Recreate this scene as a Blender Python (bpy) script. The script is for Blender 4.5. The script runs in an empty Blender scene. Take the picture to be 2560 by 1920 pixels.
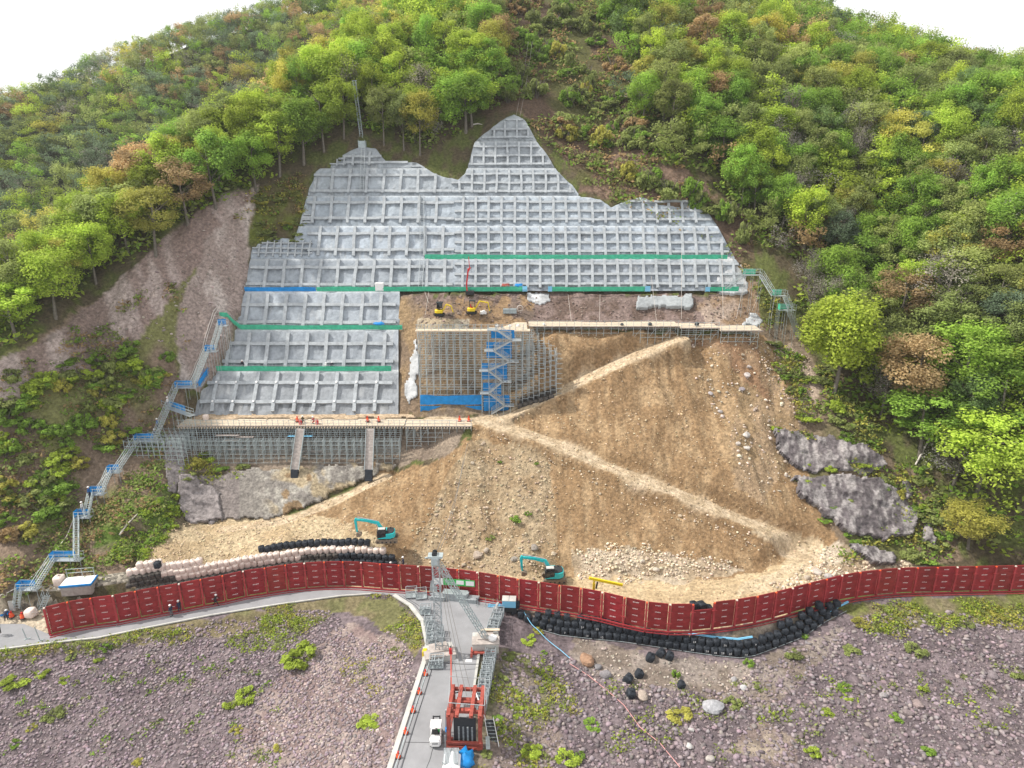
import bpy, math, random
import numpy as np
from mathutils import Vector, Matrix
SC = bpy.context.scene
R = math.radians
# ---------------------------------------------------------------- camera, world, sun
CAMZ = 60.0; PITCH = R(18.0); F = 1707.0; CP, SP = math.cos(PITCH), math.sin(PITCH)
cam = bpy.data.cameras.new('camera'); cam.sensor_width = 36; cam.lens = F/2560*36
cam.clip_start = 0.5; cam.clip_end = 3000
co = bpy.data.objects.new('camera', cam); SC.collection.objects.link(co)
co.location = (0, 0, CAMZ); co.rotation_euler = (R(90)-PITCH, 0, 0); SC.camera = co
SUN_EL, SUN_AZ = R(50), R(-84)          # azimuth measured from +Y towards +X
w = bpy.data.worlds.new('World'); SC.world = w; w.use_nodes = True
nt = w.node_tree; nt.nodes.clear()
sky = nt.nodes.new('ShaderNodeTexSky'); sky.sky_type = 'NISHITA'; sky.sun_disc = False
sky.sun_elevation = SUN_EL; sky.sun_rotation = SUN_AZ; sky.dust_density = 4; sky.air_density = 1.0
cl = nt.nodes.new('ShaderNodeTexNoise'); cl.inputs['Scale'].default_value = 1.4; cl.inputs['Detail'].default_value = 5
rm = nt.nodes.new('ShaderNodeMapRange'); rm.inputs[1].default_value = .3; rm.inputs[2].default_value = .7
rm.inputs[3].default_value = 8.6; rm.inputs[4].default_value = 10.6
cm = nt.nodes.new('ShaderNodeCombineColor')
mx = nt.nodes.new('ShaderNodeMix'); mx.data_type = 'RGBA'; mx.inputs['Factor'].default_value = .86
bg = nt.nodes.new('ShaderNodeBackground'); bg.inputs['Strength'].default_value = 0.10
ow = nt.nodes.new('ShaderNodeOutputWorld')
L = nt.links.new
L(cl.outputs['Fac'], rm.inputs[0])
for i in range(3): L(rm.outputs[0], cm.inputs[i])
L(sky.outputs[0], mx.inputs['A']); L(cm.outputs[0], mx.inputs['B'])
L(mx.outputs['Result'], bg.inputs[0]); L(bg.outputs[0], ow.inputs[0])
sl = bpy.data.lights.new('sun', 'SUN'); sl.energy = 4.0; sl.angle = R(1.5); sl.color = (1, .955, .88)
so = bpy.data.objects.new('sun', sl); SC.collection.objects.link(so)
sd = Vector((math.sin(SUN_AZ)*math.cos(SUN_EL), math.cos(SUN_AZ)*math.cos(SUN_EL), math.sin(SUN_EL)))
so.rotation_euler = sd.to_track_quat('Z', 'Y').to_euler(); so.location = (0, 0, 150)
SC.view_settings.view_transform = 'Standard'; SC.view_settings.look = 'None'
SC.view_settings.exposure = 0.42; SC.view_settings.gamma = 1
# ---------------------------------------------------------------- maths helpers
rnd = random.Random(7); rng = np.random.default_rng(7)
def ray(px, py):
    v = py-960
    return (px-1280), F*CP-v*SP, -(F*SP+v*CP)
def RY(px, py, Y):
    a, b, c = ray(px, py); t = Y/b
    return Vector((a*t, Y, CAMZ+c*t))
def G(px, py, z=0.0):
    a, b, c = ray(px, py); t = (z-CAMZ)/c
    return Vector((a*t, b*t, z))
def proj(X, Y, Z):
    d = Y*CP-(Z-CAMZ)*SP; u = Y*SP+(Z-CAMZ)*CP
    d = np.maximum(d, 1e-3) if isinstance(d, np.ndarray) else max(d, 1e-3)
    return 1280+F*X/d, 960-F*u/d
def inpoly(x, y, poly):
    x = np.asarray(x, float); y = np.asarray(y, float); c = np.zeros(x.shape, bool); n = len(poly)
    for i in range(n):
        x0, y0 = poly[i]; x1, y1 = poly[(i+1) % n]
        if y0 == y1: continue
        c ^= ((y0 > y) != (y1 > y)) & (x < (x1-x0)*(y-y0)/(y1-y0)+x0)
    return c
_lat = rng.random((64, 64))
def vnoise(x, y, s, seed=0):
    x = np.asarray(x, float)/s+seed*7.31; y = np.asarray(y, float)/s+seed*3.77
    xi = np.floor(x).astype(int); yi = np.floor(y).astype(int); fx = x-xi; fy = y-yi
    fx = fx*fx*(3-2*fx); fy = fy*fy*(3-2*fy)
    g = lambda a, b: _lat[a % 64, b % 64]
    return (g(xi, yi)*(1-fx)+g(xi+1, yi)*fx)*(1-fy)+(g(xi, yi+1)*(1-fx)+g(xi+1, yi+1)*fx)*fy
def fbm(x, y, s, o=4, seed=0):
    t = 0; a = 1; n = 0
    for k in range(o): t = t+a*vnoise(x, y, s/2**k, seed+k*5); n += a; a *= .5
    return t/n
def sstep(a, b, x):
    t = np.clip((x-a)/(b-a), 0, 1); return t*t*(3-2*t)
# ---------------------------------------------------------------- object helpers
COL = SC.collection
def tag(o, label=None, cat=None, group=None, kind=None):
    if label: o['label'] = label
    if cat: o['category'] = cat
    if group: o['group'] = group
    if kind: o['kind'] = kind
    return o
def empty(name, loc=(0, 0, 0), rz=0, label=None, cat=None, group=None):
    o = bpy.data.objects.new(name, None); COL.objects.link(o); o.location = loc; o.rotation_euler = (0, 0, rz)
    o.empty_display_size = .3
    return tag(o, label, cat, group)
def copy_tree(o, parent=None):
    c = o.copy(); COL.objects.link(c)
    if parent: c.parent = parent
    for ch in o.children: copy_tree(ch, c)
    return c
def npmesh(name, V, Fq, mat, parent=None, smooth=False, cols=None, cname='Col'):
    V = np.asarray(V, np.float32); Fq = np.asarray(Fq, np.int32); k = Fq.shape[1]
    me = bpy.data.meshes.new(name); me.vertices.add(len(V)); me.vertices.foreach_set('co', V.ravel())
    me.loops.add(Fq.size); me.loops.foreach_set('vertex_index', Fq.ravel())
    me.polygons.add(len(Fq)); me.polygons.foreach_set('loop_start', np.arange(0, Fq.size, k, dtype=np.int32))
    me.polygons.foreach_set('loop_total', np.full(len(Fq), k, np.int32))
    if smooth: me.polygons.foreach_set('use_smooth', np.ones(len(Fq), bool))
    if cols is not None:
        ca = me.color_attributes.new(cname, 'FLOAT_COLOR', 'POINT')
        c4 = np.ones((len(V), 4), np.float32); c4[:, :3] = cols; ca.data.foreach_set('color', c4.ravel())
    me.update(calc_edges=True); me.validate()
    for m in (mat if isinstance(mat, (list, tuple)) else [mat]): me.materials.append(m)
    o = bpy.data.objects.new(name, me); COL.objects.link(o)
    if parent: o.parent = parent
    return o
class MB:
    def __init__(s): s.v = []; s.f = []; s.sm = []
    def add(s, v, f, sm=False):
        n = len(s.v); s.v += [tuple(p) for p in v]; s.f += [tuple(i+n for i in q) for q in f]; s.sm += [sm]*len(f); return s
    def box(s, x0, x1, y0, y1, z0, z1):
        v = [(x, y, z) for z in (z0, z1) for y in (y0, y1) for x in (x0, x1)]
        return s.add(v, [(0, 2, 3, 1), (4, 5, 7, 6), (0, 1, 5, 4), (2, 6, 7, 3), (0, 4, 6, 2), (1, 3, 7, 5)])
    def bar(s, a, b, w, h=None, up=(0, 0, 1)):
        a = Vector(a); b = Vector(b); h = h or w; d = (b-a)
        if d.length < 1e-5: return s
        d.normalize(); up = Vector(up)
        if abs(d.dot(up)) > .99: up = Vector((0, 1, 0))
        x = d.cross(up).normalized(); y = x.cross(d)
        v = []
        for p in (a, b):
            for i, j in ((-1, -1), (1, -1), (1, 1), (-1, 1)): v.append(p+x*(w/2*i)+y*(h/2*j))
        return s.add(v, [(3, 2, 1, 0), (4, 5, 6, 7), (0, 1, 5, 4), (1, 2, 6, 5), (2, 3, 7, 6), (3, 0, 4, 7)])
    def tube(s, pts, r, n=6, cap=True):
        pts = [Vector(p) for p in pts]; rr = r if isinstance(r, (list, tuple)) else [r]*len(pts); v = []; f = []
        for i, p in enumerate(pts):
            d = (pts[min(i+1, len(pts)-1)]-pts[max(i-1, 0)]).normalized()
            up = Vector((0, 0, 1)) if abs(d.z) < .95 else Vector((0, 1, 0))
            x = d.cross(up).normalized(); y = x.cross(d)
            for k in range(n):
                a = 2*math.pi*k/n; v.append(p+(x*math.cos(a)+y*math.sin(a))*rr[i])
        for i in range(len(pts)-1):
            for k in range(n): f.append((i*n+k, i*n+(k+1) % n, (i+1)*n+(k+1) % n, (i+1)*n+k))
        s.add(v, f, True)
        if cap:
            m = len(v); s.add(v[:n], [tuple(range(n-1, -1, -1))]); s.add(v[m-n:], [tuple(range(n))])
        return s
    def prism(s, poly, y0, y1, axis='y'):
        n = len(poly)
        mk = {'y': lambda a, b, t: (a, t, b), 'x': lambda a, b, t: (t, a, b), 'z': lambda a, b, t: (a, b, t)}[axis]
        v = [mk(a, b, y0) for a, b in poly]+[mk(a, b, y1) for a, b in poly]
        f = [tuple(range(n)), tuple(range(2*n-1, n-1, -1))]+[(i, i+n, (i+1) % n+n, (i+1) % n) for i in range(n)]
        return s.add(v, f)
    def build(s, name, mat, parent=None, bevel=0, seg=1):
        me = bpy.data.meshes.new(name); me.from_pydata(s.v, [], s.f); me.polygons.foreach_set('use_smooth', s.sm)
        me.validate(); me.update()
        for m in (mat if isinstance(mat, (list, tuple)) else [mat]): me.materials.append(m)
        if bevel or True:
            import bmesh
            bm = bmesh.new(); bm.from_mesh(me); bmesh.ops.recalc_face_normals(bm, faces=bm.faces)
            if bevel: bmesh.ops.bevel(bm, geom=list(bm.edges), offset=bevel, segments=seg, affect='EDGES', clamp_overlap=True)
            bm.to_mesh(me); bm.free()
        o = bpy.data.objects.new(name, me); COL.objects.link(o)
        if parent: o.parent = parent
        return o
# ---------------------------------------------------------------- materials
def mat(name, c=(.5, .5, .5), rough=.85, metal=0, spec=.3, noise=0, nscale=3, c2=None, bump=0, bscale=10, attr=None,
        objcol=False, transl=0, trans_c=None, detail=4, vor=0, vscale=4, em=None):
    m = bpy.data.materials.new(name); m.use_nodes = True; t = m.node_tree; N = t.nodes; l = t.links.new
    p = N['Principled BSDF']; p.inputs['Roughness'].default_value = rough; p.inputs['Metallic'].default_value = metal
    p.inputs['Specular IOR Level'].default_value = spec; p.inputs['Base Color'].default_value = (*c, 1)
    out = None; tc = N.new('ShaderNodeTexCoord')
    if attr:
        a = N.new('ShaderNodeAttribute'); a.attribute_name = attr; out = a.outputs['Color']
    else:
        a = N.new('ShaderNodeRGB'); a.outputs[0].default_value = (*c, 1); out = a.outputs[0]
    if objcol:
        oi = N.new('ShaderNodeObjectInfo'); q = N.new('ShaderNodeMix'); q.data_type = 'RGBA'; q.blend_type = 'MULTIPLY'
        q.inputs['Factor'].default_value = 1; l(out, q.inputs['A']); l(oi.outputs['Color'], q.inputs['B']); out = q.outputs['Result']
    if noise:
        n = N.new('ShaderNodeTexNoise'); n.inputs['Scale'].default_value = nscale; n.inputs['Detail'].default_value = detail
        n.inputs['Roughness'].default_value = .65
        l(tc.outputs['Object'], n.inputs['Vector'])
        q = N.new('ShaderNodeMix'); q.data_type = 'RGBA'
        mr = N.new('ShaderNodeMapRange'); mr.inputs[1].default_value = .35; mr.inputs[2].default_value = .68
        l(n.outputs['Fac'], mr.inputs[0])
        if c2:
            l(mr.outputs[0], q.inputs['Factor']); l(out, q.inputs['A']); q.inputs['B'].default_value = (*c2, 1)
        else:
            q.blend_type = 'MULTIPLY'; q.inputs['Factor'].default_value = 1; l(out, q.inputs['A'])
            mr.inputs[3].default_value = 1-noise; mr.inputs[4].default_value = 1+noise*.5
            cc = N.new('ShaderNodeCombineColor'); [l(mr.outputs[0], cc.inputs[i]) for i in range(3)]; l(cc.outputs[0], q.inputs['B'])
        out = q.outputs['Result']
    if vor:
        vo = N.new('ShaderNodeTexVoronoi'); vo.inputs['Scale'].default_value = vscale; l(tc.outputs['Object'], vo.inputs['Vector'])
        q = N.new('ShaderNodeMix'); q.data_type = 'RGBA'; q.blend_type = 'MULTIPLY'; q.inputs['Factor'].default_value = 1
        hs = N.new('ShaderNodeSeparateColor'); l(vo.outputs['Color'], hs.inputs[0])
        mr = N.new('ShaderNodeMapRange'); l(hs.outputs[0], mr.inputs[0]); mr.inputs[3].default_value = 1-vor; mr.inputs[4].default_value = 1+vor
        cc = N.new('ShaderNodeCombineColor'); [l(mr.outputs[0], cc.inputs[i]) for i in range(3)]
        l(out, q.inputs['A']); l(cc.outputs[0], q.inputs['B']); out = q.outputs['Result']
    l(out, p.inputs['Base Color'])
    if bump:
        n = N.new('ShaderNodeTexNoise'); n.inputs['Scale'].default_value = bscale; n.inputs['Detail'].default_value = 6
        n.inputs['Roughness'].default_value = .7
        l(tc.outputs['Object'], n.inputs['Vector']); b = N.new('ShaderNodeBump'); b.inputs['Distance'].default_value = bump
        b.inputs['Strength'].default_value = 1
        l(n.outputs['Fac'], b.inputs['Height']); l(b.outputs[0], p.inputs['Normal'])
    if transl:
        tr = N.new('ShaderNodeBsdfTranslucent'); l(out, tr.inputs['Color']); ms = N.new('ShaderNodeMixShader')
        ms.inputs[0].default_value = transl; l(p.outputs[0], ms.inputs[1]); l(tr.outputs[0], ms.inputs[2])
        l(ms.outputs[0], N['Material Output'].inputs['Surface'])
    return m
M = {}
M['ground'] = mat('ground', attr='Col', noise=.42, nscale=2.0, bump=.22, bscale=2.2, rough=.95, spec=.1, vor=.16, vscale=2.6, detail=9)
M['shot'] = mat('shotcrete', attr='Col', noise=.22, nscale=1.4, bump=.18, bscale=2, rough=.9, detail=7, spec=.15)
M['shot_white'] = mat('fresh_shotcrete', (.50, .51, .52), noise=.4, nscale=.5, bump=.25, bscale=1.5, rough=.9)
M['beam'] = mat('lattice_concrete', (.385, .41, .43), noise=.25, nscale=1.3, rough=.9, bump=.03, bscale=6)
M['oldcon'] = mat('weathered_concrete', attr='Col', noise=.5, nscale=2.2, detail=9, bump=.4, bscale=1.8, rough=.9)
M['asph'] = mat('asphalt', (.27, .27, .28), noise=.16, nscale=.35, rough=.92, spec=.2, detail=9)
M['kerb'] = mat('kerb_concrete', (.5, .49, .46), noise=.2, nscale=1, rough=.9)
M['red'] = mat('red_steel', (.27, .026, .030), objcol=True, noise=.25, nscale=1.2, rough=.6, spec=.25)
M['rust'] = mat('red_oxide_steel', (.34, .075, .055), noise=.3, nscale=2, rough=.65)
M['white'] = mat('white_paint', (.78, .77, .76), rough=.6)
M['pinkbag'] = mat('pink_fabric', (.72, .60, .53), noise=.12, nscale=3, rough=.9, bump=.03, bscale=7)
M['blackbag'] = mat('black_fabric', (.026, .032, .042), noise=.4, nscale=3, rough=.7, spec=.3, bump=.04, bscale=6)
M['dirtybag'] = mat('dirty_black_fabric', (.035, .036, .04), noise=.5, nscale=2.4, c2=(.13, .11, .09), rough=.8, bump=.04, bscale=6)
M['steel'] = mat('galvanised_steel', (.42, .46, .48), metal=.35, rough=.45, noise=.15, nscale=3)
M['dsteel'] = mat('dull_scaffold_steel', (.42, .48, .49), metal=.15, rough=.55, noise=.2, nscale=2)
M['alu'] = mat('aluminium', (.42, .45, .46), metal=.4, rough=.4)
M['dark'] = mat('dark_steel', (.03, .032, .035), rough=.6)
M['wood'] = mat('timber_planks', (.60, .50, .38), noise=.2, nscale=2, rough=.85)
M['wood2'] = mat('weathered_boards', (.42, .37, .34), noise=.25, nscale=2, rough=.9)
M['green'] = mat('green_net', (.08, .52, .32), noise=.2, nscale=2, rough=.7, transl=.25)
M['blue'] = mat('blue_sheet', (.015, .27, .68), noise=.2, nscale=1.4, rough=.5, transl=.15, bump=.06, bscale=3)
M['lblue'] = mat('light_blue_paint', (.20, .50, .72), rough=.5)
M['teal'] = mat('teal_paint', (.02, .50, .52), rough=.35, spec=.5, noise=.1, nscale=2)
M['yellow'] = mat('yellow_paint', (.75, .55, .02), rough=.4)
M['redp'] = mat('bright_red_paint', (.55, .03, .03), rough=.45)
M['orange'] = mat('orange_plastic', (.75, .10, .03), rough=.5)
M['glass'] = mat('cab_glass', (.02, .03, .035), rough=.08, spec=.8)
M['rubber'] = mat('rubber', (.03, .03, .03), rough=.8)
M['mud'] = mat('muddy_steel', (.24, .19, .14), noise=.3, nscale=3, rough=.9)
M['rock'] = mat('rock', objcol=True, c=(1, 1, 1), noise=.3, nscale=2.5, bump=.12, bscale=3, rough=.95, spec=.12)
M['stone'] = mat('rubble_stone', attr='Col', noise=.25, nscale=3, rough=.95, spec=.12)
M['leaf'] = mat('foliage', attr='Col', objcol=True, rough=.7, spec=.15, transl=.45)
M['bark'] = mat('bark', (.17, .15, .125), noise=.35, nscale=3, rough=.95)
M['rope'] = mat('rope', (.55, .5, .46), rough=.8)
M['cable'] = mat('wire_cable', (.20, .19, .18), rough=.6)
M['hose'] = mat('pink_hose', (.55, .28, .27), rough=.6)
M['masonry'] = mat('masonry_stone', (.30, .27, .22), noise=.3, nscale=2, vor=.6, vscale=2.6, rough=.95, bump=.15, bscale=3)
M['skin'] = mat('skin', (.45, .26, .18), rough=.6)
M['gsign'] = mat('green_board', (.04, .42, .09), rough=.5)
M['redo'] = mat('red_tipped', (.5, .1, .07), rough=.6)
# ---------------------------------------------------------------- slope profile (Y,z) shared by wall and ground
BPY = [1040, 925, 822, 727, 647, 565, 490, 421, 354, 283]
BY = [114.2, 121, 126.5, 132, 137, 142.3, 147.5, 152.5, 157.5, 163]
BEN = []
for p_, y_ in zip(BPY, BY):
    q = RY(1280, p_, y_); BEN.append((q.y, q.z))
PROF = [(BEN[0][0], BEN[0][1])]
for i in range(1, len(BEN)): PROF += [(BEN[i][0]-.9, BEN[i][1]), (BEN[i][0], BEN[i][1]+.02)]
PROF = np.array(PROF)
def prof_hit(py):
    """where a sight line at image height py meets the benched profile"""
    r = ray(0, py); k = r[2]/r[1]
    h = PROF[:, 1]-(CAMZ+k*PROF[:, 0])
    for i in range(len(h)-1):
        if h[i] <= 0 <= h[i+1] or h[i] >= 0 >= h[i+1]:
            t = h[i]/(h[i]-h[i+1]); return PROF[i]*(1-t)+PROF[i+1]*t
    return PROF[0] if py > 900 else PROF[-1]
TOPX = [470, 485, 515, 530, 548, 562, 585, 600, 612, 618, 625, 632, 660, 735, 752, 765, 772, 790, 850, 905, 940, 965, 1040, 1080, 1145, 1163, 1172, 1187, 1232, 1285, 1312, 1350, 1400, 1430, 1452, 1500, 1528, 1560, 1600, 1650, 1720, 1770, 1790, 1830, 1862, 1872]
TOPY = [1037, 1008, 960, 925, 880, 838, 800, 765, 735, 690, 650, 616, 600, 597, 548, 500, 462, 428, 390, 370, 372, 400, 405, 432, 448, 432, 405, 352, 316, 283, 300, 368, 432, 462, 495, 497, 518, 503, 495, 502, 497, 530, 560, 632, 682, 732]
def topy(x): return np.interp(x, TOPX, TOPY)
# ---------------------------------------------------------------- control points
CPt = []
def c_(px, py, Y=None, z=None): CPt.append(tuple(RY(px, py, Y) if Y is not None else G(px, py, z)))
for px in (640, 900, 1280, 1560, 1850):
    for i, p_ in enumerate(BPY):
        if i < 3 and px > 950: continue
        if topy(px) > p_+30: continue
        CPt.append(tuple(RY(px, p_, BY[i])))
for px, py, z in [(500, 1035, 17.1), (700, 1036, 17.1), (950, 1040, 17.1), (560, 925, 23.3), (620, 822, 29.8), (640, 727, 36.2), (980, 925, 23), (990, 822, 30)]:
    c_(px, py, z=z)
for px, py, Y in [(1300, 0, 212), (1250, 130, 188), (1400, 0, 215), (1400, 200, 179), (1500, 330, 166), (1640, 420, 151), (1640, 300, 166), (1700, 100, 200),
    (1900, 200, 186), (1900, 55, 225), (2200, 800, 127), (2200, 1000, 113), (2200, 600, 141), (2200, 400, 159), (2200, 235, 196), (2200, 150, 232), (1950, 700, 132), (1950, 500, 149),
    (2560, 800, 111.5), (2560, 600, 127), (2560, 400, 146), (2560, 305, 176), (2560, 240, 214), (2800, 600, 116), (2800, 900, 100), (2800, 300, 150),
    (1000, 380, 157), (1000, 200, 179), (900, 250, 169), (750, 440, 150), (640, 480, 145), (560, 500, 141), (1150, 440, 152.5), (1300, -150, 245), (1800, -40, 262),
    (430, 590, 133), (300, 720, 123), (50, 940, 106), (200, 800, 118), (350, 700, 125), (450, 600, 132),
    (0, 830, 111), (130, 740, 116), (300, 560, 133), (500, 430, 150), (750, 260, 168), (950, 120, 187), (1100, 0, 210),
    (600, 640, 136), (480, 700, 128), (450, 800, 121), (400, 900, 114)]:
    c_(px, py, Y=Y)
for px, py, z in [(2560, 1420, 2), (2350, 1400, 2), (2200, 1400, 1.5), (2300, 1250, 8), (2300, 1100, 16), (2560, 1200, 13), (2560, 1000, 24), (2100, 1300, 5.5), (2000, 1150, 11.5), (2120, 1150, 13), (2050, 1000, 20.5),
    (1900, 1000, 20), (1960, 850, 28), (2900, 1300, 8), (2900, 1450, 2),
    (60, 1470, 3.2), (170, 1390, 4.5), (205, 1280, 8), (235, 1230, 10), (275, 1180, 12), (360, 1100, 15), (400, 1040, 17.5), (430, 1010, 19.5), (480, 960, 21.5), (515, 875, 27.5), (545, 800, 32.5),
    (0, 1400, 6), (0, 1200, 14), (0, 1000, 24), (0, 900, 30), (-200, 1300, 10), (-200, 1000, 26), (-250, 1500, 2),
    (200, 1440, 3.2), (300, 1430, 4.2), (330, 1350, 6.5), (400, 1250, 9.5), (420, 1160, 12.5),
    # fill terrace, soil slope, yard
    (340, 1408, 4.3), (500, 1370, 4.5), (700, 1345, 4.8), (960, 1352, 4.8), (860, 1330, 4.8), (480, 1305, 4.3), (640, 1310, 4.6),
    (500, 1290, 5), (700, 1290, 5.2), (850, 1250, 6.4), (960, 1190, 9.2), (500, 1165, 10.6), (700, 1160, 10.8), (900, 1160, 10.6), (440, 1180, 11),
    (1060, 1150, 12), (1160, 1070, 16.6), (1000, 1400, 1.4), (1150, 1430, 1), (1400, 1440, 1), (1700, 1440, 1), (1900, 1430, 1.2), (1960, 1450, 1.2),
    (1250, 1490, .2), (1600, 1520, .3), (1780, 1530, .4), (1500, 1160, 12.5), (1780, 1270, 7.5), (1290, 1075, 16.3), (1500, 940, 24), (1400, 985, 20.5), (1600, 890, 27),
    (1850, 1100, 15.5), (1800, 1000, 20), (1750, 900, 26), (1350, 1000, 20), (1340, 1050, 17.3), (1080, 1030, 17.4), (1250, 1035, 17.3),
    (1400, 836, 30.4), (1600, 836, 30.4), (1850, 836, 30.2), (1330, 826, 31), (1400, 806, 31), (1600, 806, 31), (1850, 806, 31),
    (1100, 780, 33), (1300, 780, 33), (1100, 797, 32.8), (1300, 799, 32.8), (1050, 900, 25.5), (1200, 900, 25.2), (1320, 900, 25), (1050, 980, 20.4), (1200, 980, 20), (1300, 980, 20),
    # fence line / foreground
    (0, 1560, .6), (126, 1587, 0), (350, 1544, 0), (616, 1491, 0), (862, 1467, 0), (1050, 1478, 0), (1294, 1514, 0), (1503, 1546, 0), (1670, 1577, 0), (1835, 1567, 0), (1973, 1536, 0), (2138, 1493, 0), (2331, 1482, 0), (2573, 1476, 0),
    (0, 1630, -.2), (366, 1580, -.3), (692, 1520, -.3), (930, 1510, -.3), (0, 1900, -5), (400, 1900, -4.5), (400, 1700, -2.6), (700, 1900, -3.6), (850, 1700, -1.4), (900, 1900, -1.2), (-300, 1700, -3),
    (1300, 1560, -.9), (1400, 1600, -2.3), (1562, 1612, -2.4), (1725, 1636, -2.4), (1851, 1650, -2.4), (1945, 1625, -2.2), (2067, 1560, -1.4), (2140, 1530, -.8),
    (1300, 1700, -1.8), (1300, 1900, -1.9), (1500, 1750, -2.8), (1700, 1900, -3.6), (2000, 1750, -3), (2300, 1900, -4), (2560, 1600, -1.6), (2560, 1900, -4), (2800, 1700, -3), (2300, 1540, -.8), (1230, 1900, -.3), (1215, 1700, -.3)]:
    c_(px, py, z=z)
for px, py, Y, dx, dy, dz in [(0, 830, 111, -14, 14, -9), (130, 740, 116, -14, 18, -9), (300, 560, 133, -16, 22, -12), (500, 430, 150, -16, 25, -14), (750, 260, 168, -16, 30, -16), (950, 120, 187, -16, 34, -14)]:
    q = RY(px, py, Y); CPt.append((q.x+dx, q.y+dy, q.z+dz)); CPt.append((q.x+2*dx, q.y+2.2*dy, q.z+2*dz))
CPt += [(-60, 262, 92), (0, 262, 122), (80, 262, 108), (170, 262, 62), (-170, 262, 10), (-170, 200, 10), (200, 200, 62), (200, 120, 22), (190, 90, 4), (-150, 60, -6), (150, 40, -4), (-100, 40, -6), (0, 40, -.6), (60, 40, -3)]
def make_rbf(P, c=2.5):
    P = np.array(P, float); xy = P[:, :2]; n = len(P)
    d = np.sqrt(((xy[:, None]-xy[None])**2).sum(-1)+c*c)
    A = np.zeros((n+3, n+3)); A[:n, :n] = d-np.eye(n)*.8; A[:n, n] = 1; A[:n, n+1:] = xy; A[n, :n] = 1; A[n+1:, :n] = xy.T
    b = np.zeros(n+3); b[:n] = P[:, 2]; wv = np.linalg.solve(A, b)
    def f(x, y):
        out = wv[n]+wv[n+1]*x+wv[n+2]*y
        for i in range(n): out = out+wv[i]*np.sqrt((x-xy[i, 0])**2+(y-xy[i, 1])**2+c*c)
        return out
    return f
rbf = make_rbf(CPt)
def axis(segs):
    a = [segs[0][0]]
    for s0, s1, st in segs:
        n = max(1, round((s1-s0)/st)); a += list(np.linspace(s0, s1, n+1)[1:])
    return np.array(a)
GX = axis([(-190, -90, 1.6), (-90, -45, .5), (-45, 62, .3), (62, 95, .5), (95, 215, 1.5)])
GY = axis([(38, 80, .45), (80, 128, .3), (128, 170, .7), (170, 262, 1.8)])
XX, YY = np.meshgrid(GX, GY)
ZZ = rbf(XX, YY)
# haul roads: (polyline in world, half width)
def poly3(l): return np.array([tuple(G(*p)) for p in l])
ROADA = poly3([(2030, 1400, 1.6), (2010, 1362, 3.0), (1950, 1340, 4.0), (1860, 1303, 5.8), (1780, 1270, 7.5), (1650, 1217, 10), (1500, 1160, 12.6), (1400, 1113, 14.7), (1290, 1075, 16.4), (1200, 1055, 17.0), (1080, 1050, 17.0)])
ROADB = poly3([(1200, 1052, 17.1), (1260, 1040, 17.5), (1370, 993, 20.2), (1500, 930, 24.2), (1600, 884, 27.0), (1700, 845, 29.7)])
ROADC = poly3([(560, 1325, 4.5), (720, 1300, 4.9), (840, 1252, 6.4), (960, 1195, 9)])
ROADD = poly3([(2030, 1400, 1.6), (1960, 1450, 1.2), (1840, 1478, 1.0), (1650, 1482, .9), (1500, 1478, .9), (1400, 1465, .9)])
def dist_poly(X, Y, P):
    best = np.full(X.shape, 1e9); hz = np.zeros(X.shape)
    for a, b in zip(P[:-1], P[1:]):
        dx, dy = b[0]-a[0], b[1]-a[1]; l2 = dx*dx+dy*dy
        t = np.clip(((X-a[0])*dx+(Y-a[1])*dy)/l2, 0, 1)
        d = np.hypot(X-a[0]-t*dx, Y-a[1]-t*dy); m = d < best
        best = np.where(m, d, best); hz = np.where(m, a[2]+t*(b[2]-a[2]), hz)
    return best, hz
PX0, PY0 = proj(XX, YY, ZZ)
scar = inpoly(PX0, PY0, [(650, 470), (632, 640), (610, 760), (520, 985), (430, 970), (445, 800), (230, 900), (20, 985), (30, 920), (230, 780), (430, 580), (560, 480)])
rough_n = fbm(XX, YY, 7, 5, 1)-.5
# soil noise and gullies running down-slope
SOIL = [(1335, 830), (1900, 835), (1950, 900), (1985, 1000), (1990, 1090), (2050, 1260), (2085, 1335), (2080, 1420), (1950, 1530), (1800, 1590), (1500, 1580), (1300, 1520), (1000, 1480), (870, 1440), (700, 1440), (380, 1470), (320, 1440), (440, 1312), (700, 1306), (840, 1250), (960, 1185), (1060, 1170), (1180, 1100), (1185, 1050), (1300, 1045), (1345, 1000)]
soil = inpoly(PX0, PY0, SOIL)
gul = (fbm(XX+ZZ*.25, YY*.25, 3.4, 4, 4)-.5)*1.5
slopey = np.clip(np.hypot(*np.gradient(ZZ, GY, GX))*1.2-.3, 0, 1)
rid = 1-np.abs(fbm(XX*1.0+YY*.12, YY*.22, 4.2, 4, 61)*2-1); rid2 = 1-np.abs(fbm(XX, YY*.35, 1.5, 3, 71)*2-1)
clod = (fbm(XX, YY, .9, 3, 81)-.5)
ZZ = ZZ+rough_n*1.3*slopey+np.where(soil, (gul*1.2+(rid-.75)*1.3+(rid2-.7)*.5+(fbm(XX, YY, 5.5, 4, 91)-.5)*2.2)*slopey+clod*.30*np.clip(slopey+.15, 0, 1), gul*1.0*slopey+clod*.25*slopey)+np.where(scar, (rid-.75)*2.2+(rid2-.7)*1.2, 0)
dA, hA = dist_poly(XX, YY, ROADA); dB, hB = dist_poly(XX, YY, ROADB); dC, hC = dist_poly(XX, YY, ROADC); dD, hD = dist_poly(XX, YY, ROADD)
for d, h, hw, fo in ((dC, hC, 1.2, 2.2), (dA, hA, 1.75, .75), (dB, hB, 1.75, .75), (dD, hD, 3.2, 2.2)):
    wgt = 1-sstep(hw, hw+fo, d); ZZ = ZZ*(1-wgt)+(h+rough_n*.25+.10*np.cos(np.clip(d, 0, 2)*4.5))*wgt
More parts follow.
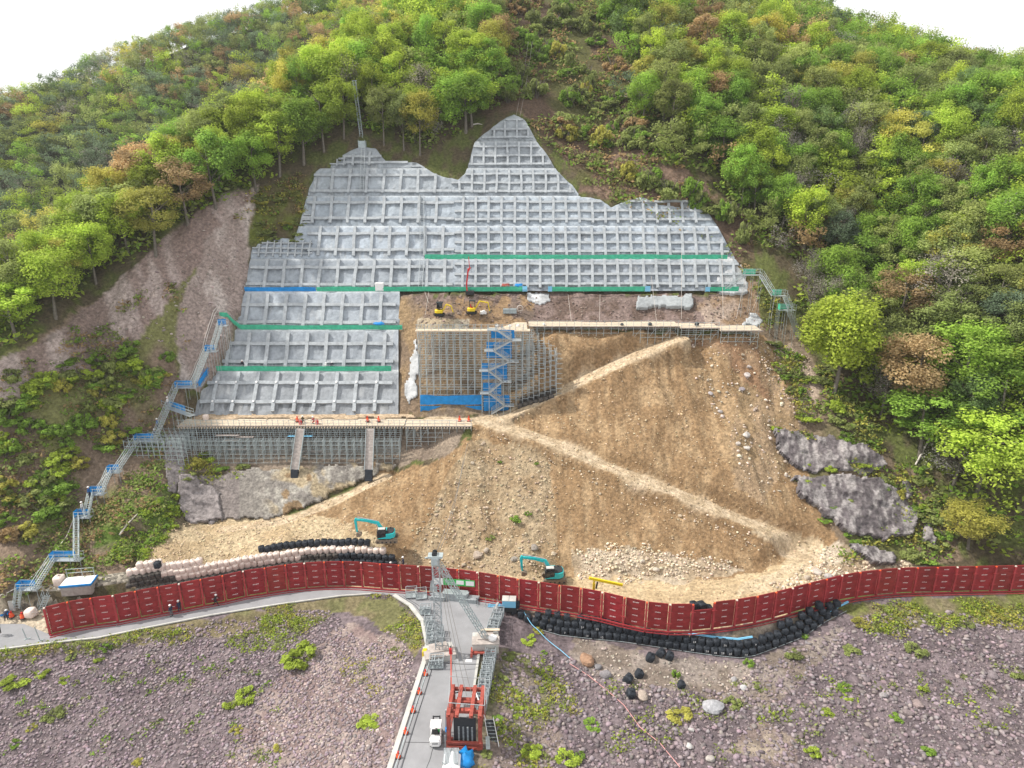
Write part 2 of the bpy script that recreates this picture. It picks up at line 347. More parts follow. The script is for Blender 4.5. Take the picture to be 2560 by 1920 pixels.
# flat zones: the road, the fence strip, scaffold pad
ROADP = [(972, 1925), (1027, 1758), (1060, 1656), (1068, 1611), (1056, 1554), (1025, 1514), (985, 1489), (930, 1484), (854, 1489), (692, 1511), (529, 1537), (366, 1569), (244, 1594), (122, 1607), (0, 1623), (-40, 1626), (-40, 1560), (60, 1560), (126, 1587), (240, 1562), (350, 1544), (454, 1525), (565, 1503), (669, 1483), (767, 1470), (862, 1466), (954, 1472), (1050, 1478), (1145, 1487), (1245, 1503), (1237, 1522), (1208, 1591), (1196, 1631), (1184, 1713), (1150, 1925)]
ROADW = [tuple(G(*p))[:2] for p in ROADP]+[]
ROADW[0] = (ROADW[0][0]-1.5, 40); ROADW[-1] = (ROADW[-1][0]-.5, 40)
def near_poly(X, Y, P):
    Q = np.array([(x, y, 0) for x, y in list(P)+[P[0]]]); return dist_poly(X, Y, Q)[0]
rin = inpoly(XX, YY, ROADW); rd = near_poly(XX, YY, ROADW)
wr = np.where(rin, 1, 1-sstep(.3, 1.8, rd)); ZZ = ZZ*(1-wr)+(-.12)*wr
FENCE_PX = [(126, 1587), (183, 1572), (240, 1562), (295, 1555), (350, 1544), (405, 1533), (458, 1524), (511, 1513), (565, 1503), (616, 1491), (669, 1483), (720, 1475), (767, 1470), (816, 1467), (862, 1466.5), (907, 1468), (954, 1472), (1000, 1475), (1048, 1478), (1096, 1482), (1145, 1487), (1194, 1494), (1245, 1503), (1294, 1512), (1346, 1520), (1397, 1528), (1450, 1536), (1503, 1546), (1558, 1560), (1613, 1572), (1670, 1578), (1727, 1578), (1780, 1573), (1835, 1566), (1886, 1557), (1932, 1546), (1973, 1535), (2015, 1523), (2057, 1512), (2095, 1502), (2140, 1494), (2189, 1488), (2236, 1484), (2282, 1482), (2331, 1481), (2380, 1480), (2427, 1479), (2476, 1478), (2524, 1477), (2573, 1476), (2622, 1475)]
FENCE = [G(x, y, 0) for x, y in FENCE_PX]
fd, _ = dist_poly(XX, YY, np.array([tuple(p) for p in FENCE]))
wf = 1-sstep(.5, 1.6, fd); ZZ = ZZ*(1-wf)-.05*wf
BRL = np.array([tuple(G(x, y-3, z)) for x, y, z in zip([1282, 1300, 1355, 1400, 1481, 1562, 1640, 1725, 1790, 1851, 1888, 1945, 2006, 2067, 2118], [1538, 1548, 1576, 1589, 1598, 1606, 1618, 1631, 1640, 1646, 1640, 1619, 1595, 1554, 1528], [-.7, -1.1, -2.0, -2.3, -2.35, -2.4, -2.4, -2.4, -2.4, -2.4, -2.3, -2.1, -1.8, -1.2, -.7])])
db_, hb_ = dist_poly(XX, YY, BRL); wgt = (1-sstep(.9, 2.0, db_)); ZZ = np.where(ZZ > hb_-.1, ZZ*(1-wgt)+(hb_-.12)*wgt, ZZ)
MWL = np.array([tuple(G(*p))[:2] for p in [(20, 1523, .6), (40, 1522, .6), (110, 1518, .3), (200, 1516, .2), (300, 1500, .2), (330, 1496, .2)]])
wy_ = np.interp(XX, MWL[:, 0], MWL[:, 1]); mm = (XX > MWL[0, 0]) & (XX < MWL[-1, 0]) & (YY > 76)
ZZ = np.where(mm & (YY < wy_+.25), np.minimum(ZZ, .18), ZZ)
ZZ = np.where(mm & (YY >= wy_+.25) & (YY < wy_+9), np.minimum(ZZ, 2.55+np.maximum(YY-wy_-1.2, 0)*.42), ZZ)
fnx = np.array([p.x for p in FENCE]); fny = np.array([p.y for p in FENCE]); fy_ = np.interp(XX, fnx, fny)
mb_ = (XX > G(318, 1550).x) & (XX < G(990, 1475).x) & (YY > fy_+.2) & (YY < fy_+3.3); ZZ = np.where(mb_, np.minimum(ZZ, .2), ZZ)
mb_ = (XX > G(318, 1550).x) & (XX < G(990, 1475).x) & (YY >= fy_+3.3) & (YY < fy_+5.6); ZZ = np.where(mb_, np.minimum(ZZ, .6+(YY-fy_-3.3)*2.0), ZZ)
# sink the ground under the concrete facing
PX, PY = proj(XX, YY, ZZ)
inw = (PX > 474) & (PX < 1868) & (PY > topy(PX)+5) & (PY < 1036) & ((PX < 996) | (PY < 728)) & (YY > 112)
sk = inw.astype(float)
for _ in range(2):
    sk[1:-1, 1:-1] = (sk[1:-1, 1:-1]*2+sk[:-2, 1:-1]+sk[2:, 1:-1]+sk[1:-1, :-2]+sk[1:-1, 2:])/6
prz = np.interp(YY, PROF[:, 0], PROF[:, 1])
ZZ = np.where(inw, np.minimum(ZZ, prz-1.3), ZZ-sk*.6)
PX, PY = proj(XX, YY, ZZ)
def tz(x, y):
    x = np.atleast_1d(np.asarray(x, float)); y = np.atleast_1d(np.asarray(y, float))
    i = np.clip(np.searchsorted(GX, x)-1, 0, len(GX)-2); j = np.clip(np.searchsorted(GY, y)-1, 0, len(GY)-2)
    fx = np.clip((x-GX[i])/(GX[i+1]-GX[i]), 0, 1); fy = np.clip((y-GY[j])/(GY[j+1]-GY[j]), 0, 1)
    return (ZZ[j, i]*(1-fx)+ZZ[j, i+1]*fx)*(1-fy)+(ZZ[j+1, i]*(1-fx)+ZZ[j+1, i+1]*fx)*fy
def tz1(x, y): return float(tz(x, y)[0])
_ts = np.arange(45, 265, .35)
def hit(px, py, off=0):
    a, b, c = ray(px, py); xs = a/b*_ts; zs = CAMZ+c/b*_ts; g = tz(xs, _ts)+off
    m = np.nonzero(zs <= g)[0]
    if len(m) == 0: return None
    k = m[0]
    if k == 0: return Vector((xs[0], _ts[0], g[0]-off))
    h0 = zs[k-1]-g[k-1]; h1 = zs[k]-g[k]; t = h0/(h0-h1+1e-9); Y = _ts[k-1]+t*(_ts[k]-_ts[k-1])
    return Vector((a/b*Y, Y, CAMZ+c/b*Y))
# ---------------------------------------------------------------- ground colours (albedo by what the ground is made of)
nA = fbm(XX, YY, 9, 4, 11); nB = fbm(XX, YY, 2.2, 3, 21); nC = fbm(XX, YY, 18, 3, 31)
wx = PX+(nB-.5)*26+(nA-.5)*30; wy = PY+(vnoise(XX, YY, 1.7, 9)-.5)*22+(nC-.5)*24
C = np.zeros(XX.shape+(3,))
def mixc(a, b, t): return np.array(a)*(1-t[..., None])+np.array(b)*t[..., None]
C[:] = mixc((.11, .088, .055), (.11, .125, .04), sstep(.4, .62, nB))
def paint(poly, c1, c2, n=nB, lo=.38, hi=.62, warp=True):
    m = inpoly(wx if warp else PX, wy if warp else PY, poly); C[m] = mixc(c1, c2, sstep(lo, hi, n))[m]; return m
paint([(1080, -80), (1700, -80), (1690, 120), (1610, 330), (1700, 400), (1880, 560), (1900, 720), (1500, 500), (1300, 280), (1180, 300), (1100, 120)], (.135, .092, .066), (.105, .105, .04), nA)
paint([(1560, 330), (1720, 420), (1800, 500), (1560, 505), (1450, 480)], (.22, .15, .11), (.16, .11, .08))
paint([(600, 480), (770, 440), (760, 560), (620, 610), (590, 560)], (.12, .10, .05), (.13, .15, .035))
# left hillside
paint([(-100, 960), (430, 640), (640, 480), (620, 700), (560, 860), (430, 1050), (400, 1320), (300, 1440), (-100, 1520)], (.23, .17, .125), (.19, .19, .075), nA, .42, .58)
paint([(650, 470), (560, 480), (430, 575), (330, 670), (230, 765), (-20, 930), (-20, 1010), (60, 1000), (240, 930), (350, 850), (430, 740), (500, 660), (560, 600)], (.42, .34, .31), (.27, .20, .175), fbm(XX+ZZ*.5, YY*.3, 2.6, 4, 5), .42, .58)
paint([(650, 475), (625, 560), (630, 640), (622, 700), (590, 820), (545, 900), (505, 985), (450, 960), (445, 850), (455, 760), (500, 650), (550, 560)], (.53, .455, .415), (.34, .27, .24), fbm(XX+ZZ*.3, YY*.25, 2.2, 4, 8), .40, .58)
paint([(250, 1300), (430, 1200), (460, 1300), (340, 1400), (290, 1410), (230, 1390)], (.17, .14, .09), (.10, .15, .03))
# right
paint([(1900, 700), (2000, 800), (2060, 950), (2150, 1100), (2300, 1180), (2400, 1400), (2250, 1440), (2080, 1400), (1990, 1080), (1950, 900), (1860, 830), (1880, 740)], (.20, .15, .105), (.12, .125, .045), nA)
paint([(1860, 835), (2020, 870), (2060, 960), (2020, 1040), (1960, 1000), (1900, 920)], (.40, .31, .245), (.25, .19, .14))
m_soil = paint(SOIL, (.39, .27, .155), (.285, .185, .10), rid2*.5+nB*.5, .45, .68)
paint([(1860, 900), (1990, 1000), (1985, 1150), (1900, 1250), (1830, 1220), (1820, 1080)], (.36, .255, .16), (.30, .21, .12))
paint([(1180, 1100), (1370, 1120), (1400, 1300), (1390, 1440), (1000, 1440), (1030, 1360), (1100, 1220)], (.40, .31, .20), (.31, .22, .13), nB, .3, .7)
paint([(1690, 850), (1890, 845), (1920, 1010), (1800, 880)], (.33, .22, .135), (.28, .17, .10))
# yard floor and terrace
paint([(870, 1390), (1000, 1412), (1200, 1440), (1420, 1440), (1700, 1455), (1850, 1440), (2080, 1370), (2090, 1430), (1950, 1540), (1700, 1590), (1300, 1530), (880, 1470)], (.56, .43, .27), (.48, .36, .22), warp=True)
paint([(1870, 1325), (1960, 1335), (2050, 1345), (2078, 1395), (2040, 1440), (1960, 1470), (1840, 1490), (1850, 1460), (1950, 1425), (1975, 1385)], (.60, .48, .33), (.52, .41, .27), warp=False)
paint([(1430, 1385), (1560, 1370), (1760, 1395), (1860, 1425), (1700, 1455), (1440, 1440)], (.52, .43, .32), (.40, .31, .21))
paint([(340, 1415), (440, 1312), (560, 1300), (800, 1285), (960, 1335), (940, 1400), (600, 1430), (330, 1470)], (.53, .42, .27), (.44, .33, .20))
paint([(2000, 1400), (2080, 1350), (2180, 1370), (2330, 1420), (2200, 1460), (1950, 1530), (1900, 1500), (2040, 1440)], (.50, .42, .33), (.36, .27, .18))
# rock cutting above the long deck, scaffold bay
paint([(990, 733), (1880, 736), (1905, 822), (1000, 830)], (.235, .175, .155), (.155, .11, .09), vnoise(XX, ZZ*2, 1.4, 3))
paint([(1740, 760), (1900, 700), (1910, 820), (1760, 820)], (.40, .31, .25), (.28, .19, .12))
paint([(990, 740), (1330, 745), (1330, 830), (1330, 826), (990, 830)], (.30, .20, .115), (.20, .15, .12))
paint([(1030, 826), (1340, 828), (1350, 1040), (1030, 1050)], (.20, .155, .115), (.28, .20, .12))
paint([(990, 750), (1060, 750), (1050, 1040), (985, 1040)], (.30, .21, .12), (.22, .16, .11))
paint([(430, 1055), (1185, 1055), (1120, 1140), (960, 1180), (440, 1190)], (.27, .215, .165), (.20, .155, .12))
paint([(1044, 795), (1175, 798), (1165, 826), (1040, 826)], (.44, .38, .29), (.36, .29, .20), warp=False)
for d, hw in ((dA, 1.75), (dB, 1.75), (dC, 1.2)):
    t = 1-sstep(hw-.15, hw+.25, d+(nB-.5)*.2+(vnoise(XX, YY, 3.1, 6)-.5)*.7)
    cr = mixc((.58, .46, .32), (.48, .37, .245), sstep(.35, .65, vnoise(XX, YY, 1.2, 2))); C[:] = C*(1-t[..., None])+cr*t[..., None]
# foreground rubble
below = (YY < 60) | inpoly(PX, PY, [(-400, 1622), (0, 1622), (366, 1568), (700, 1508), (860, 1488), (985, 1488), (1060, 1560), (1060, 1660), (960, 1930), (-400, 2400)])
below |= inpoly(PX, PY, [(1240, 1505), (1558, 1562), (1670, 1580), (1780, 1575), (1973, 1537), (2138, 1495), (2331, 1483), (2900, 1476), (3200, 2400), (1150, 2400), (1150, 1930), (1200, 1640)])
C[below] = mixc((.20, .16, .168), (.135, .108, .115), sstep(.4, .6, nB))[below]
def fpaint(poly, c1, c2, n=nB, lo=.38, hi=.62):
    m = inpoly(wx, wy, poly) & below; C[m] = mixc(c1, c2, sstep(lo, hi, n))[m]
fpaint([(560, 1920), (650, 1760), (760, 1640), (860, 1560), (1000, 1600), (1030, 1700), (960, 1925)], (.34, .27, .245), (.245, .18, .17))
fpaint([(-20, 1625), (366, 1570), (700, 1512), (880, 1490), (985, 1492), (1060, 1570), (1050, 1650), (1010, 1600), (900, 1530), (740, 1570), (600, 1600), (400, 1600), (-20, 1665)], (.21, .175, .10), (.17, .165, .075))
fpaint([(1440, 1595), (1560, 1625), (1760, 1650), (1880, 1655), (2120, 1560), (2050, 1660), (1900, 1780), (1760, 1740), (1500, 1700), (1420, 1640)], (.29, .245, .215), (.21, .17, .14))
fpaint([(1245, 1510), (1670, 1585), (1800, 1580), (2100, 1505), (2100, 1540), (1870, 1600), (1700, 1600), (1400, 1560)], (.30, .25, .20), (.24, .19, .14))
fpaint([(1200, 1600), (1330, 1640), (1400, 1800), (1380, 1925), (1150, 1925), (1180, 1750)], (.24, .19, .165), (.15, .16, .06), nA)
fpaint([(2080, 1510), (2600, 1480), (2600, 1570), (2350, 1560), (2200, 1580)], (.20, .17, .10), (.15, .16, .05))
fpaint([(1820, 1880), (1900, 1800), (2000, 1850), (2000, 1930)], (.34, .28, .22), (.22, .17, .15))
sand = inpoly(wx, wy, [(-200, 1490), (60, 1500), (110, 1520), (126, 1590), (60, 1620), (-200, 1640)]); C[sand] = mixc((.52, .44, .33), (.42, .35, .27), sstep(.4, .6, nB))[sand]
nx, ny = len(GX), len(GY)
V = np.stack([XX, YY, ZZ], -1).reshape(-1, 3)
idx = np.arange(nx*ny).reshape(ny, nx)
Fq = np.stack([idx[:-1, :-1], idx[:-1, 1:], idx[1:, 1:], idx[1:, :-1]], -1).reshape(-1, 4)
npmesh('ground', V, Fq, M['ground'], cols=C.reshape(-1, 3), smooth=True)['kind'] = 'structure'
# ---------------------------------------------------------------- far hill on the left
FP = []
for px, py, Y in [(-250, 300, 290), (0, 285, 300), (150, 262, 310), (260, 190, 320), (480, 112, 335), (640, 78, 345), (800, 20, 355), (1000, -60, 370), (0, 500, 245), (300, 350, 268), (600, 250, 285), (900, 100, 300), (-250, 520, 235), (0, 800, 195), (300, 600, 218), (600, 400, 240), (-250, 850, 185), (900, 300, 255)]:
    q = RY(px, py, Y); FP.append(tuple(q))
    if py < 300 and px < 1001 and (px, py) != (600, 250) and px != 900: FP.append((q.x-10, q.y+60, q.z-30))
FP += [(-170, 165, 0), (-100, 180, 0), (-40, 200, 20)]
frbf = make_rbf(FP, 6)
fx = np.linspace(-330, 40, 120); fy = np.linspace(165, 430, 90); FX, FY = np.meshgrid(fx, fy); FZ = frbf(FX, FY)+(fbm(FX, FY, 22, 4, 3)-.5)*7
i2 = np.arange(FX.size).reshape(FX.shape); Ff = np.stack([i2[:-1, :-1], i2[:-1, 1:], i2[1:, 1:], i2[1:, :-1]], -1).reshape(-1, 4)
fc = mixc((.07, .06, .04), (.06, .075, .03), fbm(FX, FY, 5, 3, 2)).reshape(-1, 3)
npmesh('hill', np.stack([FX, FY, FZ], -1).reshape(-1, 3), Ff, M['ground'], cols=fc, smooth=True)['kind'] = 'structure'
# ---------------------------------------------------------------- tarred road and kerb
mb = MB(); mb.add([(x, y, .02) for x, y in ROADW], [tuple(range(len(ROADW)))]);
ro = mb.build('road', M['asph']); ro['kind'] = 'structure'
kb = MB(); KL = [G(*p) for p in ROADP[0:7]]; KL[0] = Vector((ROADW[0][0], 40, 0))
for a, b in zip(KL[:-1], KL[1:]): kb.bar(a+Vector((0, 0, .1)), b+Vector((0, 0, .1)), .55, .2)
KR = [G(*p) for p in ROADP[-6:]]; KR[-1] = Vector((ROADW[-1][0], 40, 0))
for a, b in zip(KR[:-1], KR[1:]): kb.bar(a+Vector((.1, 0, .08)), b+Vector((.1, 0, .08)), .3, .18)
PL = [G(*p) for p in ROADP[7:15]]
for a, b in zip(PL[:-1], PL[1:]): kb.bar(a+Vector((0, -.1, .05)), b+Vector((0, -.1, .05)), .22, .16)
kb.build('kerb', M['kerb'])['kind'] = 'structure'
ck = MB()                                                     # drain groove and joints in the tar
for a, b in zip(KL[:-1], KL[1:]): ck.bar(a+Vector((.75, 0, .024)), b+Vector((.75, 0, .024)), .07, .008); ck.bar(a+Vector((1.25, 0, .024)), b+Vector((1.25, 0, .024)), .06, .008)
for (p, q) in (((1012, 1855), (1120, 1858)), ((1085, 1862), (1066, 1925)), ((1035, 1760), (1046, 1758))):
    a = G(*p); b = G(*q); n = 6; pts = [a.lerp(b, i/n)+Vector((rnd.uniform(-.05, .05), rnd.uniform(-.05, .05), .024)) for i in range(n+1)]
    for u, v in zip(pts[:-1], pts[1:]): ck.bar(u, v, .06, .008)
ck.build('road_joints', M['dark'])['kind'] = 'structure'
# ---------------------------------------------------------------- concrete-faced slope, one thing per bench
ORD = ['first', 'second', 'third', 'fourth', 'fifth', 'sixth', 'seventh', 'eighth', 'ninth', 'tenth', 'eleventh', 'twelfth', 'thirteenth', 'fourteenth', 'fifteenth', 'sixteenth', 'seventeenth', 'eighteenth', 'nineteenth']
TENS = ['', '', 'twenty', 'thirty', 'forty', 'fifty', 'sixty', 'seventy', 'eighty', 'ninety']
def ordn(i):
    i = i+1
    if i < 20: return ORD[i-1]
    t, u = divmod(i, 10)
    if t >= 10: return 'hundred and '+ordn(i-101) if i > 100 else 'hundredth'
    return TENS[t]+('-'+ORD[u-1] if u else '') if u else TENS[t][:-1]+'ieth'
def XP(px, Y, Z):                      # world X of the sight column px at depth Y, height Z
    return (px-1280)/F*(Y*CP-(Z-CAMZ)*SP)
TIERN = ['lowest', 'second lowest', 'third lowest', 'fourth from the bottom', 'fifth from the bottom', 'sixth from the bottom', 'seventh from the bottom', 'eighth from the bottom', 'topmost']
TIERL = ['lowest tier of the grey lattice slope, with wide square panels behind the plank platform',
 'second lowest lattice tier, topped by a green net, left of the tall scaffold',
 'third lowest lattice tier, between two green nets, streaked dark under its beams',
 'widest lattice tier, with a blue and green net along its foot above the yellow diggers',
 'lattice tier just above the long upper green net, reaching the right edge',
 'lattice tier with a wavy white top edge at the right end',
 'lattice tier of wide panels at left and a finer grid toward the peak',
 'lattice tier around the metal ladder with a fine small grid beside the saddle',
 'pointed topmost lattice cap at the peak of the concrete slope']
XR = [996, 996, 1000, 1872, 1872, 1872, 1460, 1460, 1460]
HB = [[958, 1006], [860, 905], [763, 807], [670, 712], [586, 626], [508, 547], [440, 479], [393, 408], [326, 348]]
HBR = [None, None, None, [661, 687, 711], [584, 608, 630], [506, 529, 550], [437, 459, 480], [368, 391, 412], [301, 325, 345]]
VSP = [51, 49, 48, 45, 44.5, 44, 43, 41, 18]
def top_off(px, n=1): return 0
for ti in range(9):
    yb, yt = BPY[ti], BPY[ti+1]; P0 = np.array(BEN[ti]); P1 = np.array([BEN[ti+1][0]-.9, BEN[ti+1][1]]); P2 = np.array([BEN[ti+1][0]+.15, BEN[ti+1][1]+.02])
    xl0 = 470 if ti == 0 else np.interp(yb, TOPY[:16][::-1], TOPX[:16][::-1])
    root = empty('retaining_slope', (0, 0, 0), 0, TIERL[ti], 'retaining slope', 'lattice tiers of the concrete slope')
    # face: columns in image x, rows along the profile; the cut outline follows topy()
    xs = np.arange(462, XR[ti]+1, 3.0); VV = []; CCs = []; ids = {}
    N = 20
    for i, px in enumerate(xs):
        ty = float(topy(px))+(float(fbm(px, 3, 34, 3, 77))-.5)*13
        if ty >= yb-1: continue
        if ti in (7, 8) and px < 1165 and ti == 8: continue
        # the bottom s=0 .. s=1 (crest) .. 1+berm
        if ty <= yt: pts = [P0*(1-s)+P1*s for s in np.linspace(0, 1, N-1)]+[P2]; full = True
        else:
            hp = prof_hit(ty); e = np.array([hp[0], hp[1]])
            if e[1] > P1[1]: e = P1
            pts = [P0*(1-s)+e*s for s in np.linspace(0, 1, N)]; full = False
        col = []
        for k, (y, z) in enumerate(pts):
            x = XP(px, y, z); d = (fbm(x, z*1.3, 2.6, 4, 5)-.5)*.75
            if k in (0,): d = 0
            col.append(len(VV)); VV.append((x, y-d*.75, z+d*.5*(0 if k >= N-2 and full else 1)))
        x, y, z = VV[-1]; col.append(len(VV)); VV.append((x, y+.9, z-1.5 if not full else z-.4))
        ids[i] = (col, full)
    FF = []
    for i in sorted(ids):
        if i+1 in ids:
            a, b = ids[i][0], ids[i+1][0]
            for k in range(N): FF.append((a[k], b[k], b[k+1], a[k+1]))
    # side skirts so the facing has thickness
    for i in sorted(ids):
        for j in (i-1, i+1):
            if j not in ids:
                c = ids[i][0]; nb = len(VV)
                for q in c: x, y, z = VV[q]; VV.append((x, y+1.0, z-1.0))
                for k in range(len(c)-1): FF.append((c[k], c[k+1], nb+k+1, nb+k))
    A = np.array(VV); fx0 = A[:, 0]; fz0 = A[:, 2]
    cc = np.array([1.12, 1.12, 1.13])*np.array([(.255, .27, .285), (.30, .325, .35), (.32, .35, .38), (.30, .33, .36), (.33, .37, .41), (.325, .365, .40), (.31, .34, .365), (.295, .32, .34), (.30, .325, .34)][ti])
    t1 = fbm(fx0, fz0, 7, 4, 41+ti); t2 = fbm(fx0, fz0*.35, .9, 3, 17); t3 = fbm(fx0, fz0, 2.0, 3, 51)
    kf = (.90+.24*t1)*(.92+.18*t3)
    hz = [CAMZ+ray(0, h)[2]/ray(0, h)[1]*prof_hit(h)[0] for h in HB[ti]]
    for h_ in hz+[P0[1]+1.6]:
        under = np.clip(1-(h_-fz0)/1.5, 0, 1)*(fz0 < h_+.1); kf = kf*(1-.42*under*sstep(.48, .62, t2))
    wt = (sstep(.60, .72, t2)*sstep(.45, .6, t1))[:, None]*.35
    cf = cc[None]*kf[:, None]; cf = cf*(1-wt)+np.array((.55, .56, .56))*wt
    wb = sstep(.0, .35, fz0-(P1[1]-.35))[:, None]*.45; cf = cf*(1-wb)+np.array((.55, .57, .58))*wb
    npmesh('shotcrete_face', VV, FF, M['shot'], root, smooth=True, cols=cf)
    up = Vector((0, P1[0]-P0[0], P1[1]-P0[1])).normalized(); nrm = Vector((0, -up.z, up.y))
    D = .46
    def onp(px, py, out=0):
        y, z = prof_hit(py); y = min(y, P1[0]); z = min(z, P1[1])
        return Vector((XP(px, y, z), y, z))+nrm*out
    zones = []
    if ti < 3: zones = [(500 if ti else 510, XR[ti]-6, HB[ti], VSP[ti], .62)]
    elif ti < 6: zones = [(600, 1128, HB[ti], VSP[ti], .58), (1145, 1850, HBR[ti], 32.5, .5)]
    elif ti == 6: zones = [(770, 1120, HB[6], 43, .56), (1137, 1455, HBR[6], 31, .46)]
    elif ti == 7: zones = [(765, 862, [436-10, 412, 398, 384], 17.5, .26), (866, 1035, HB[7], 41, .5), (1036, 1166, [452-34, 405, 392, 380], 17, .26), (1168, 1420, HBR[7], 30, .44)]
    elif ti == 8: zones = [(1195, 1400, HBR[8], 29, .42)]
    if ti == 5: zones.append((630, 770, [609-50, 552, 540], 17, .26))
    if ti == 4: zones.append((622, 775, [609, 622, 634], 18, .27))
    if ti == 4: zones[0] = (778, 1128, HB[4], VSP[4], .58)
    if ti == 5: zones[0] = (765, 1128, HB[5], VSP[5], .58)
    for (xa, xb, hs, sp, wd) in zones:
        hs = [h for h in hs if yt < h < yb]
        for h in hs:
            run = []
            px = xa-8
            while px <= xb+8:
                ok = topy(px) < h-4 and px < XR[ti]-8
                if ok: run.append(px)
                if (not ok or px+6 > xb+8) and len(run) > 2:
                    hb = MB()
                    for u, v in zip(run[::3]+[run[-1]], run[3::3]+[run[-1]]):
                        if v <= u: continue
                        j0, j1 = (vnoise(u, h, 40, 3)-.5)*3, (vnoise(v, h, 40, 3)-.5)*3
                        hb.bar(onp(u, h+j0, D*.4), onp(v, h+j1, D*.4), D, wd, up=up)
                    hb.build('horizontal_beam', M['beam'], root); run = []
                elif not ok: run = []
                px += 6
        px = xa+sp*.35; n = 0
        while px < xb and n < 60:
            ty = max(yt+3, topy(px)+ (10 if sp > 20 else 5)); y0 = yb-(6 if sp > 20 else 4)
            if ti in (0,): y0 = yb-10
            if hs: ty = max(ty, min(hs)-(26 if sp > 25 else 6)); 
            if y0-ty > 14 and px < XR[ti]-14:
                X = onp(px, yb).x; vb = MB(); ys = np.linspace(y0, ty, 5)
                pp = []
                for q in ys:
                    p = onp(px, q, D*.42+.04); p.x = X+(vnoise(q, px, 30, 6)-.5)*.25; pp.append(p)
                for u, v in zip(pp[:-1], pp[1:]): vb.bar(u, v+(v-u)*.02, wd, D+.02, up=nrm)
                vb.build('vertical_beam', M['beam'], root)
                if ti == 0:
                    for h in hs:
                        c = onp(px, h, D+.1); c.x = pp[1].x
                        MB().tube([c, c+nrm*.1], .2, 8).build('anchor_cap', M['white'], root)
            px += sp; n += 1
# fresh white shotcrete patches
def patch(name, poly, m, label, cat, off=.25, step=3.2, nz=.3, cols=None, relief=2.2, seed=0, skirt=.8, surf=None):
    xs = np.arange(min(p[0] for p in poly), max(p[0] for p in poly)+step, step); ys = np.arange(min(p[1] for p in poly), max(p[1] for p in poly)+step, step)
    VV = []; id_ = {}; CC = []
    for i, x in enumerate(xs):
        for j, y in enumerate(ys):
            jx = (fbm(x, y, 26, 3, seed+2)-.5)*26; jy = (fbm(x, y, 22, 3, seed+9)-.5)*22
            if inpoly(np.array([x+jx]), np.array([y+jy]), poly)[0]:
                h = surf(x, y) if surf else hit(x, y)
                if h is None: continue
                e = 0
                d = off+(fbm(h.x+h.z, h.y+h.z*1.7, relief, 4, seed)-.5)*nz*2
                p = h+Vector((0, -d*.75, d*.55)); id_[(i, j)] = len(VV); VV.append(tuple(p))
                if cols: CC.append(cols(x, y, p))
    FF = []; bnd = {}
    for (i, j), a in list(id_.items()):
        if all(k in id_ for k in ((i+1, j), (i+1, j+1), (i, j+1))):
            FF.append((a, id_[(i, j+1)], id_[(i+1, j+1)], id_[(i+1, j)]))
    ec = {}
    for f in FF:
        for k in range(4):
            e = (f[k], f[(k+1) % 4]); ec[tuple(sorted(e))] = ec.get(tuple(sorted(e)), [])+[e]
    bm = {}
    for k, l in ec.items():
        if len(l) == 1:
            a, b = l[0]
            for q in (a, b):
                if q not in bm:
                    bm[q] = len(VV); x, y, z = VV[q]; VV.append((x, y+skirt*.8, z-skirt))
                    if cols: CC.append(CC[q])
            FF.append((b, a, bm[a], bm[b]))
    if not FF: return None
    if m is M['shot'] and not cols: CC = [(.34, .36, .37)]*len(VV)
    o = npmesh(name, VV, FF, m, smooth=True, cols=np.array(CC) if len(CC) else None)
    return tag(o, label, cat)
def wallhit(px, py):
    y, z = prof_hit(py); return Vector((XP(px, y, z), y, z))
patch('shotcrete_patch', [(1795, 640), (1835, 642), (1868, 690), (1874, 735), (1850, 737), (1800, 733), (1790, 700), (1815, 670), (1780, 655)], M['shot_white'], 'bright white fresh shotcrete strip at the right edge of the lattice slope', 'shotcrete', surf=wallhit, off=.15, nz=.12)
patch('shotcrete_patch', [(1318, 728), (1382, 728), (1380, 755), (1350, 766), (1325, 755)], M['shot_white'], 'pale shotcrete patch on the rock cutting right of the yellow digger', 'shotcrete', off=.15, nz=.15)
patch('shotcrete_patch', [(1872, 782), (1890, 780), (1905, 800), (1895, 818), (1855, 818), (1862, 800)], M['shot_white'], 'small white shotcrete cone at the right end of the long upper deck', 'shotcrete', off=.2, nz=.25)
patch('shotcrete_patch', [(1040, 840), (1048, 850), (1044, 990), (1030, 1010), (1012, 990), (1022, 920)], M['shot_white'], 'tall narrow white shotcrete strip left of the tall scaffold', 'shotcrete', off=.2, nz=.25)
# concrete capped hollow in the cutting
patch('shotcrete_patch', [(1598, 742), (1735, 738), (1740, 772), (1590, 775)], M['shot'], 'grey stepped shotcrete bulge in the middle of the rock cutting', 'shotcrete', off=.9, nz=.3)
# old weathered concrete wall bottom left
def oldc(x, y, p):
    n = fbm(x, y, 40, 4, 3); s = fbm(x, y, 14, 3, 7)
    a = np.array((.265, .24, .215)); 
    a = a*(.75+.5*n)
    q_ = float(sstep(.44, .56, s)*sstep(610, 700, x+60*n-30)); a = a*(1-q_)+np.array((.43, .40, .35))*q_
    q_ = float(sstep(.50, .38, n))*float(sstep(650, 720, x)) if False else float((1-sstep(.38, .48, n))*sstep(650, 720, x)); a = a*(1-q_)+np.array((.46, .37, .24))*q_
    if x < 600: a = a*np.array((.88, .84, .88))
    st = [(726, 1190, 11, 7), (716, 1235, 9, 12), (735, 1280, 26, 28), (775, 1195, 7, 9), (930, 1162, 10, 9)]
    for cx, cy, rx, ry in st:
        if ((x-cx)/rx)**2+((y-cy)/ry)**2 < .7+.6*s: a = np.array((.30, .205, .115))
    return a
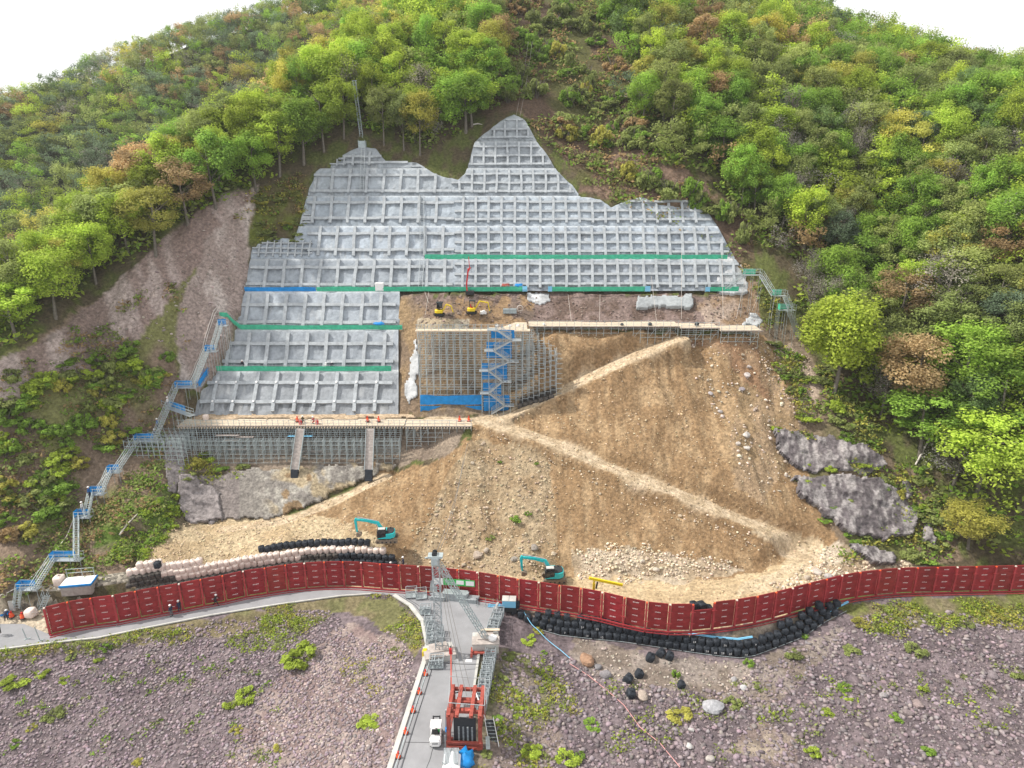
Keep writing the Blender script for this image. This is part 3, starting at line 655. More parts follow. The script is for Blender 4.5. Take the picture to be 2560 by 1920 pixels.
patch('concrete_wall', [(470, 1200), (600, 1176), (800, 1164), (1000, 1154), (985, 1165), (930, 1195), (850, 1228), (760, 1268), (690, 1300), (560, 1298), (470, 1306), (455, 1240)], M['oldcon'], 'old stained concrete wall with brown seep marks under the lower scaffold', 'wall', off=.5, nz=.28, cols=oldc, step=4, seed=3)
def rockc(x, y, p):
    n = fbm(x*1.8, y*.7, 16, 4, 5); q_ = float(sstep(.44, .60, n)); return (np.array((.35, .32, .315))*q_+np.array((.15, .13, .135))*(1-q_))*(.6+.8*float(fbm(x, y*.6, 7, 3, 1)))
for poly, lab in [([(1975, 1190), (2030, 1192), (2090, 1180), (2180, 1195), (2250, 1235), (2290, 1290), (2270, 1335), (2200, 1350), (2120, 1335), (2050, 1280), (2000, 1240)], 'large streaked grey rock face right of the soil slope'),
                  ([(1928, 1070), (1990, 1082), (2070, 1090), (2160, 1118), (2215, 1165), (2160, 1184), (2080, 1172), (2030, 1182), (1990, 1172), (1940, 1125)], 'upper purple grey rock outcrop among shrubs on the right slope'),
                  ([(2110, 1352), (2190, 1372), (2235, 1385), (2228, 1410), (2190, 1408), (2130, 1380)], 'low pale rock ledge just above the red fence at right'),
                  ([(2298, 1292), (2312, 1300), (2338, 1345), (2325, 1362), (2300, 1340)], 'narrow white rock slab beside the right hand trees'),
                  ([(2250, 1200), (2280, 1205), (2285, 1240), (2262, 1250)], 'small pale boulder face high on the right bank')]:
    patch('rock_outcrop', poly, M['oldcon'], lab, 'rock outcrop', off=1.0, nz=1.15, cols=rockc, step=3.5, relief=3.0, seed=int(poly[0][0]) % 50, skirt=1.6)
def rk2(x, y, p):
    n = fbm(x, y, 12, 3, 8); return np.array((.30, .265, .26))*(.6+.8*n)
patch('rock_outcrop', [(455, 1180), (500, 1195), (560, 1235), (560, 1300), (470, 1308), (448, 1260)], M['oldcon'], 'dark cracked rock face at the left end of the old concrete wall', 'rock outcrop', off=1.0, nz=.8, cols=rk2, step=4, relief=2.5, seed=9)
patch('rock_outcrop', [(420, 1080), (470, 1085), (468, 1180), (440, 1235), (422, 1230), (412, 1150)], M['oldcon'], 'rounded grey shotcreted rib behind the left end of the lower scaffold', 'rock outcrop', off=.7, nz=.3, cols=rk2, step=4, seed=12)
# ---------------------------------------------------------------- safety nets on the benches
def net(pts, h, m, label, cat='safety net', group='nets along the benches', post=2.6, rails=True):
    root = empty('safety_net', (0, 0, 0), 0, label, cat, group); pts = [Vector(p) for p in pts]
    VV = []; FF = []; t = 0; P = []
    for a, b in zip(pts[:-1], pts[1:]):
        n = max(1, int((b-a).length/.6))
        for i in range(n): P.append(a.lerp(b, i/n))
    P.append(pts[-1])
    rows = 5
    for i, p in enumerate(P):
        sag = .18*vnoise(p.x, p.z, 3.1, 7)
        for k in range(rows):
            zz = h*k/(rows-1)*(1-sag*(1 if k == rows-1 else 0)); VV.append((p.x, p.y-.05+(vnoise(p.x, k, 1.3, 3)-.5)*.22, p.z+zz))
    for i in range(len(P)-1):
        for k in range(rows-1): a = i*rows+k; FF.append((a, a+rows, a+rows+1, a+1))
    npmesh('net', VV, FF, m, root, smooth=True)
    L_ = 0; last = -9; pm = MB(); rm_ = MB()
    for i, p in enumerate(P):
        if i: L_ += (P[i]-P[i-1]).length
        if L_-last >= post or i == len(P)-1: MB().bar(p+Vector((0, .12, -.15)), p+Vector((0, .12, h+.25)), .06).build('post', M['dsteel'], root); last = L_
    if rails:
        for hh in (.45*h, h+.05): 
            for a, b in zip(P[::4], P[4::4]+[P[-1]]): rm_.bar(a+Vector((0, .1, hh)), b+Vector((0, .1, hh)), .045)
        rm_.build('rail', M['dsteel'], root)
    return root
def bench(i, px, dy=-.75):
    y, z = BEN[i]; y += dy; return Vector((XP(px, y, z), y, z+.05))
net([bench(4, x) for x in (1062, 1400, 1818)], .95, M['green'], 'long upper green net crossing the right half of the lattice slope')
net([bench(3, x) for x in (612, 790)], .9, M['blue'], 'blue net at the left end of the middle bench')
net([bench(3, x) for x in (792, 1000, 1308)], .95, M['green'], 'green net along the middle bench above the yellow diggers')
net([bench(3, x) for x in (1378, 1500, 1616)], .95, M['green'], 'green net with a blue end in the middle of the middle bench')
net([bench(3, x) for x in (1764, 1846)], 1.0, M['green'], 'short green net at the right end of the middle bench')
net([bench(2, x) for x in (602, 800, 1006)], .95, M['green'], 'green net on the second bench, ending beside the soil cut')
net([bench(2, 602), bench(2, 588)+Vector((0, -.6, 1.3)), bench(2, 578)+Vector((0, -1, 2.6)), bench(2, 560)+Vector((0, -1, 2.7))], 1.0, M['green'], 'steep short green net stepping up at the left end of the second bench')
net([bench(1, x) for x in (522, 750, 978)], 1.0, M['green'], 'lowest green net, stretched across the slope above the platform')
for i, x0, x1, lab in [(3, 1306, 1318, 'blue sheet wrapped round the net end left of the white gap'), (3, 1370, 1380, 'blue sheet wrapped round the net end right of the white gap'), (3, 1612, 1625, 'blue sheet on the net end near the grey bulge'), (3, 1762, 1774, 'blue sheet on the left end of the short net')]:
    net([bench(i, x0)+Vector((0, -.15, 0)), bench(i, x1)+Vector((0, -.15, 0))], 1.05, M['lblue'], lab, 'sheet', 'blue wraps on net ends', rails=False)
# ladders on the slope
def ladder(a, b, w_, label, rails=True, name='ladder', step=.45):
    root = empty(name, (0, 0, 0), 0, label, 'ladder'); a = Vector(a); b = Vector(b); d = (b-a); n = int(d.length/step)
    sx = d.cross(Vector((0, -1, .6))).normalized()*(w_/2)
    for s in (-1, 1): MB().bar(a+sx*s, b+sx*s, .09, .12).build('rail', M['alu'], root)
    t = MB()
    for i in range(n+1): p = a.lerp(b, i/n); t.bar(p-sx, p+sx, .05)
    t.build('rungs', M['alu'], root)
    return root
def wp(px, py, out=.7): q = wallhit(px, py); return q+Vector((0, -out*.75, out*.6))
ladder(wp(906, 482), wp(910, 372, .9), .75, 'tall white ladder from the small hill crest down the upper lattice')
ladder(wp(1052, 725), wp(1056, 650), .8, 'lower length of the long ladder between the wide and fine grids')
ladder(wp(1056, 645), wp(1056, 567), .8, 'middle length of the long ladder, ending at the upper green net')
ladder(wp(1056, 563), wp(1055, 492), .8, 'upper length of the long ladder up to the fine grid')
# ---------------------------------------------------------------- lower plank platform on scaffold
def deckrow(name, label, X0, X1, Yf, Yb, z, sp, lv, rows, cat='scaffold platform', zlow=None, joist=True, guard=True, planks=True):
    root = empty(name, (0, 0, 0), 0, label, cat)
    d = MB(); y = Yf
    rr = random.Random(3)
    x = X0
    while x < X1-.1:
        x2 = min(X1, x+rr.uniform(3, 4.2)); k = 0; y = Yf
        while y < Yb-.05: d.box(x+.02, x2-.02, y, y+.36, z-.06+rr.uniform(-.01, .02), z+rr.uniform(-.01, .02)); y += .4
        x = x2
    if planks:
        d.build('plank_deck', M['wood'], root)
        d = MB(); d.box(X0, X1, Yf-.07, Yf-.02, z-.02, z+.16); d.build('toe_board', M['wood2'], root)
    if joist:
        j = MB(); x = X0+.3
        while x < X1: j.box(x, x+.12, Yf-.35, Yb, z-.3, z-.08); x += .5
        j.build('joists', M['wood'], root)
    np_ = 0
    ys = [Yf+.25+(Yb-Yf-.5)*i/(rows-1) for i in range(rows)]
    npost = 0; back = MB(); br = MB(); nb = 0
    nx_ = int((X1-X0)/sp)
    for r_, y in enumerate(ys):
        for i in range(nx_+1):
            x = X0+.2+i*sp; g = tz1(x, y)
            if g > z-.4: continue
            if r_ == 0 or (r_ == 1 and npost < 96): MB().bar((x, y, max(g-.2, z-16)), (x, y, z-.1+(1.25 if r_ == 0 and guard else 0)), .065).build('standard', M['dsteel'], root); npost += 1
            else: back.bar((x, y, g-.2), (x, y, z-.1), .075)
    if back.v: tag(back.build('back_standards', M['dsteel'], root), kind='stuff')
    zz = z-.4; k = 0
    while zz > z-lv:
        for r_, y in enumerate(ys):
            run = []; seg = MB()
            for i in range(nx_+1):
                x = X0+.2+i*sp
                ok = tz1(x, y) < zz+.1
                if ok: run.append(x)
                if (not ok or i == nx_) and len(run) > 1: seg.bar((run[0], y-.05, zz), (run[-1], y-.05, zz), .055); run = []
                elif not ok: run = []
            if seg.v: seg.build('ledger', M['dsteel'], root)
        zz -= .8; k += 1
    for i in range(nx_):
        x = X0+.2+i*sp
        for q in range(int(lv/1.9)):
            z1_ = z-.4-q*1.9; z0_ = z1_-1.9
            if tz1(x+sp/2, ys[0]) < z0_+.6 and (i+q) % 2 == 0:
                br.bar((x, ys[0], z0_), (x+sp, ys[0], z1_), .04); nb += 1
            for r_ in range(rows-1):
                if tz1(x, (ys[r_]+ys[r_+1])/2) < z0_+.4: br.bar((x, ys[r_], z0_), (x, ys[r_+1], z1_), .03); br.bar((x, ys[r_], z1_), (x, ys[r_+1], z1_), .035)
    if br.v: tag(br.build('braces', M['dsteel'], root), kind='stuff')
    if guard:
        g_ = MB()
        for hh in (.5, 1.05): g_.bar((X0, Yf+.2, z+hh), (X1, Yf+.2, z+hh), .045)
        g_.build('guard_rail', M['dsteel'], root)
    return root
ZP = BEN[0][1]
deckrow('scaffold_platform', 'long lower plank platform on dense scaffold at the foot of the lattice slope', -57.5, -18.6, 109.2, 112.6, ZP, .95, 8.5, 4)
deckrow('scaffold_platform', 'right end of the lower plank platform, standing on open scaffold beside the haul road', -18.4, -6.8, 108.6, 112.0, ZP+.15, 1.25, 9.5, 4)
deckrow('scaffold_platform', 'bare lower scaffold tier stepping out below the left half of the lower platform', -58.5, -19, 107.3, 109.0, 15.2, 1.3, 6.5, 3, joist=False, guard=False, planks=False)
deckrow('scaffold_platform', 'ragged scaffold frame wrapped round the rock rib at the far left', -64.5, -54.5, 104.2, 110.5, 16.4, .95, 11, 5, joist=False, guard=False, planks=False)
# berm of gravel behind the platform
tag(patch('gravel_berm', [(495, 1036), (990, 1030), (1035, 1036), (1040, 1052), (480, 1058)], M['ground'], None, None, off=.1, nz=.08, surf=lambda x, y: Vector((XP(x, 112.4+(1056-y)*.11, ZP-.05), 112.4+(1056-y)*.11, ZP-.02+(1056-y)*.012)), cols=lambda x, y, p: np.array((.50, .38, .26))*(.8+.4*fbm(p.x, p.y, .6, 2, 1)), step=5), kind='structure')
# chutes hanging from the platform
for k, (px, lab) in enumerate([(752, 'left planked chute with black mouth hanging from the lower platform'), (926, 'right planked chute with black mouth hanging from the lower platform')]):
    X = XP(px, 108.4, 16.6); root = empty('debris_chute', (X, 108.4, 16.8), 0, lab, 'chute', 'chutes under the lower platform')
    a = Vector((0, 0, 0)); b = Vector((-.75 if k == 0 else -.1, -2.9, -6.3)); m_ = MB(); n = 15
    for i in range(n):
        p = a.lerp(b, i/n); q = a.lerp(b, (i+1)/n); m_.bar(p+Vector((0, -.03*(i % 2), 0)), q, 1.35, .12+.05*(i % 2), up=(0, -1, .3))
    m_.build('plank_trough', M['wood2'], root)
    s_ = MB(); [s_.bar(a+Vector((sx, -.12, 0)), b+Vector((sx, -.12, 0)), .08, .35, up=(0, -1, .3)) for sx in (-.7, .7)]; s_.build('side_boards', M['dsteel'], root)
    c_b = MB(); c_b.bar(b, b+Vector((0, -.55, -1.9)), 1.25, .7, up=(0, -1, .3)); c_b.build('rubber_mouth', M['blackbag'], root, bevel=.06)
# working boards inside the lower scaffold
for px, py, ln, c in [(590, 1092, 3, 'wood2'), (540, 1088, 4, 'wood2'), (720, 1090, 4.2, 'lblue'), (560, 1122, 4, 'wood2'), (740, 1128, 5, 'wood2'), (470, 1148, 5, 'wood2'), (560, 1100, 2.6, 'wood2')]:
    v = py-960; Yq = 108.9; q = RY(px, py, Yq); b = MB(); b.box(0, ln, -.3, .3, -.04, .04); o = b.build('walk_board', M[c]); o.location = q
    tag(o, ('pale blue' if c == 'lblue' else 'weathered')+' walk board lying in the lower scaffold, %s from the left' % ordn(sorted([590, 540, 720, 560, 740, 470, 560.5]).index(px if py != 1100 else 560.5)), 'board', 'boards in the lower scaffold')
# ---------------------------------------------------------------- tall scaffold bay with stair tower
ZT = 32.3; YT = 115.2; ZB = 17.3
root = empty('tall_scaffold', (0, 0, 0), 0, 'tall grey tube scaffold bay between the two deck levels, left of its blue stair tower', 'scaffold')
XL, XRt = XP(1047, YT, 25), XP(1335, YT, 25); sp = 1.22; nxx = int((XRt-XL)/sp); rowsY = [YT, YT+1.6, YT+3.4, YT+5.2]
bk = MB()
def topz(x): return ZT if x < XP(1318, YT, 30) else ZT-1.8
for r_, y in enumerate(rowsY):
    for i in range(nxx+1):
        x = XL+i*sp; g = tz1(x, y)
        b_ = Vector((x, y, g-.2)); t_ = Vector((x+.1*((i+r_) % 2), y, topz(x)+(.0 if r_ else 1.1)))
        if g > ZT-1: continue
        if r_ == 0: MB().bar(b_, t_, .085).build('standard', M['steel'], root)
        elif r_ == 1: MB().bar(b_, t_, .075).build('standard', M['dsteel'], root)
        else: bk.bar(b_, t_, .075)
tag(bk.build('back_standards', M['dsteel'], root), kind='stuff')
z = ZB+.6; kk = 0; brc = MB()
while z < ZT+.2:
    for r_, y in enumerate(rowsY[:3]):
        for dz in (0, .45, .9):
            if dz and r_ == 1: continue
            x0 = XL
            while x0 < XRt and tz1(x0, y) > z+dz: x0 += sp
            x1 = XRt-(1.5 if z < 20 else 0)
            if x1-x0 > 2: MB().bar((x0, y-.06, z+dz), (x1, y-.06, z+dz), .05).build('ledger', M['dsteel'], root)
    for i in range(nxx):
        x = XL+i*sp
        if tz1(x, YT+.8) < z: brc.bar((x, rowsY[0], z), (x, rowsY[1], z+1.7), .045)
        if (i+kk) % 3 == 0: brc.bar((x, YT+.1, z), (x+sp, YT+.1, z+1.8), .045)
    z += 1.83; kk += 1
tag(brc.build('braces', M['dsteel'], root), kind='stuff')
dk = MB(); dk.box(XL-.3, XP(1325, YT, ZT), YT-.35, YT+1.2, ZT-.12, ZT); dk.build('top_boards', M['wood'], root)
gr = MB()
for hh in (.5, 1.05): gr.bar((XL-.3, YT-.2, ZT+hh), (XP(1320, YT, ZT), YT-.2, ZT+hh), .05)
gr.build('guard_rail', M['dsteel'], root)
dk2 = MB(); X0_, X1_ = XP(1225, 116, ZT), XP(1318, 116, ZT)
for k in range(12): dk2.box(X0_+rnd.uniform(-.6, 0) if k < 4 else X0_+1+.3*k, X1_, YT+.2+.5*k, YT+.62+.5*k, ZT-.04, ZT+.06)
dk2.build('plank_deck', M['wood'], root)
# blue sheeting and the stair tower in front
def sheet(x0, x1, y, z0, z1, name, label, group):
    nx_ = max(2, int((x1-x0)/.45)); nz_ = max(2, int((z1-z0)/.4)); VV = []; FF = []
    for i in range(nx_+1):
        for k in range(nz_+1):
            x = x0+(x1-x0)*i/nx_; zz = z0+(z1-z0)*k/nz_
            VV.append((x+(vnoise(k, x, 1.1, 4)-.5)*.1, y+(fbm(x, zz*2, 1.1, 2, 5)-.5)*.45, zz+((vnoise(x, k, 2.3, 8)-.5)*.22 if k in (0, nz_) else 0)))
    for i in range(nx_):
        for k in range(nz_): a = i*(nz_+1)+k; FF.append((a, a+nz_+1, a+nz_+2, a+1))
    return tag(npmesh(name, VV, FF, M['blue'], smooth=True), label, 'tarpaulin', group)
def zat(py, Y): r = ray(0, py); return CAMZ+r[2]/r[1]*Y
ys_ = YT-.3
sheet(XP(1050, ys_, 20), XP(1206, ys_, 20), ys_, zat(1011, ys_), zat(988, ys_), 'blue_tarpaulin', 'upper of two long blue sheets along the foot of the tall scaffold', 'blue sheets on the scaffold')
sheet(XP(1050, ys_, 19), XP(1206, ys_, 19), ys_, zat(1033, ys_), zat(1015, ys_), 'blue_tarpaulin', 'lower of two long blue sheets along the foot of the tall scaffold', 'blue sheets on the scaffold')
yt_ = YT-1.6
for x0, x1, a, b, lab in [(1229, 1286, 846, 825, 'topmost blue sheet behind the zigzag stairs'), (1217, 1279, 895, 855, 'second blue sheet from the top behind the zigzag stairs'), (1204, 1268, 948, 908, 'third blue sheet from the top behind the zigzag stairs'), (1207, 1253, 986, 957, 'narrow fourth blue sheet from the top behind the stairs'), (1208, 1272, 1031, 989, 'bottom blue sheet behind the lowest flight of stairs')]:
    sheet(XP(x0, YT-.3, 24), XP(x1, YT-.3, 24), YT-.35, zat(a, YT-.3), zat(b, YT-.3), 'blue_tarpaulin', lab, 'blue sheets on the scaffold')
sheet(XP(1262, YT-.3, 19), XP(1274, YT-.3, 19), YT-.5, zat(1008, YT-.3), zat(988, YT-.3), 'blue_tarpaulin', 'small blue sheet at the right foot of the stair tower', 'blue sheets on the scaffold')
st = empty('stair_tower', (0, 0, 0), 0, 'metal zigzag stair tower in front of the blue sheets', 'stairs')
def flight(a, b, wd, root, steps, m1=M['alu'], rails=True, depth=.0, nm='flight'):
    a = Vector(a); b = Vector(b); d = b-a; s = Vector((-d.y, d.x, 0)); s = s.normalized()*(wd/2) if s.length > .01 else Vector((wd/2, 0, 0))
    f = MB()
    for q in (-1, 1): f.bar(a+s*q, b+s*q, .07, .24)
    for i in range(steps): p = a.lerp(b, (i+.5)/steps); f.bar(p-s, p+s, .26, .05)
    o = f.build(nm, m1, root)
    if rails:
        r = MB()
        for q in (-1, 1):
            for hh in (.5, 1.0): r.bar(a+s*q+Vector((0, 0, hh)), b+s*q+Vector((0, 0, hh)), .05)
            n = max(2, int(d.length/1.2))
            for i in range(n+1): p = a.lerp(b, i/n)+s*q; r.bar(p, p+Vector((0, 0, 1.0)), .05)
        r.build('hand_rail', m1, root)
    return o
LV = [(1213, 1034), (1278, 1013), (1207, 982), (1272, 953), (1205, 926), (1290, 903), (1218, 876), (1296, 850), (1225, 824)]
pts = []
for k, (px, py) in enumerate(LV):
    z = zat(py, yt_); pts.append(Vector((XP(px, yt_, z), yt_, z)))
for k, p in enumerate(pts[:-1]):
    q = pts[k+1]; dx = (q-p).normalized(); s = 1 if q.x > p.x else -1
    a = p+Vector((s*1.1, 0, 0)); b = q-Vector((s*1.1, 0, 0)); flight(a, b, .75, st, 8)
    l = MB(); xs0 = sorted((q.x-s*1.2, q.x+s*.5)); l.box(xs0[0], xs0[1], yt_-.55, yt_+1.1, q.z-.12, q.z); l.build('landing', M['alu'], st)
for px in (1204, 1222, 1240, 1258, 1276, 1294):
    x = XP(px, yt_, 25); z1_ = ZT+1 if px > 1215 else 27
    if px > 1280: continue
    for y in (yt_-.5, yt_+.9): MB().bar((x, y, tz1(x, y)-.1), (x, y, z1_), .06).build('standard', M['dsteel'], st)
for x0, x1, py in [(1208, 1280, 1008), (1204, 1276, 982), (1204, 1276, 950), (1204, 1290, 925), (1206, 1292, 903), (1216, 1296, 876)]:
    l = MB(); z = zat(py, yt_); l.bar((XP(x0, yt_, z), yt_-.5, z+1), (XP(x1, yt_, z), yt_-.5, z+1), .05); l.bar((XP(x0, yt_, z), yt_-.5, z+.5), (XP(x1, yt_, z), yt_-.5, z+.5), .05); l.build('guard_rail', M['alu'], st)
# right hand lower step of the scaffold
r2 = empty('side_scaffold', (0, 0, 0), 0, 'low grey scaffold stepping down on the right of the stair tower', 'scaffold')
bb = MB(); lg = MB()
for r_, y in enumerate((114.6, 116.4, 118.2, 120)):
    for i in range(8):
        x = XP(1292, 115, 24)+i*1.0-r_*.1; g = tz1(x, y); t = 29.8-max(0, i-4)*.5
        if g < t-1:
            (MB().bar((x, y, g-.2), (x, y, t), .075).build('standard', M['steel'], r2))
            for z in np.arange(max(g, 17)+.4, t, .92): lg.bar((x, y, z), (x+1.0, y, z), .05); (bb.bar((x, y, z), (x, y+1.8, z), .05) if int(z*10) % 2 else bb.bar((x, y, z), (x, y+1.8, z+1.5), .045))
tag(lg.build('ledgers', M['dsteel'], r2), kind='stuff'); tag(bb.build('braces', M['dsteel'], r2), kind='stuff')
# ---------------------------------------------------------------- upper long deck
ZU = 31.5
def updeck(px0, px1, Yf, Yb, z, label):
    deckrow('upper_deck', label, XP(px0, Yf, z), XP(px1, Yf, z), Yf, Yb, z, 1.35, 2.4, 3, joist=False)
updeck(1322, 1700, 121.3, 125.4, ZU, 'left two thirds of the long upper plank deck over the brown soil slope')
updeck(1702, 1800, 120.7, 124.9, ZU-.15, 'slightly lower middle step of the long upper plank deck')
updeck(1802, 1908, 119.9, 124.4, ZU-.45, 'right end of the long upper plank deck beside the white shotcrete cone')
for px, py, s, c, lab in [(1625, 806, 1, 'dark', 'dark hose coil on the upper deck, left of centre'), (1555, 806, .8, 'dark', 'small dark tool heap on the left part of the upper deck'), (1742, 808, 1.1, 'dark', 'dark machine bundle on the middle step of the upper deck'), (1295, 808, .8, 'white', 'white sack at the left end of the upper deck'), (1275, 812, .7, 'white', 'white sack beside the stair tower head'), (1243, 812, .7, 'white', 'white sack left of the stair tower head'), (1360, 802, .7, 'white', 'small white sack at the back of the upper deck')]:
    q = RY(px, py+4, 122.5 if px > 1320 else 118); o = MB().tube([(0, 0, 0), (0, 0, .25*s), (0, .05, .45*s), (0, .05, .55*s)], [.35*s, .42*s, .3*s, .08*s], 8).build('sack' if c == 'white' else 'equipment_bundle', M[c]); o.location = (q.x, q.y, (ZU if px > 1320 else ZT)+.04); o.rotation_euler = (0, 0, px)
    tag(o, lab, 'sack' if c == 'white' else 'equipment')
# two steel boxes and hose reel by the diggers
for px, lab in ((1266, 'left of two grey steel crates on the pad right of the yellow diggers'), (1283, 'right of two grey steel crates on the pad right of the yellow diggers')):
    q = hit(px, 784); r = empty('steel_crate', q, 0, lab, 'crate', 'grey crates on the upper pad')
    b = MB(); b.box(-.6, .6, -.4, .4, .08, .85); b.build('box_body', M['dsteel'], r, bevel=.03)
    f = MB(); [f.bar((sx*.6, sy*.42, 0), (sx*.6, sy*.42, .92), .07) for sx in (-1, 1) for sy in (-1, 1)]; f.bar((-.62, -.42, .9), (.62, -.42, .9), .07); f.bar((-.62, .42, .9), (.62, .42, .9), .07); f.build('corner_frame', M['steel'], r)
# ---------------------------------------------------------------- red barrier fence
fr = empty('barrier_fence', FENCE[0], 0, 'long winding red steel panel fence between the road and the earth slope', 'fence')
fo = FENCE[0]
FH = 4.25
def frel(p): return Vector(p)-fo
rl = MB()
for i, (a, b) in enumerate(zip(FENCE[:-1], FENCE[1:])):
    d = (b-a); ln = d.length; d.normalize(); n = Vector((d.y, -d.x, 0))          # n points to the camera side
    h = FH-1.05 if i == 31 else FH
    p = MB(); gap = .21; A = frel(a)+d*gap-n*.1; B = frel(b)-d*gap-n*.1; nb = 3 if i == 31 else 4; bh = (h-.16)/nb
    for k in range(nb):
        z0 = .16+k*bh
        q = [A+Vector((0, 0, z0)), B+Vector((0, 0, z0)), B+Vector((0, 0, z0+bh-.035)), A+Vector((0, 0, z0+bh-.035))]
        p.bar((A+Vector((0, 0, z0+bh/2-.0175))), (B+Vector((0, 0, z0+bh/2-.0175))), .07, bh-.035)
        p.bar(A+Vector((0, 0, z0+bh-.03))-n*.0, B+Vector((0, 0, z0+bh-.03)), .12, .05)
    po = p.build('panel', M['red'], fr); v_ = .86+.3*random.Random(i).random(); po.color = (v_, v_*random.Random(i+5).uniform(.9, 1.3), v_, 1)
    t = MB()                                                # the small white stencilled line on every board
    mid = (A+B)/2
    for k in range(nb):
        z0 = .16+k*bh+bh*.55; xx = -.36; r5 = random.Random(41+(i*7+k) % 5)
        while xx < .36:
            wd = r5.choice((.05, .07, .09)); c = mid+d*xx+n*.045+Vector((0, 0, z0))
            t.bar(c-Vector((0, 0, .055)), c+Vector((0, 0, .055)), wd*.55, .012, up=n); 
            if r5.random() < .6: t.bar(c+Vector((0, 0, .05)), c+d*wd+Vector((0, 0, .05)), .03, .012, up=n)
            if r5.random() < .4: t.bar(c-Vector((0, 0, .05)), c+d*wd-Vector((0, 0, .05)), .03, .012, up=n)
            xx += wd+.045
    t.build('stencil_line', M['white'], po)
for i, a in enumerate(FENCE):
    d = (FENCE[min(i+1, len(FENCE)-1)]-FENCE[max(i-1, 0)]).normalized(); n = Vector((d.y, -d.x, 0)); c = frel(a)
    p = MB(); p.bar(c+n*.12+Vector((0, 0, -.3)), c+n*.12+Vector((0, 0, FH-.15)), .26, .05, up=n); p.bar(c-n*.12+Vector((0, 0, -.3)), c-n*.12+Vector((0, 0, FH-.15)), .26, .05, up=n)
    p.bar(c+Vector((0, 0, -.3)), c+Vector((0, 0, FH-.15)), .05, .22, up=n)
    for hh in (1.3, 3.1): p.bar(c-d*.35+n*.17+Vector((0, 0, hh)), c+d*.35+n*.17+Vector((0, 0, hh)), .06, .09)
    po = p.build('post', M['red'], fr); po.color = (1.45, 1.9, 1.8, 1)
    q = MB(); q.bar(c+Vector((0, 0, FH-.15)), c+Vector((0, 0, FH-.02)), .2, .22, up=n); q.build('post_cap', M['orange' if i % 3 else 'pinkbag'], po)
for a, b in zip(FENCE[:-1], FENCE[1:]):
    d = (b-a).normalized(); n = Vector((d.y, -d.x, 0))
    rl.bar(frel(a)+n*.35+Vector((0, 0, .12)), frel(b)+n*.35+Vector((0, 0, .12)), .16, .22)
    rl.bar(frel(a)+n*.8+Vector((0, 0, .07)), frel(b)+n*.8+Vector((0, 0, .07)), .08, .12)
rl.build('base_rail', M['red'], fr).color = (1.2, 1.4, 1.4, 1)
e0 = MB(); d0 = (FENCE[1]-FENCE[0]).normalized(); 
for k in range(3): e0.bar(Vector((0, 0, .6+1.3*k))-d0*.1, Vector((.3, 1.1, .6+1.3*k))-d0*.3, .08)
e0.bar(Vector((.3, 1.1, 0))-d0*.3, Vector((.3, 1.1, 3.3))-d0*.3, .14); e0.build('end_brace', M['red'], fr)
# ---------------------------------------------------------------- tonne bags
def bagmesh(seed, kind, hh=.92, rr=.5):
    r6 = random.Random(seed); n = 14; rings = [(0, .86), (.05, .97), (.3, 1.03), (.6, 1.03), (.86, 1.0), (.95, .84), (.98, .45)]
    V = []; F_ = []
    for zf, rf in rings:
        for k in range(n):
            a = 2*math.pi*k/n; sq = 1-.13*math.cos(4*a)
            q = rr*rf*sq*(1+.05*math.sin(3*a+seed)+r6.uniform(-.02, .02)); V.append((q*math.cos(a), q*math.sin(a), hh*zf+.03*math.sin(2*a+seed)*(zf > .5)))
    for i in range(len(rings)-1):
        for k in range(n): F_.append((i*n+k, i*n+(k+1) % n, (i+1)*n+(k+1) % n, (i+1)*n+k))
    m = MB(); m.add(V, F_, True); b = (len(rings)-1)*n
    m.add([V[b+k] for k in range(n)]+[(0, 0, hh*1.0)], [(k, (k+1) % n, n) for k in range(n)], True)
    if kind: # tied neck and straps
        m.tube([(0, 0, hh*.93), (.03, 0, hh*1.05), (.05, .04, hh*1.13)], [.14, .07, .12], 7)
    m.add([], [])
    return m
def lid(m): return m
BAGS = {}
for kind, mm in (('pink', 'pinkbag'), ('dirty', 'dirtybag'), ('black', 'blackbag')):
    for s in range(3):
        o = bagmesh(s*3+1, True, .90+.05*s, .48).build('tonne_bag', M[mm]); lp = MB()
        for a in (.8, 2.4, 4.0, 5.5):
            x, y = .42*math.cos(a), .42*math.sin(a); lp.tube([(x*1.05, y*1.05, .35), (x*1.08, y*1.08, .8), (x*.7, y*.7, 1.0), (x*.2, y*.2, 1.02)], .022, 4)
        COL.objects.unlink(o); l = lp.build('lifting_loop', M['white' if kind == 'pink' else mm], o)
        BAGS[(kind, s)] = [o, l, False]
def bag(kind, p, rz, label, group, s=None, sc=1.0, tilt=0):
    s = rnd.randrange(3) if s is None else s; src, l, used = BAGS[(kind, s)]
    if not used: COL.objects.link(src); BAGS[(kind, s)][2] = True; o = src
    else:
        o = src.copy(); COL.objects.link(o); c = l.copy(); COL.objects.link(c); c.parent = o
    o.location = p; o.rotation_euler = (rnd.uniform(-.07, .07)+tilt, rnd.uniform(-.07, .07), rz); o.scale = (sc, sc, sc*rnd.uniform(.93, 1.05))
    tag(o, label, 'bag', group); return o
fx_ = np.array([p[0] for p in FENCE_PX]); fY_ = np.array([p.y for p in FENCE])
def fenceY(px): return float(np.interp(px, fx_, fY_))
rows = {}
px = 322.0
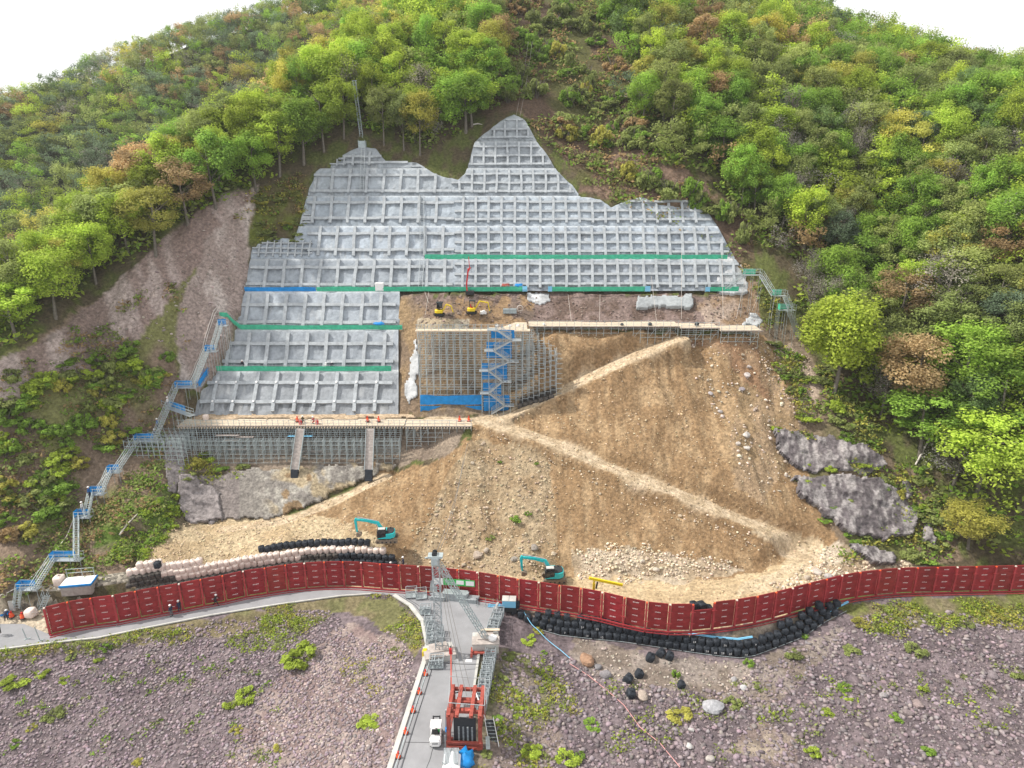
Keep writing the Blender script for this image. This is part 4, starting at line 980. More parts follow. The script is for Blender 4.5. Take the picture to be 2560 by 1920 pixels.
while px < 990:
    for k in range(0, 6):
        off = (8 if k % 2 else 0)
        x = px+off+ (k*1.0)
        if x < 350: nd, npk = 3, 1
        elif x < 388: nd, npk = 3, 2
        elif x < 448: nd, npk = (2 if x > 400 else 3), 2
        elif x < 508: nd, npk = 1, 3
        elif x < 660: nd, npk = 1, 2
        elif x < 750: nd, npk = 1, 2
        else: nd, npk = 2, 1
        top = 1 if (640 < x < 925) else 0
        if x > 966: npk = 0
        if k > nd+npk+top: continue
        kind = 'dirty' if k <= nd else ('pink' if k <= nd+npk else 'black')
        if kind == 'dirty' and x > 840: kind = 'black'
        yy = fenceY(min(px, 985))+3.3+.36*k+(.5 if kind == 'black' and k > nd else 0)
        z = 1.15+.80*k; a, b, c = ray(x, 0); 
        X = XP(x, yy, z)
        rows.setdefault((kind, k), []).append((x, X, yy, z-.42))
    px += 15.6
cn = {'pink': 'pale pink', 'dirty': 'dirty grey-black', 'black': 'clean black'}
lname = {0: 'lowest layer', 1: 'bottom visible layer', 2: 'second layer', 3: 'third layer', 4: 'fourth layer', 5: 'topmost layer'}
for (kind, k), l in rows.items():
    l.sort()
    for i, (x, X, Y, Z) in enumerate(l):
        Y2 = Y+rnd.uniform(-.08, .08)
        bag(kind, (X, Y2, Z+rnd.uniform(-.04, .04)), rnd.uniform(-.4, .4), '%s tonne bag, %s behind the fence, %s from the left' % (cn[kind], lname[k], ordn(i)), 'tonne bags stacked behind the red fence')
q = G(394, 1412, 5.6); bag('black', (q.x, q.y, 5.15), 0, 'lone black bag lying on top of the left pink bags', 'tonne bags stacked behind the red fence')
# fill behind the bags
# black bags below the fence on the right
BR = [(1282, 1538), (1300, 1548), (1355, 1576), (1400, 1589), (1481, 1598), (1562, 1606), (1640, 1618), (1725, 1631), (1790, 1640), (1851, 1646), (1888, 1640), (1945, 1619), (2006, 1595), (2067, 1554), (2118, 1528)]
BRZ = [-.7, -1.1, -2.0, -2.3, -2.35, -2.4, -2.4, -2.4, -2.4, -2.4, -2.3, -2.1, -1.8, -1.2, -.7]
bx = np.array([p[0] for p in BR]); by = np.array([p[1] for p in BR]); rw = {}
nums = {}
for lay in range(3):
    x = 1284+8*lay
    while x < 2100:
        y = np.interp(x, bx, by); z = np.interp(x, bx, BRZ); g = G(x, y, z); sp_ = F/(g.y*CP-(z-CAMZ)*SP)
        if lay == 2 and not (1370 < x < 1570 or 1950 < x < 2060): x += sp_*1.0; continue
        if lay == 1 and 1300 < x < 1345: x += sp_; continue
        if lay == 0 and x > 2095: break
        rw.setdefault(lay, []).append((x, g.x, g.y+.55+.55*lay+rnd.uniform(-.1, .1), z+.80*lay+rnd.uniform(-.04, .04)+(.0 if lay < 2 else -.05)))
        x += sp_*(1.02 if lay < 2 else rnd.choice((1.0, 1.3, 1.9)))
labn = {0: 'bottom row', 1: 'second row', 2: 'loose top row'}
DIG = {0: {5: '53', 7: '7', 9: '', 10: '10', 12: '12', 24: '24', 26: '26', 27: '18', 28: '28', 29: '25', 31: '14'}, 1: {7: '50', 9: '53', 22: '33', 26: '70', 30: '9'}, 2: {3: '9'}}
def digits(txt, size=.42):
    cu = bpy.data.curves.new('d', 'FONT'); cu.body = txt; cu.size = size; cu.align_x = 'CENTER'; cu.extrude = .004; cu.resolution_u = 1
    o = bpy.data.objects.new('d', cu); me = bpy.data.meshes.new_from_object(o); bpy.data.objects.remove(o)
    return me
for lay, l in rw.items():
    for i, (x, X, Y, Z) in enumerate(l):
        o = bag('black', (X, Y, Z), rnd.uniform(-.3, .3), 'black tonne bag, %s below the right fence, %s from the left' % (labn[lay], ordn(i)), 'black tonne bags lining the bank below the fence', sc=1.03, tilt=rnd.uniform(-.1, .12) if lay == 2 else 0)
        t = DIG.get(lay, {}).get(i)
        if t:
            o.rotation_euler = (0, 0, 0); me = digits(t); m = bpy.data.objects.new('painted_number', me); COL.objects.link(m); me.materials.append(M['white'])
            m.parent = o; m.location = (0, -.53, .32); m.rotation_euler = (R(88), 0, 0)
net_pts = [G(x, y+2, z)+Vector((0, -.05, .05)) for x, y, z in zip(bx, by, BRZ)]
for i0, i1, lab in ((7, 10, 'blue netted hose bundle along the top of the black bags at the bend'), (13, 14, 'blue netted hose end at the far right of the black bags')):
    t = MB(); pp = [Vector((G(x, y, z).x, G(x, y, z).y+1.5, z+1.75)) for x, y, z in zip(bx[i0:i1+1], by[i0:i1+1], BRZ[i0:i1+1])]
    if i0 == 13: pp = [p+Vector((.5, -.6, -.9)) for p in pp]
    for k in range(3): t.tube([p+Vector((0, .14*k, .05*(k % 2))) for p in pp], .06, 5)
    tag(t.build('rope_bundle', M['lblue']), lab, 'rope')
ed = MB(); ed.tube([p+Vector((0, .22, .02)) for p in net_pts[2:]], .03, 5); tag(ed.build('net_rope', M['dsteel']), 'thin pale rope along the foot of the black bag row', 'rope')
for px, py, s, lab in [(1622, 1648, 1.15, 'left of three round black bags lying together on the rubble'), (1648, 1636, 1.15, 'middle of three round black bags lying together on the rubble'), (1671, 1644, 1.1, 'right of three round black bags lying together on the rubble'), (1566, 1702, 1.2, 'lower left bag of a loose black pair beside gravel'), (1594, 1690, 1.1, 'upper right bag of a loose black pair beside gravel'), (1575, 1738, 1.2, 'single round black bag lowest on the rubble'), (1700, 1716, 1.0, 'single black bag overgrown by bright green weeds')]:
    q = hit(px, py); o = bag('black', q+Vector((0, 0, -.15)), rnd.random()*3, lab, 'stray black bags on the rubble', sc=s, tilt=.35)
for px, py, k, lab in [(1716, 1519, 0, 'left short black bag behind the low red panel'), (1734, 1516, 1, 'tall black bag second from left behind the low red panel'), (1753, 1514, 1, 'tallest black bag behind the low red panel'), (1770, 1519, 0, 'right short black bag behind the low red panel')]:
    q = RY(px, py, fenceY(px)+2.2); bag('black', q+Vector((0, 0, -.9+.35*k)), .3*k, lab, 'black bags behind the low panel', sc=1.25)
for j, px in enumerate([1300, 1313, 1326, 1339, 1352, 1365, 1378]):
    for r_ in range(2):
        q = hit(px+5*r_, 1014-(px-1300)*.30-12*r_); 
        bag('dirty', q+Vector((0, -.7, -.35+.2*r_)), j*.5, 'dark half buried bag, %s row right of the stair tower, %s from the left' % (('lower', 'upper')[r_], ordn(j)), 'dark bags beside the stair tower foot', sc=1.0)
# ---------------------------------------------------------------- machines
def excavator(loc, rz, label, sc, pm, name, crawler, boom_pts, small=False, deck='dark'):
    r = empty(name, loc, rz, label, 'excavator'); r.scale = (sc,)*3
    # faces -X (boom to the left), body centred on origin
    for s in (-1, 1):
        t = MB(); prof = [(-2.0, .32), (-1.75, .08), (1.75, .08), (2.0, .32), (2.0, .55), (1.75, .8), (-1.75, .8), (-2.0, .55)]
        y0 = s*1.0; t.prism(prof, y0-.26, y0+.26); o = t.build('track', M[crawler], r, bevel=.04)
        g = MB()
        for i in range(16): x = -1.8+i*.24; g.box(x, x+.14, y0-.28, y0+.28, .8, .84); g.box(x, x+.14, y0-.28, y0+.28, .04, .08)
        g.build('track_shoes', M['mud'], o)
        w_ = MB()
        for i in range(5): w_.tube([(-1.5+i*.75, y0-.29, .33), (-1.5+i*.75, y0+.29, .33)], .17, 8)
        w_.build('rollers', M['dark'], o)
    u = MB(); u.box(-.9, .9, -.75, .75, .45, .85); u.tube([(0, 0, .85), (0, 0, 1.02)], .7, 14); u.build('undercarriage', M['dark'], r)
    b = MB(); pl = [(-1.35, -1.25), (-1.35, 1.25), (.7, 1.27), (1.35, .95), (1.55, .4), (1.55, -.4), (1.35, -.95), (.7, -1.27)]
    b.prism(pl, 1.02, 1.22, 'z'); p2 = [(.15, -1.24), (-1.3, -1.24 if small else .35), (-1.3, 1.22), (.7, 1.24), (1.32, .95), (1.52, .4), (1.52, -.4), (1.32, -.95), (.7, -1.24)]
    p2 = [(-.05, -1.24), (-.05, .3), (-1.25, .3), (-1.25, 1.22), (.7, 1.24), (1.34, .95), (1.53, .4), (1.53, -.4), (1.34, -.95), (.7, -1.24)]
    b.prism(p2, 1.22, 2.0, 'z'); o = b.build('house', M[pm], r, bevel=.05)
    c = MB(); c.prism([(.0, -1.1), (.0, .9), (.6, 1.1), (1.2, .85), (1.38, .3), (1.38, -.3), (1.2, -.85), (.6, -1.1)], 2.0, 2.14, 'z'); c.build('engine_cover', M[deck], o, bevel=.04)
    e = MB(); e.tube([(.7, .55, 2.14), (.7, .55, 2.45)], .07, 8); e.build('exhaust', M['dark'], o)
    c = MB(); cp = [(-1.62, 1.05), (-.02, 1.05), (-.02, 2.72), (-.2, 2.86), (-1.35, 2.86), (-1.62, 2.45)]; c.prism(cp, -1.2, -.25); o2 = c.build('cab', M['dark'], r, bevel=.05)
    g = MB(); g.prism([(-1.5, 1.45), (-.85, 1.45), (-.85, 2.66), (-1.33, 2.66), (-1.5, 2.4)], -1.215, -1.19); g.prism([(-.75, 1.75), (-.12, 1.75), (-.12, 2.62), (-.75, 2.62)], -1.215, -1.19); g.box(-1.64, -1.60, -1.1, -.35, 1.5, 2.4); g.build('window', M['glass'], o2)
    d_ = MB(); d_.prism([(-1.55, 1.05), (-.02, 1.05), (-.02, 1.42), (-1.55, 1.16)], -1.23, -1.2); d_.build('door_sill', M[pm], o2)
    d_ = MB(); d_.box(-1.4, -.15, -1.1, -.32, 2.87, 2.91); d_.build('cab_roof', M['kerb'] if pm == 'teal' else M['dark'], o2)
    P = [Vector((x, .05, z)) for x, z in boom_pts[:4]]; w0 = .34
    def limb(nm, pts, hs, wd, m_, par=r):
        m = MB(); n = len(pts); up_, dn = [], []
        for i, p in enumerate(pts):
            t = (pts[min(i+1, n-1)]-pts[max(i-1, 0)]).normalized(); q = Vector((-t.z, 0, t.x)); up_.append(p+q*hs[i]/2); dn.append(p-q*hs[i]/2)
        poly = [(p.x, p.z) for p in up_]+[(p.x, p.z) for p in dn[::-1]]; yb_ = pts[0].y
        m.prism(poly, yb_-wd/2, yb_+wd/2); return m.build(nm, M[m_], par, bevel=.03)
    limb('boom', P, [.5, .62, .5, .34], .36, 'teal' if pm == 'teal' else 'yellow')
    A = [Vector((x, .05, z)) for x, z in boom_pts[4:7]]; limb('arm', A, [.3, .46, .26], .3, 'teal' if pm == 'teal' else 'yellow')
    cy = MB(); cy.tube([P[0]+Vector((-.5, -.25, -.2)), P[1]+Vector((-.25, -.25, 0))], .075, 7); cy.tube([P[0]+Vector((-.5, .3, -.2)), P[1]+Vector((-.25, .3, 0))], .075, 7)
    cy.tube([P[1]+Vector((-.1, 0, .45)), A[0]+Vector((.2, 0, .2))], .08, 7); cy.tube([A[0]+Vector((-.22, 0, -.1)), A[2]+Vector((-.3, 0, .55))], .07, 7); cy.build('cylinder', M['steel'], r)
    B = A[2]; k = MB(); kp = [(B.x-.1, B.z+.1), (B.x+.25, B.z+.05), (B.x+.75, B.z-.15), (B.x+.8, B.z-.5), (B.x+.35, B.z-.85), (B.x-.15, B.z-.75), (B.x-.2, B.z-.3)]
    k.prism(kp, -.4, .5); k.build('bucket', M['mud'], r, bevel=.04)
    ln = MB(); ln.bar(B+Vector((-.22, 0, .45)), B+Vector((.2, 0, .05)), .1); ln.build('bucket_link', M['dark'], r)
    return r
BP = [(-.3, 1.6), (-1.5, 3.6), (-3.2, 4.15), (-5.35, 4.45), (-5.3, 4.75), (-5.45, 4.3), (-5.25, 1.9)]
q = G(968, 1351, 4.9); excavator(q, R(4), 'teal excavator on the gravel terrace above the pink bags', .84, 'teal', 'excavator', 'mud', BP)
q = G(1385, 1450, 1.0); excavator(q, R(3), 'teal excavator with mud-caked tracks just behind the middle of the red fence', .90, 'teal', 'excavator', 'mud', BP, deck='dark')
def mini(loc, rz, label, arm, pose, canopy):
    r = empty('mini_excavator', loc, rz, label, 'excavator', 'small yellow diggers on the upper pad'); r.scale = (1.12,)*3
    for s in (-1, 1):
        t = MB(); t.prism([(-.85, .18), (-.7, .02), (.7, .02), (.85, .18), (.85, .28), (.7, .42), (-.7, .42), (-.85, .28)], s*.5-.13, s*.5+.13); t.build('track', M['rubber'], r, bevel=.03)
    b = MB(); b.prism([(-.55, -.55), (-.55, .55), (.3, .6), (.7, .4), (.8, 0), (.7, -.4), (.3, -.6)], .5, 1.05, 'z'); b.build('house', M['yellow'], r, bevel=.06)
    c = MB()
    for x in (-.5, .35):
        for y in (-.5, .42): c.bar((x, y, .95), (x, y, 2.2), .07)
    c.box(-.62, .45, -.58, .5, 2.2, 2.3); o = c.build('cab', M['dark'], r)
    g = MB(); g.box(-.46, .31, -.52, -.48, 1.2, 2.15); g.box(-.53, -.5, -.46, .4, 1.15, 2.15); g.box(.33, .36, -.46, .4, 1.2, 2.15)
    if not canopy: g.build('window', M['glass'], o)
    s_ = MB(); s_.box(-.15, .25, -.25, .2, 1.05, 1.2); s_.box(.12, .25, -.25, .2, 1.2, 1.6); s_.build('seat', M['redp' if canopy else 'rubber'], r, bevel=.03)
    P = [Vector((x, .15, z)) for x, z in pose]
    m = MB(); m.bar(P[0], P[1], .2, .26, up=(0, 1, 0)); m.bar(P[1], P[2], .18, .22, up=(0, 1, 0)); m.build('boom', M['yellow'], r, bevel=.03)
    m = MB(); m.bar(P[2]+Vector((0, 0, .1)), P[3], .15, .2, up=(0, 1, 0)); m.build('arm', M['yellow'], r, bevel=.02)
    m = MB(); B = P[3]; m.prism([(B.x-.05, B.z+.05), (B.x+.2, B.z), (B.x+.2, B.z-.3), (B.x-.1, B.z-.42), (B.x-.32, B.z-.2)], -.1, .4); m.build('bucket', M['mud'], r, bevel=.02)
    m = MB(); m.bar((.75 if False else .9, 0, .12), (.95, 0, .42), 1.1, .05, up=(1, 0, 0)); m.build('blade', M['dark'], r)
    return r
q = hit(1099, 790); mini(q+Vector((0, 0, .05)), R(180), 'smaller yellow digger with black closed cab at the left of the upper pad', 1, [(-.5, .75), (-1.2, 1.95), (-1.95, 1.65), (-2.3, .6)], False)
q = hit(1180, 786); mini(q+Vector((0, 0, .1)), R(180), 'yellow digger with red seat and tall raised arm beside the drill mast', 1, [(-.5, .8), (-1.3, 2.2), (-2.7, 1.95), (-3.0, .5)], True)
q = RY(1175, 752, 130.2); q.z = tz1(q.x, q.y); m = empty('drill_rig', q, 0, 'red drilling mast standing behind the right yellow digger', 'drill')
a = MB(); a.bar((-.6, 0, 2.1), (-.2, 0, 5.2), .28, .2); a.build('mast', M['redp'], m); a = MB(); a.bar((-.35, -.1, 4.4), (.15, -.1, 5.4), .4, .3); a.bar((.05, -.1, 5.2), (-.1, -.1, 7.4), .12); a.build('drill_head', M['redp'], m)
a = MB(); a.box(-.8, .8, -.5, .5, .2, .9); a.build('carriage', M['dark'], m); a = MB(); a.bar((-.5, 0, .5), (-.6, 0, 2.2), .25); a.build('feed_arm', M['redp'], m)
# forklift: seen from behind and above, mast pointing away
q = G(1091, 1848, 0); fk = empty('forklift', q, R(1), 'white forklift parked on the road left of the red steel frame', 'forklift')
b = MB(); b.prism([(-1.35, .25), (.95, .25), (.95, .95), (.2, 1.0), (-.3, 1.05), (-1.25, 1.12), (-1.42, .9)], -.6, .6, 'x'); b.v = [(x*(1-.18*max(0, (-y-.8)/.6)), y, z) for x, y, z in b.v]; b.build('body', M['white'], fk, bevel=.1, seg=2)
b = MB(); b.prism([(-.55, -1.38), (.55, -1.38), (.62, -1.0), (.62, -.7), (-.62, -.7), (-.62, -1.0)], .3, 1.16, 'z'); b.build('counterweight', M['white'], fk, bevel=.12, seg=2)
b = MB(); b.box(-.32, .32, -1.46, -1.40, .78, .84); b.build('rear_grille', M['dark'], fk)
b = MB(); b.box(-.5, .5, -.5, .35, .98, 1.06); b.build('cab_floor', M['dark'], fk)
b = MB(); b.box(-.28, .28, -.45, .05, 1.06, 1.2); b.box(-.28, .28, -.5, -.38, 1.2, 1.65); b.build('seat', M['rubber'], fk, bevel=.04)
b = MB(); b.tube([(0, .3, 1.1), (0, .22, 1.45)], .035, 6); b.tube([(.18*math.cos(t), .2+.1*math.sin(t), 1.48+.12*math.sin(t)) for t in np.linspace(0, 6.28, 13)], .02, 5); b.build('steering_wheel', M['dark'], fk)
b = MB()
for sx in (-.52, .52): b.bar((sx, -.62, 1.0), (sx, -.5, 2.1), .07); b.bar((sx, .72, .95), (sx, .5, 2.1), .07)
for k in range(6): b.box(-.56, .56, .12+.09*k, .17+.09*k, 2.08, 2.13)
b.bar((-.54, -.55, 2.1), (-.54, .62, 2.1), .08); b.bar((.54, -.55, 2.1), (.54, .62, 2.1), .08); b.build('overhead_guard', M['white'], fk)
b = MB(); b.box(-.58, .58, -.55, .1, 2.13, 2.17); b.build('roof_sheet', M['white'], fk, bevel=.01)
b = MB()
for sx in (-.36, .36): b.bar((sx, 1.0, .1), (sx, 1.05, 2.15), .13, .16)
for z in (.5, 1.2, 2.1): b.bar((-.36, 1.04, z), (.36, 1.04, z), .1)
mst = b.build('mast', M['dark'], fk); b = MB()
for sx in (-.25, .25): b.bar((sx, 1.15, .12), (sx, 2.2, .1), .12, .05)
b.bar((-.45, 1.15, .45), (.45, 1.15, .45), .08, .35); b.build('forks', M['dark'], mst)
for sx, sy, rr_ in ((-.52, .62, .33), (.52, .62, .33), (-.46, -.85, .27), (.46, -.85, .27)):
    w_ = MB(); w_.tube([(sx-.11, sy, rr_), (sx+.11, sy, rr_)], rr_, 16); o = w_.build('wheel', M['rubber'], fk); w_ = MB(); w_.tube([(sx-.12, sy, rr_), (sx+.12, sy, rr_)], rr_*.5, 10); w_.build('hub', M['white'], o)
b = MB(); b.box(.2, .4, -.1, .1, 1.06, 1.3); b.build('control_box', M['gsign'], fk)
# red steel winch frame
q = G(1162, 1868, 0); fz = empty('winch_frame', q, R(-3), 'tall red steel frame holding cables and counterweights at the end of the road', 'winch frame')
b = MB(); W2 = 2.1; H = 4.6; Ln = 4.6
for sx in (-W2, -.95, .95, W2):
    b = MB(); b.bar((sx, -.25, H+.05), (sx, Ln, H+.05), .5, .06); b.bar((sx, -.25, H+.35), (sx, Ln, H+.35), .5, .06); b.bar((sx, -.25, H+.2), (sx, Ln, H+.2), .06, .3); b.build('top_beam', M['rust'], fz)
for sx in (-W2, W2):
    for y in (.1, Ln-.3): b = MB(); b.bar((sx, y, .3), (sx, y, H), .5, .45); b.build('column', M['rust'], fz)
    for z in (1.3, 2.7): b = MB(); b.bar((sx, .2, z), (sx, Ln-.4, z), .18, .25); b.build('side_rail', M['rust'], fz)
    b = MB(); b.bar((sx, .3, .4), (sx, Ln-.5, 2.6), .12); b.bar((sx, .3, 4.4), (sx, Ln-.5, 2.6), .12); b.build('brace', M['rust'], fz)
for y, z, wd in ((-.1, .2, .5), (-.1, .75, .3), (.9, H-.15, .3), (2.3, H-.15, .28), (Ln-.1, H-.2, .36), (Ln, 2.4, .3)):
    b = MB(); b.bar((-W2-.35, y, z), (W2+.35, y, z), wd, .34); b.build('cross_beam', M['rust'], fz)
for k in range(6): b = MB(); b.bar((-1.9+.76*k, -.45, .12), (-1.9+.76*k, 1.2, .12), .3, .24); b.build('foot_beam', M['rust'], fz)
b = MB(); b.box(-1.5, 1.5, .35, .5, .4, 4.0); b.build('dark_panel', M['dark'], fz)
b = MB()
for k in range(4):
    for z in np.arange(.7, 2.9, .2): b.tube([(-.9+.6*k, .28, z), (-.68+.6*k, .28, z+.05)], .05, 5)
b.build('spring_row', M['steel'], fz)
for y in (.3, 1.9): 
    b = MB(); b.tube([(-1.4, y+1.2, H-.5), (1.4, y+1.2, H-.5)], .28, 10); b.build('winch_drum', M['rust'], fz)
b = MB(); b.box(-.5, .55, 2.9, 3.5, 2.8, 3.9); b.build('motor_box', M['white'], fz, bevel=.04)
b = MB(); b.tube([(-.5, .9, H+.05), (-.2, .9, H+.05)], .18, 8); b.tube([(.4, .95, H-.05), (.8, .95, H+.1)], .14, 8); b.build('pulley', M['redo'], fz)
b = MB()
for x, y in ((-W2-.55, Ln+.6), (W2+.2, Ln+.4), (W2+.6, .7), (-W2-.1, .9)): b.bar((x, y, .1 if y > 3 else H-.1), (x, y, H+1.1), .08)
for z in (H+1.05,): b.bar((-W2-.55, Ln+.6, z), (W2+.2, Ln+.4, z), .06); b.bar((W2+.2, Ln+.4, z), (W2+.6, .7, z), .09); b.bar((W2+.6, .7, z), (-W2-.1, .9, z), .07); b.bar((-W2-.1, .9, z), (-W2-.55, Ln+.6, z), .07)
b.build('guard_rail', M['alu'], fz)
b = MB(); b.bar((-W2-.5, -.2, .0), (-W2-.5, -.2, 1.9), .12); b.bar((-W2-.55, 1.0, .6), (-W2-.45, .9, 4.6), .22); b.build('side_pole', M['alu'], fz)
b = MB(); b.tube([(-W2-.4, .5, 1.8), (-W2-.4, .5, 2.3)], .18, 8); b.build('blue_drum', M['blue'], fz)
b = MB(); b.bar((W2+.8, 1.6, .1), (W2+1.1, -.4, .3), .55, .06); b.build('leaning_plate', M['dsteel'], fz)
fz.scale = (.80, .92, .90)
# blue tarp bundle, racks, gangway beside it
q = G(1163, 1900, 0); V_ = MB(); 
def blob(name, m, s, seed, n=16, rg=9, amp=.35):
    V = []; Fc = []
    for i in range(rg+1):
        th = math.pi*i/rg
        for k in range(n):
            ph = 2*math.pi*k/n; d = Vector((math.sin(th)*math.cos(ph), math.sin(th)*math.sin(ph), math.cos(th)))
            f = 1+amp*(float(vnoise(d.x*2+seed, d.y*2+d.z, .6, seed))-.5)*2; V.append((d.x*s[0]*f, d.y*s[1]*f, max(-.05, d.z*s[2]*f)))
    for i in range(rg):
        for k in range(n): Fc.append((i*n+k, (i+1)*n+k, (i+1)*n+(k+1) % n, i*n+(k+1) % n))
    b_ = MB(); b_.add(V, Fc, True); return b_.build(name, m)
o = blob('blue_tarpaulin', M['lblue'] if False else M['blue'], (1.0, 1.2, .95), 3); o.location = q; tag(o, 'crumpled bright blue tarpaulin heap in front of the red steel frame', 'tarpaulin')
for k, px in enumerate((1119, 1136)):
    q = G(px, 1916, 0); r = empty('pipe_rack', q, 0, ('left', 'right')[k]+' of two galvanised pipe racks at the bottom edge of the road', 'rack', 'pipe racks at the bottom edge')
    b = MB(); [b.bar((-.35+.14*j, -.8, 1.2), (-.35+.14*j, 1.1, 1.3), .09) for j in range(6)]; b.build('pipes', M['steel'], r)
    b = MB(); [b.bar((sx, y, 0), (sx, y, 1.4), .07) for sx in (-.42, .42) for y in (-.7, .9)]; [b.bar((-.45, y, 1.1), (.45, y, 1.1), .07) for y in (-.7, .9)]; b.build('rack_frame', M['alu'], r)
    o = blob('scrap_wire', M['dsteel'], (.45, .6, .6), 5+k); o.parent = r; o.location = (0, -1.4, 0)
q = G(1124, 1930, 0); b = MB(); b.prism([(-.9, 0), (.9, 0), (.9, .9), (0, 1.35), (-.9, .9)], -1, 1.0); o = b.build('white_cover', M['white'], bevel=.04); o.location = q+Vector((.2, .4, 0)); tag(o, 'peak of a white cover cut by the bottom edge of the photo', 'cover')
q = G(1222, 1800, .1); gw = empty('gangway', q, 0, 'dark mesh gangway with two white rails sloping down right of the red frame', 'gangway')
e = G(1236, 1872, -1.2)-q; b = MB(); b.bar((0, 0, 0), e, .95, .06); b.build('mesh_deck', M['dark'], gw)
for sx in (-.5, .5): b = MB(); b.bar(Vector((sx, 0, .35)), e+Vector((sx, 0, .35)), .07); b.bar(Vector((sx, 0, 0)), Vector((sx, 0, .4)), .05); b.bar(e+Vector((sx, 0, 0)), e+Vector((sx, 0, .4)), .05); b.build('rail', M['white'], gw)
b = MB()
for t in np.linspace(0, 1, 9): p = e*t; b.bar(p+Vector((-.48, 0, .05)), p+Vector((.48, 0, .05)), .05)
b.build('cross_bars', M['dsteel'], gw)
b = MB(); a = G(1184, 1717, 1); c = G(1214, 1800, 1); b.bar(a, c, .12); b.bar(a-Vector((0, 0, 1)), a, .1); tag(b.build('hand_rail', M['white']), 'white rail running down the right road edge to the gangway', 'rail')
# ---------------------------------------------------------------- lattice masts of the cableway
def lattice(a, b, wd, m, nm, root=None, step=None, chord=.07):
    a = Vector(a); b = Vector(b); d = (b-a); ln = d.length; d.normalize(); x = Vector((1, 0, 0)); x = (x-d*d.dot(x)).normalized(); y = d.cross(x)
    cs = [(x*i+y*j)*(wd/2) for i, j in ((-1, -1), (1, -1), (1, 1), (-1, 1))]
    for c in cs: MB().bar(a+c, b+c, chord).build('chord', m, root)
    k = MB(); n = int(ln/(step or wd))
    for i in range(n):
        p = a+d*ln*i/n; q = a+d*ln*(i+1)/n
        for j in range(4):
            c0, c1 = cs[j], cs[(j+1) % 4]; k.bar(p+c0, p+c1, chord*.6); 
            if i % 2: k.bar(p+c0, q+c1, chord*.6)
            else: k.bar(p+c1, q+c0, chord*.6)
    k.build('lattice_bracing', m, root)
B1 = G(1098, 1622, .9); mt = empty('lattice_mast', B1, 0, 'upright grey lattice mast on a concrete block left of the road, reaching above the fence', 'mast')
lattice((0, 0, 0), (0, 0, 13.6), .85, M['steel'], 'm', mt, chord=.09)
b = MB(); b.box(-.9, .9, -.5, .5, 13.5, 13.75); b.bar((-1.3, 0, 13.3), (.9, 0, 13.6), .14); b.box(-.5, .4, -.55, .55, 12.6, 13.5); b.build('head_frame', M['dsteel'], mt)
for k, y in enumerate((-.3, 0, .3)):
    b = MB(); b.tube([(-.1, y-.06, 13.95), (-.1, y+.06, 13.95)], .32, 14); b.build('pulley', M['dark'], mt)
B2 = G(1214, 1594, 1.3); s2 = empty('lattice_strut', B2, 0, 'slanting grey lattice strut from a right hand concrete block up to the mast head', 'strut')
lattice((0, 0, 0), B1+Vector((.35, .35, 12.2))-B2, .62, M['dsteel'], 's', s2, chord=.075)
def block(px, py, sx, sy, h, label, top=True, rz=0):
    q = G(px, py, 0); r = empty('concrete_block', q, rz, label, 'block'); b = MB(); b.box(-sx, sx, -sy, sy, -.3, h); b.build('base', M['kerb'], r, bevel=.05)
    b = MB(); b.box(-sx-.05, sx+.1, -sy-.08, sy*.2, h+.01, h+.12); b.box(-sx*.6, sx*.6, -sy*.4, sy*.9, h+.13, h+.28); b.build('timber_pad', M['wood2'], r)
    return r
block(1098, 1640, 1.9, 1.3, .85, 'pale concrete block with timber pads under the upright mast', rz=R(15))
block(1214, 1614, 1.7, 1.25, 1.15, 'pale concrete block with timber pads under the slanting strut', rz=R(2))
b = MB(); b.tube([(0, 0, 0), (0, 0, .25)], .55, 16); o = b.build('cable_reel', M['white']); o.location = B2+Vector((.9, -.3, .05)); tag(o, 'round white reel on the right hand concrete block', 'reel')
b = MB(); b.box(-1.4, 1.2, -.2, .2, 0, .12); o = b.build('timber_beam', M['wood']); o.location = B2+Vector((.6, 1.1, .3)); tag(o, 'pale timber beam lying behind the white reel', 'beam')
b = MB(); b.box(-1.5, 1.5, -.4, .1, 0, .22); b.box(-1.6, -1.3, -1.2, .6, .22, .4); o = b.build('steel_beam', M['rust']); o.location = G(1208, 1632, .02); tag(o, 'red brown steel beam on the ground below the right block', 'beam')
# cables
def cable(a, b, sag, r_, m, label, name='wire_cable', n=14):
    a = Vector(a); b = Vector(b); t = MB(); pts = []
    for i in range(n+1): s = i/n; p = a.lerp(b, s); p.z -= sag*4*s*(1-s); pts.append(p)
    t.tube(pts, r_, 4); return tag(t.build(name, M[m]), label, 'cable')
TOP = B1+Vector((0, 0, 13.9)); FR = G(1165, 1835, 0)+Vector((0, 0, 4.3)); PLT = Vector((XP(1175, 110, 16), 110, 16.5))
cable(TOP+Vector((.1, 0, 0)), FR+Vector((-.6, 1, 0)), .6, .03, 'cable', 'left steel cable from the mast head down to the red frame')
cable(TOP+Vector((.3, 0, 0)), FR+Vector((.1, 1, 0)), .9, .03, 'cable', 'middle steel cable from the mast head down to the red frame')
cable(TOP+Vector((.5, 0, -.3)), FR+Vector((.7, 1, 0)), .7, .03, 'cable', 'right steel cable from the mast head down to the red frame')
cable(TOP, RY(1175, 1075, 110), 2.2, .035, 'cable', 'left of two thin cables rising from the mast over the soil nose')
cable(TOP+Vector((.3, 0, 0)), RY(1166, 1092, 110.5), 3.0, .035, 'cable', 'right of two thin cables rising from the mast over the soil nose')
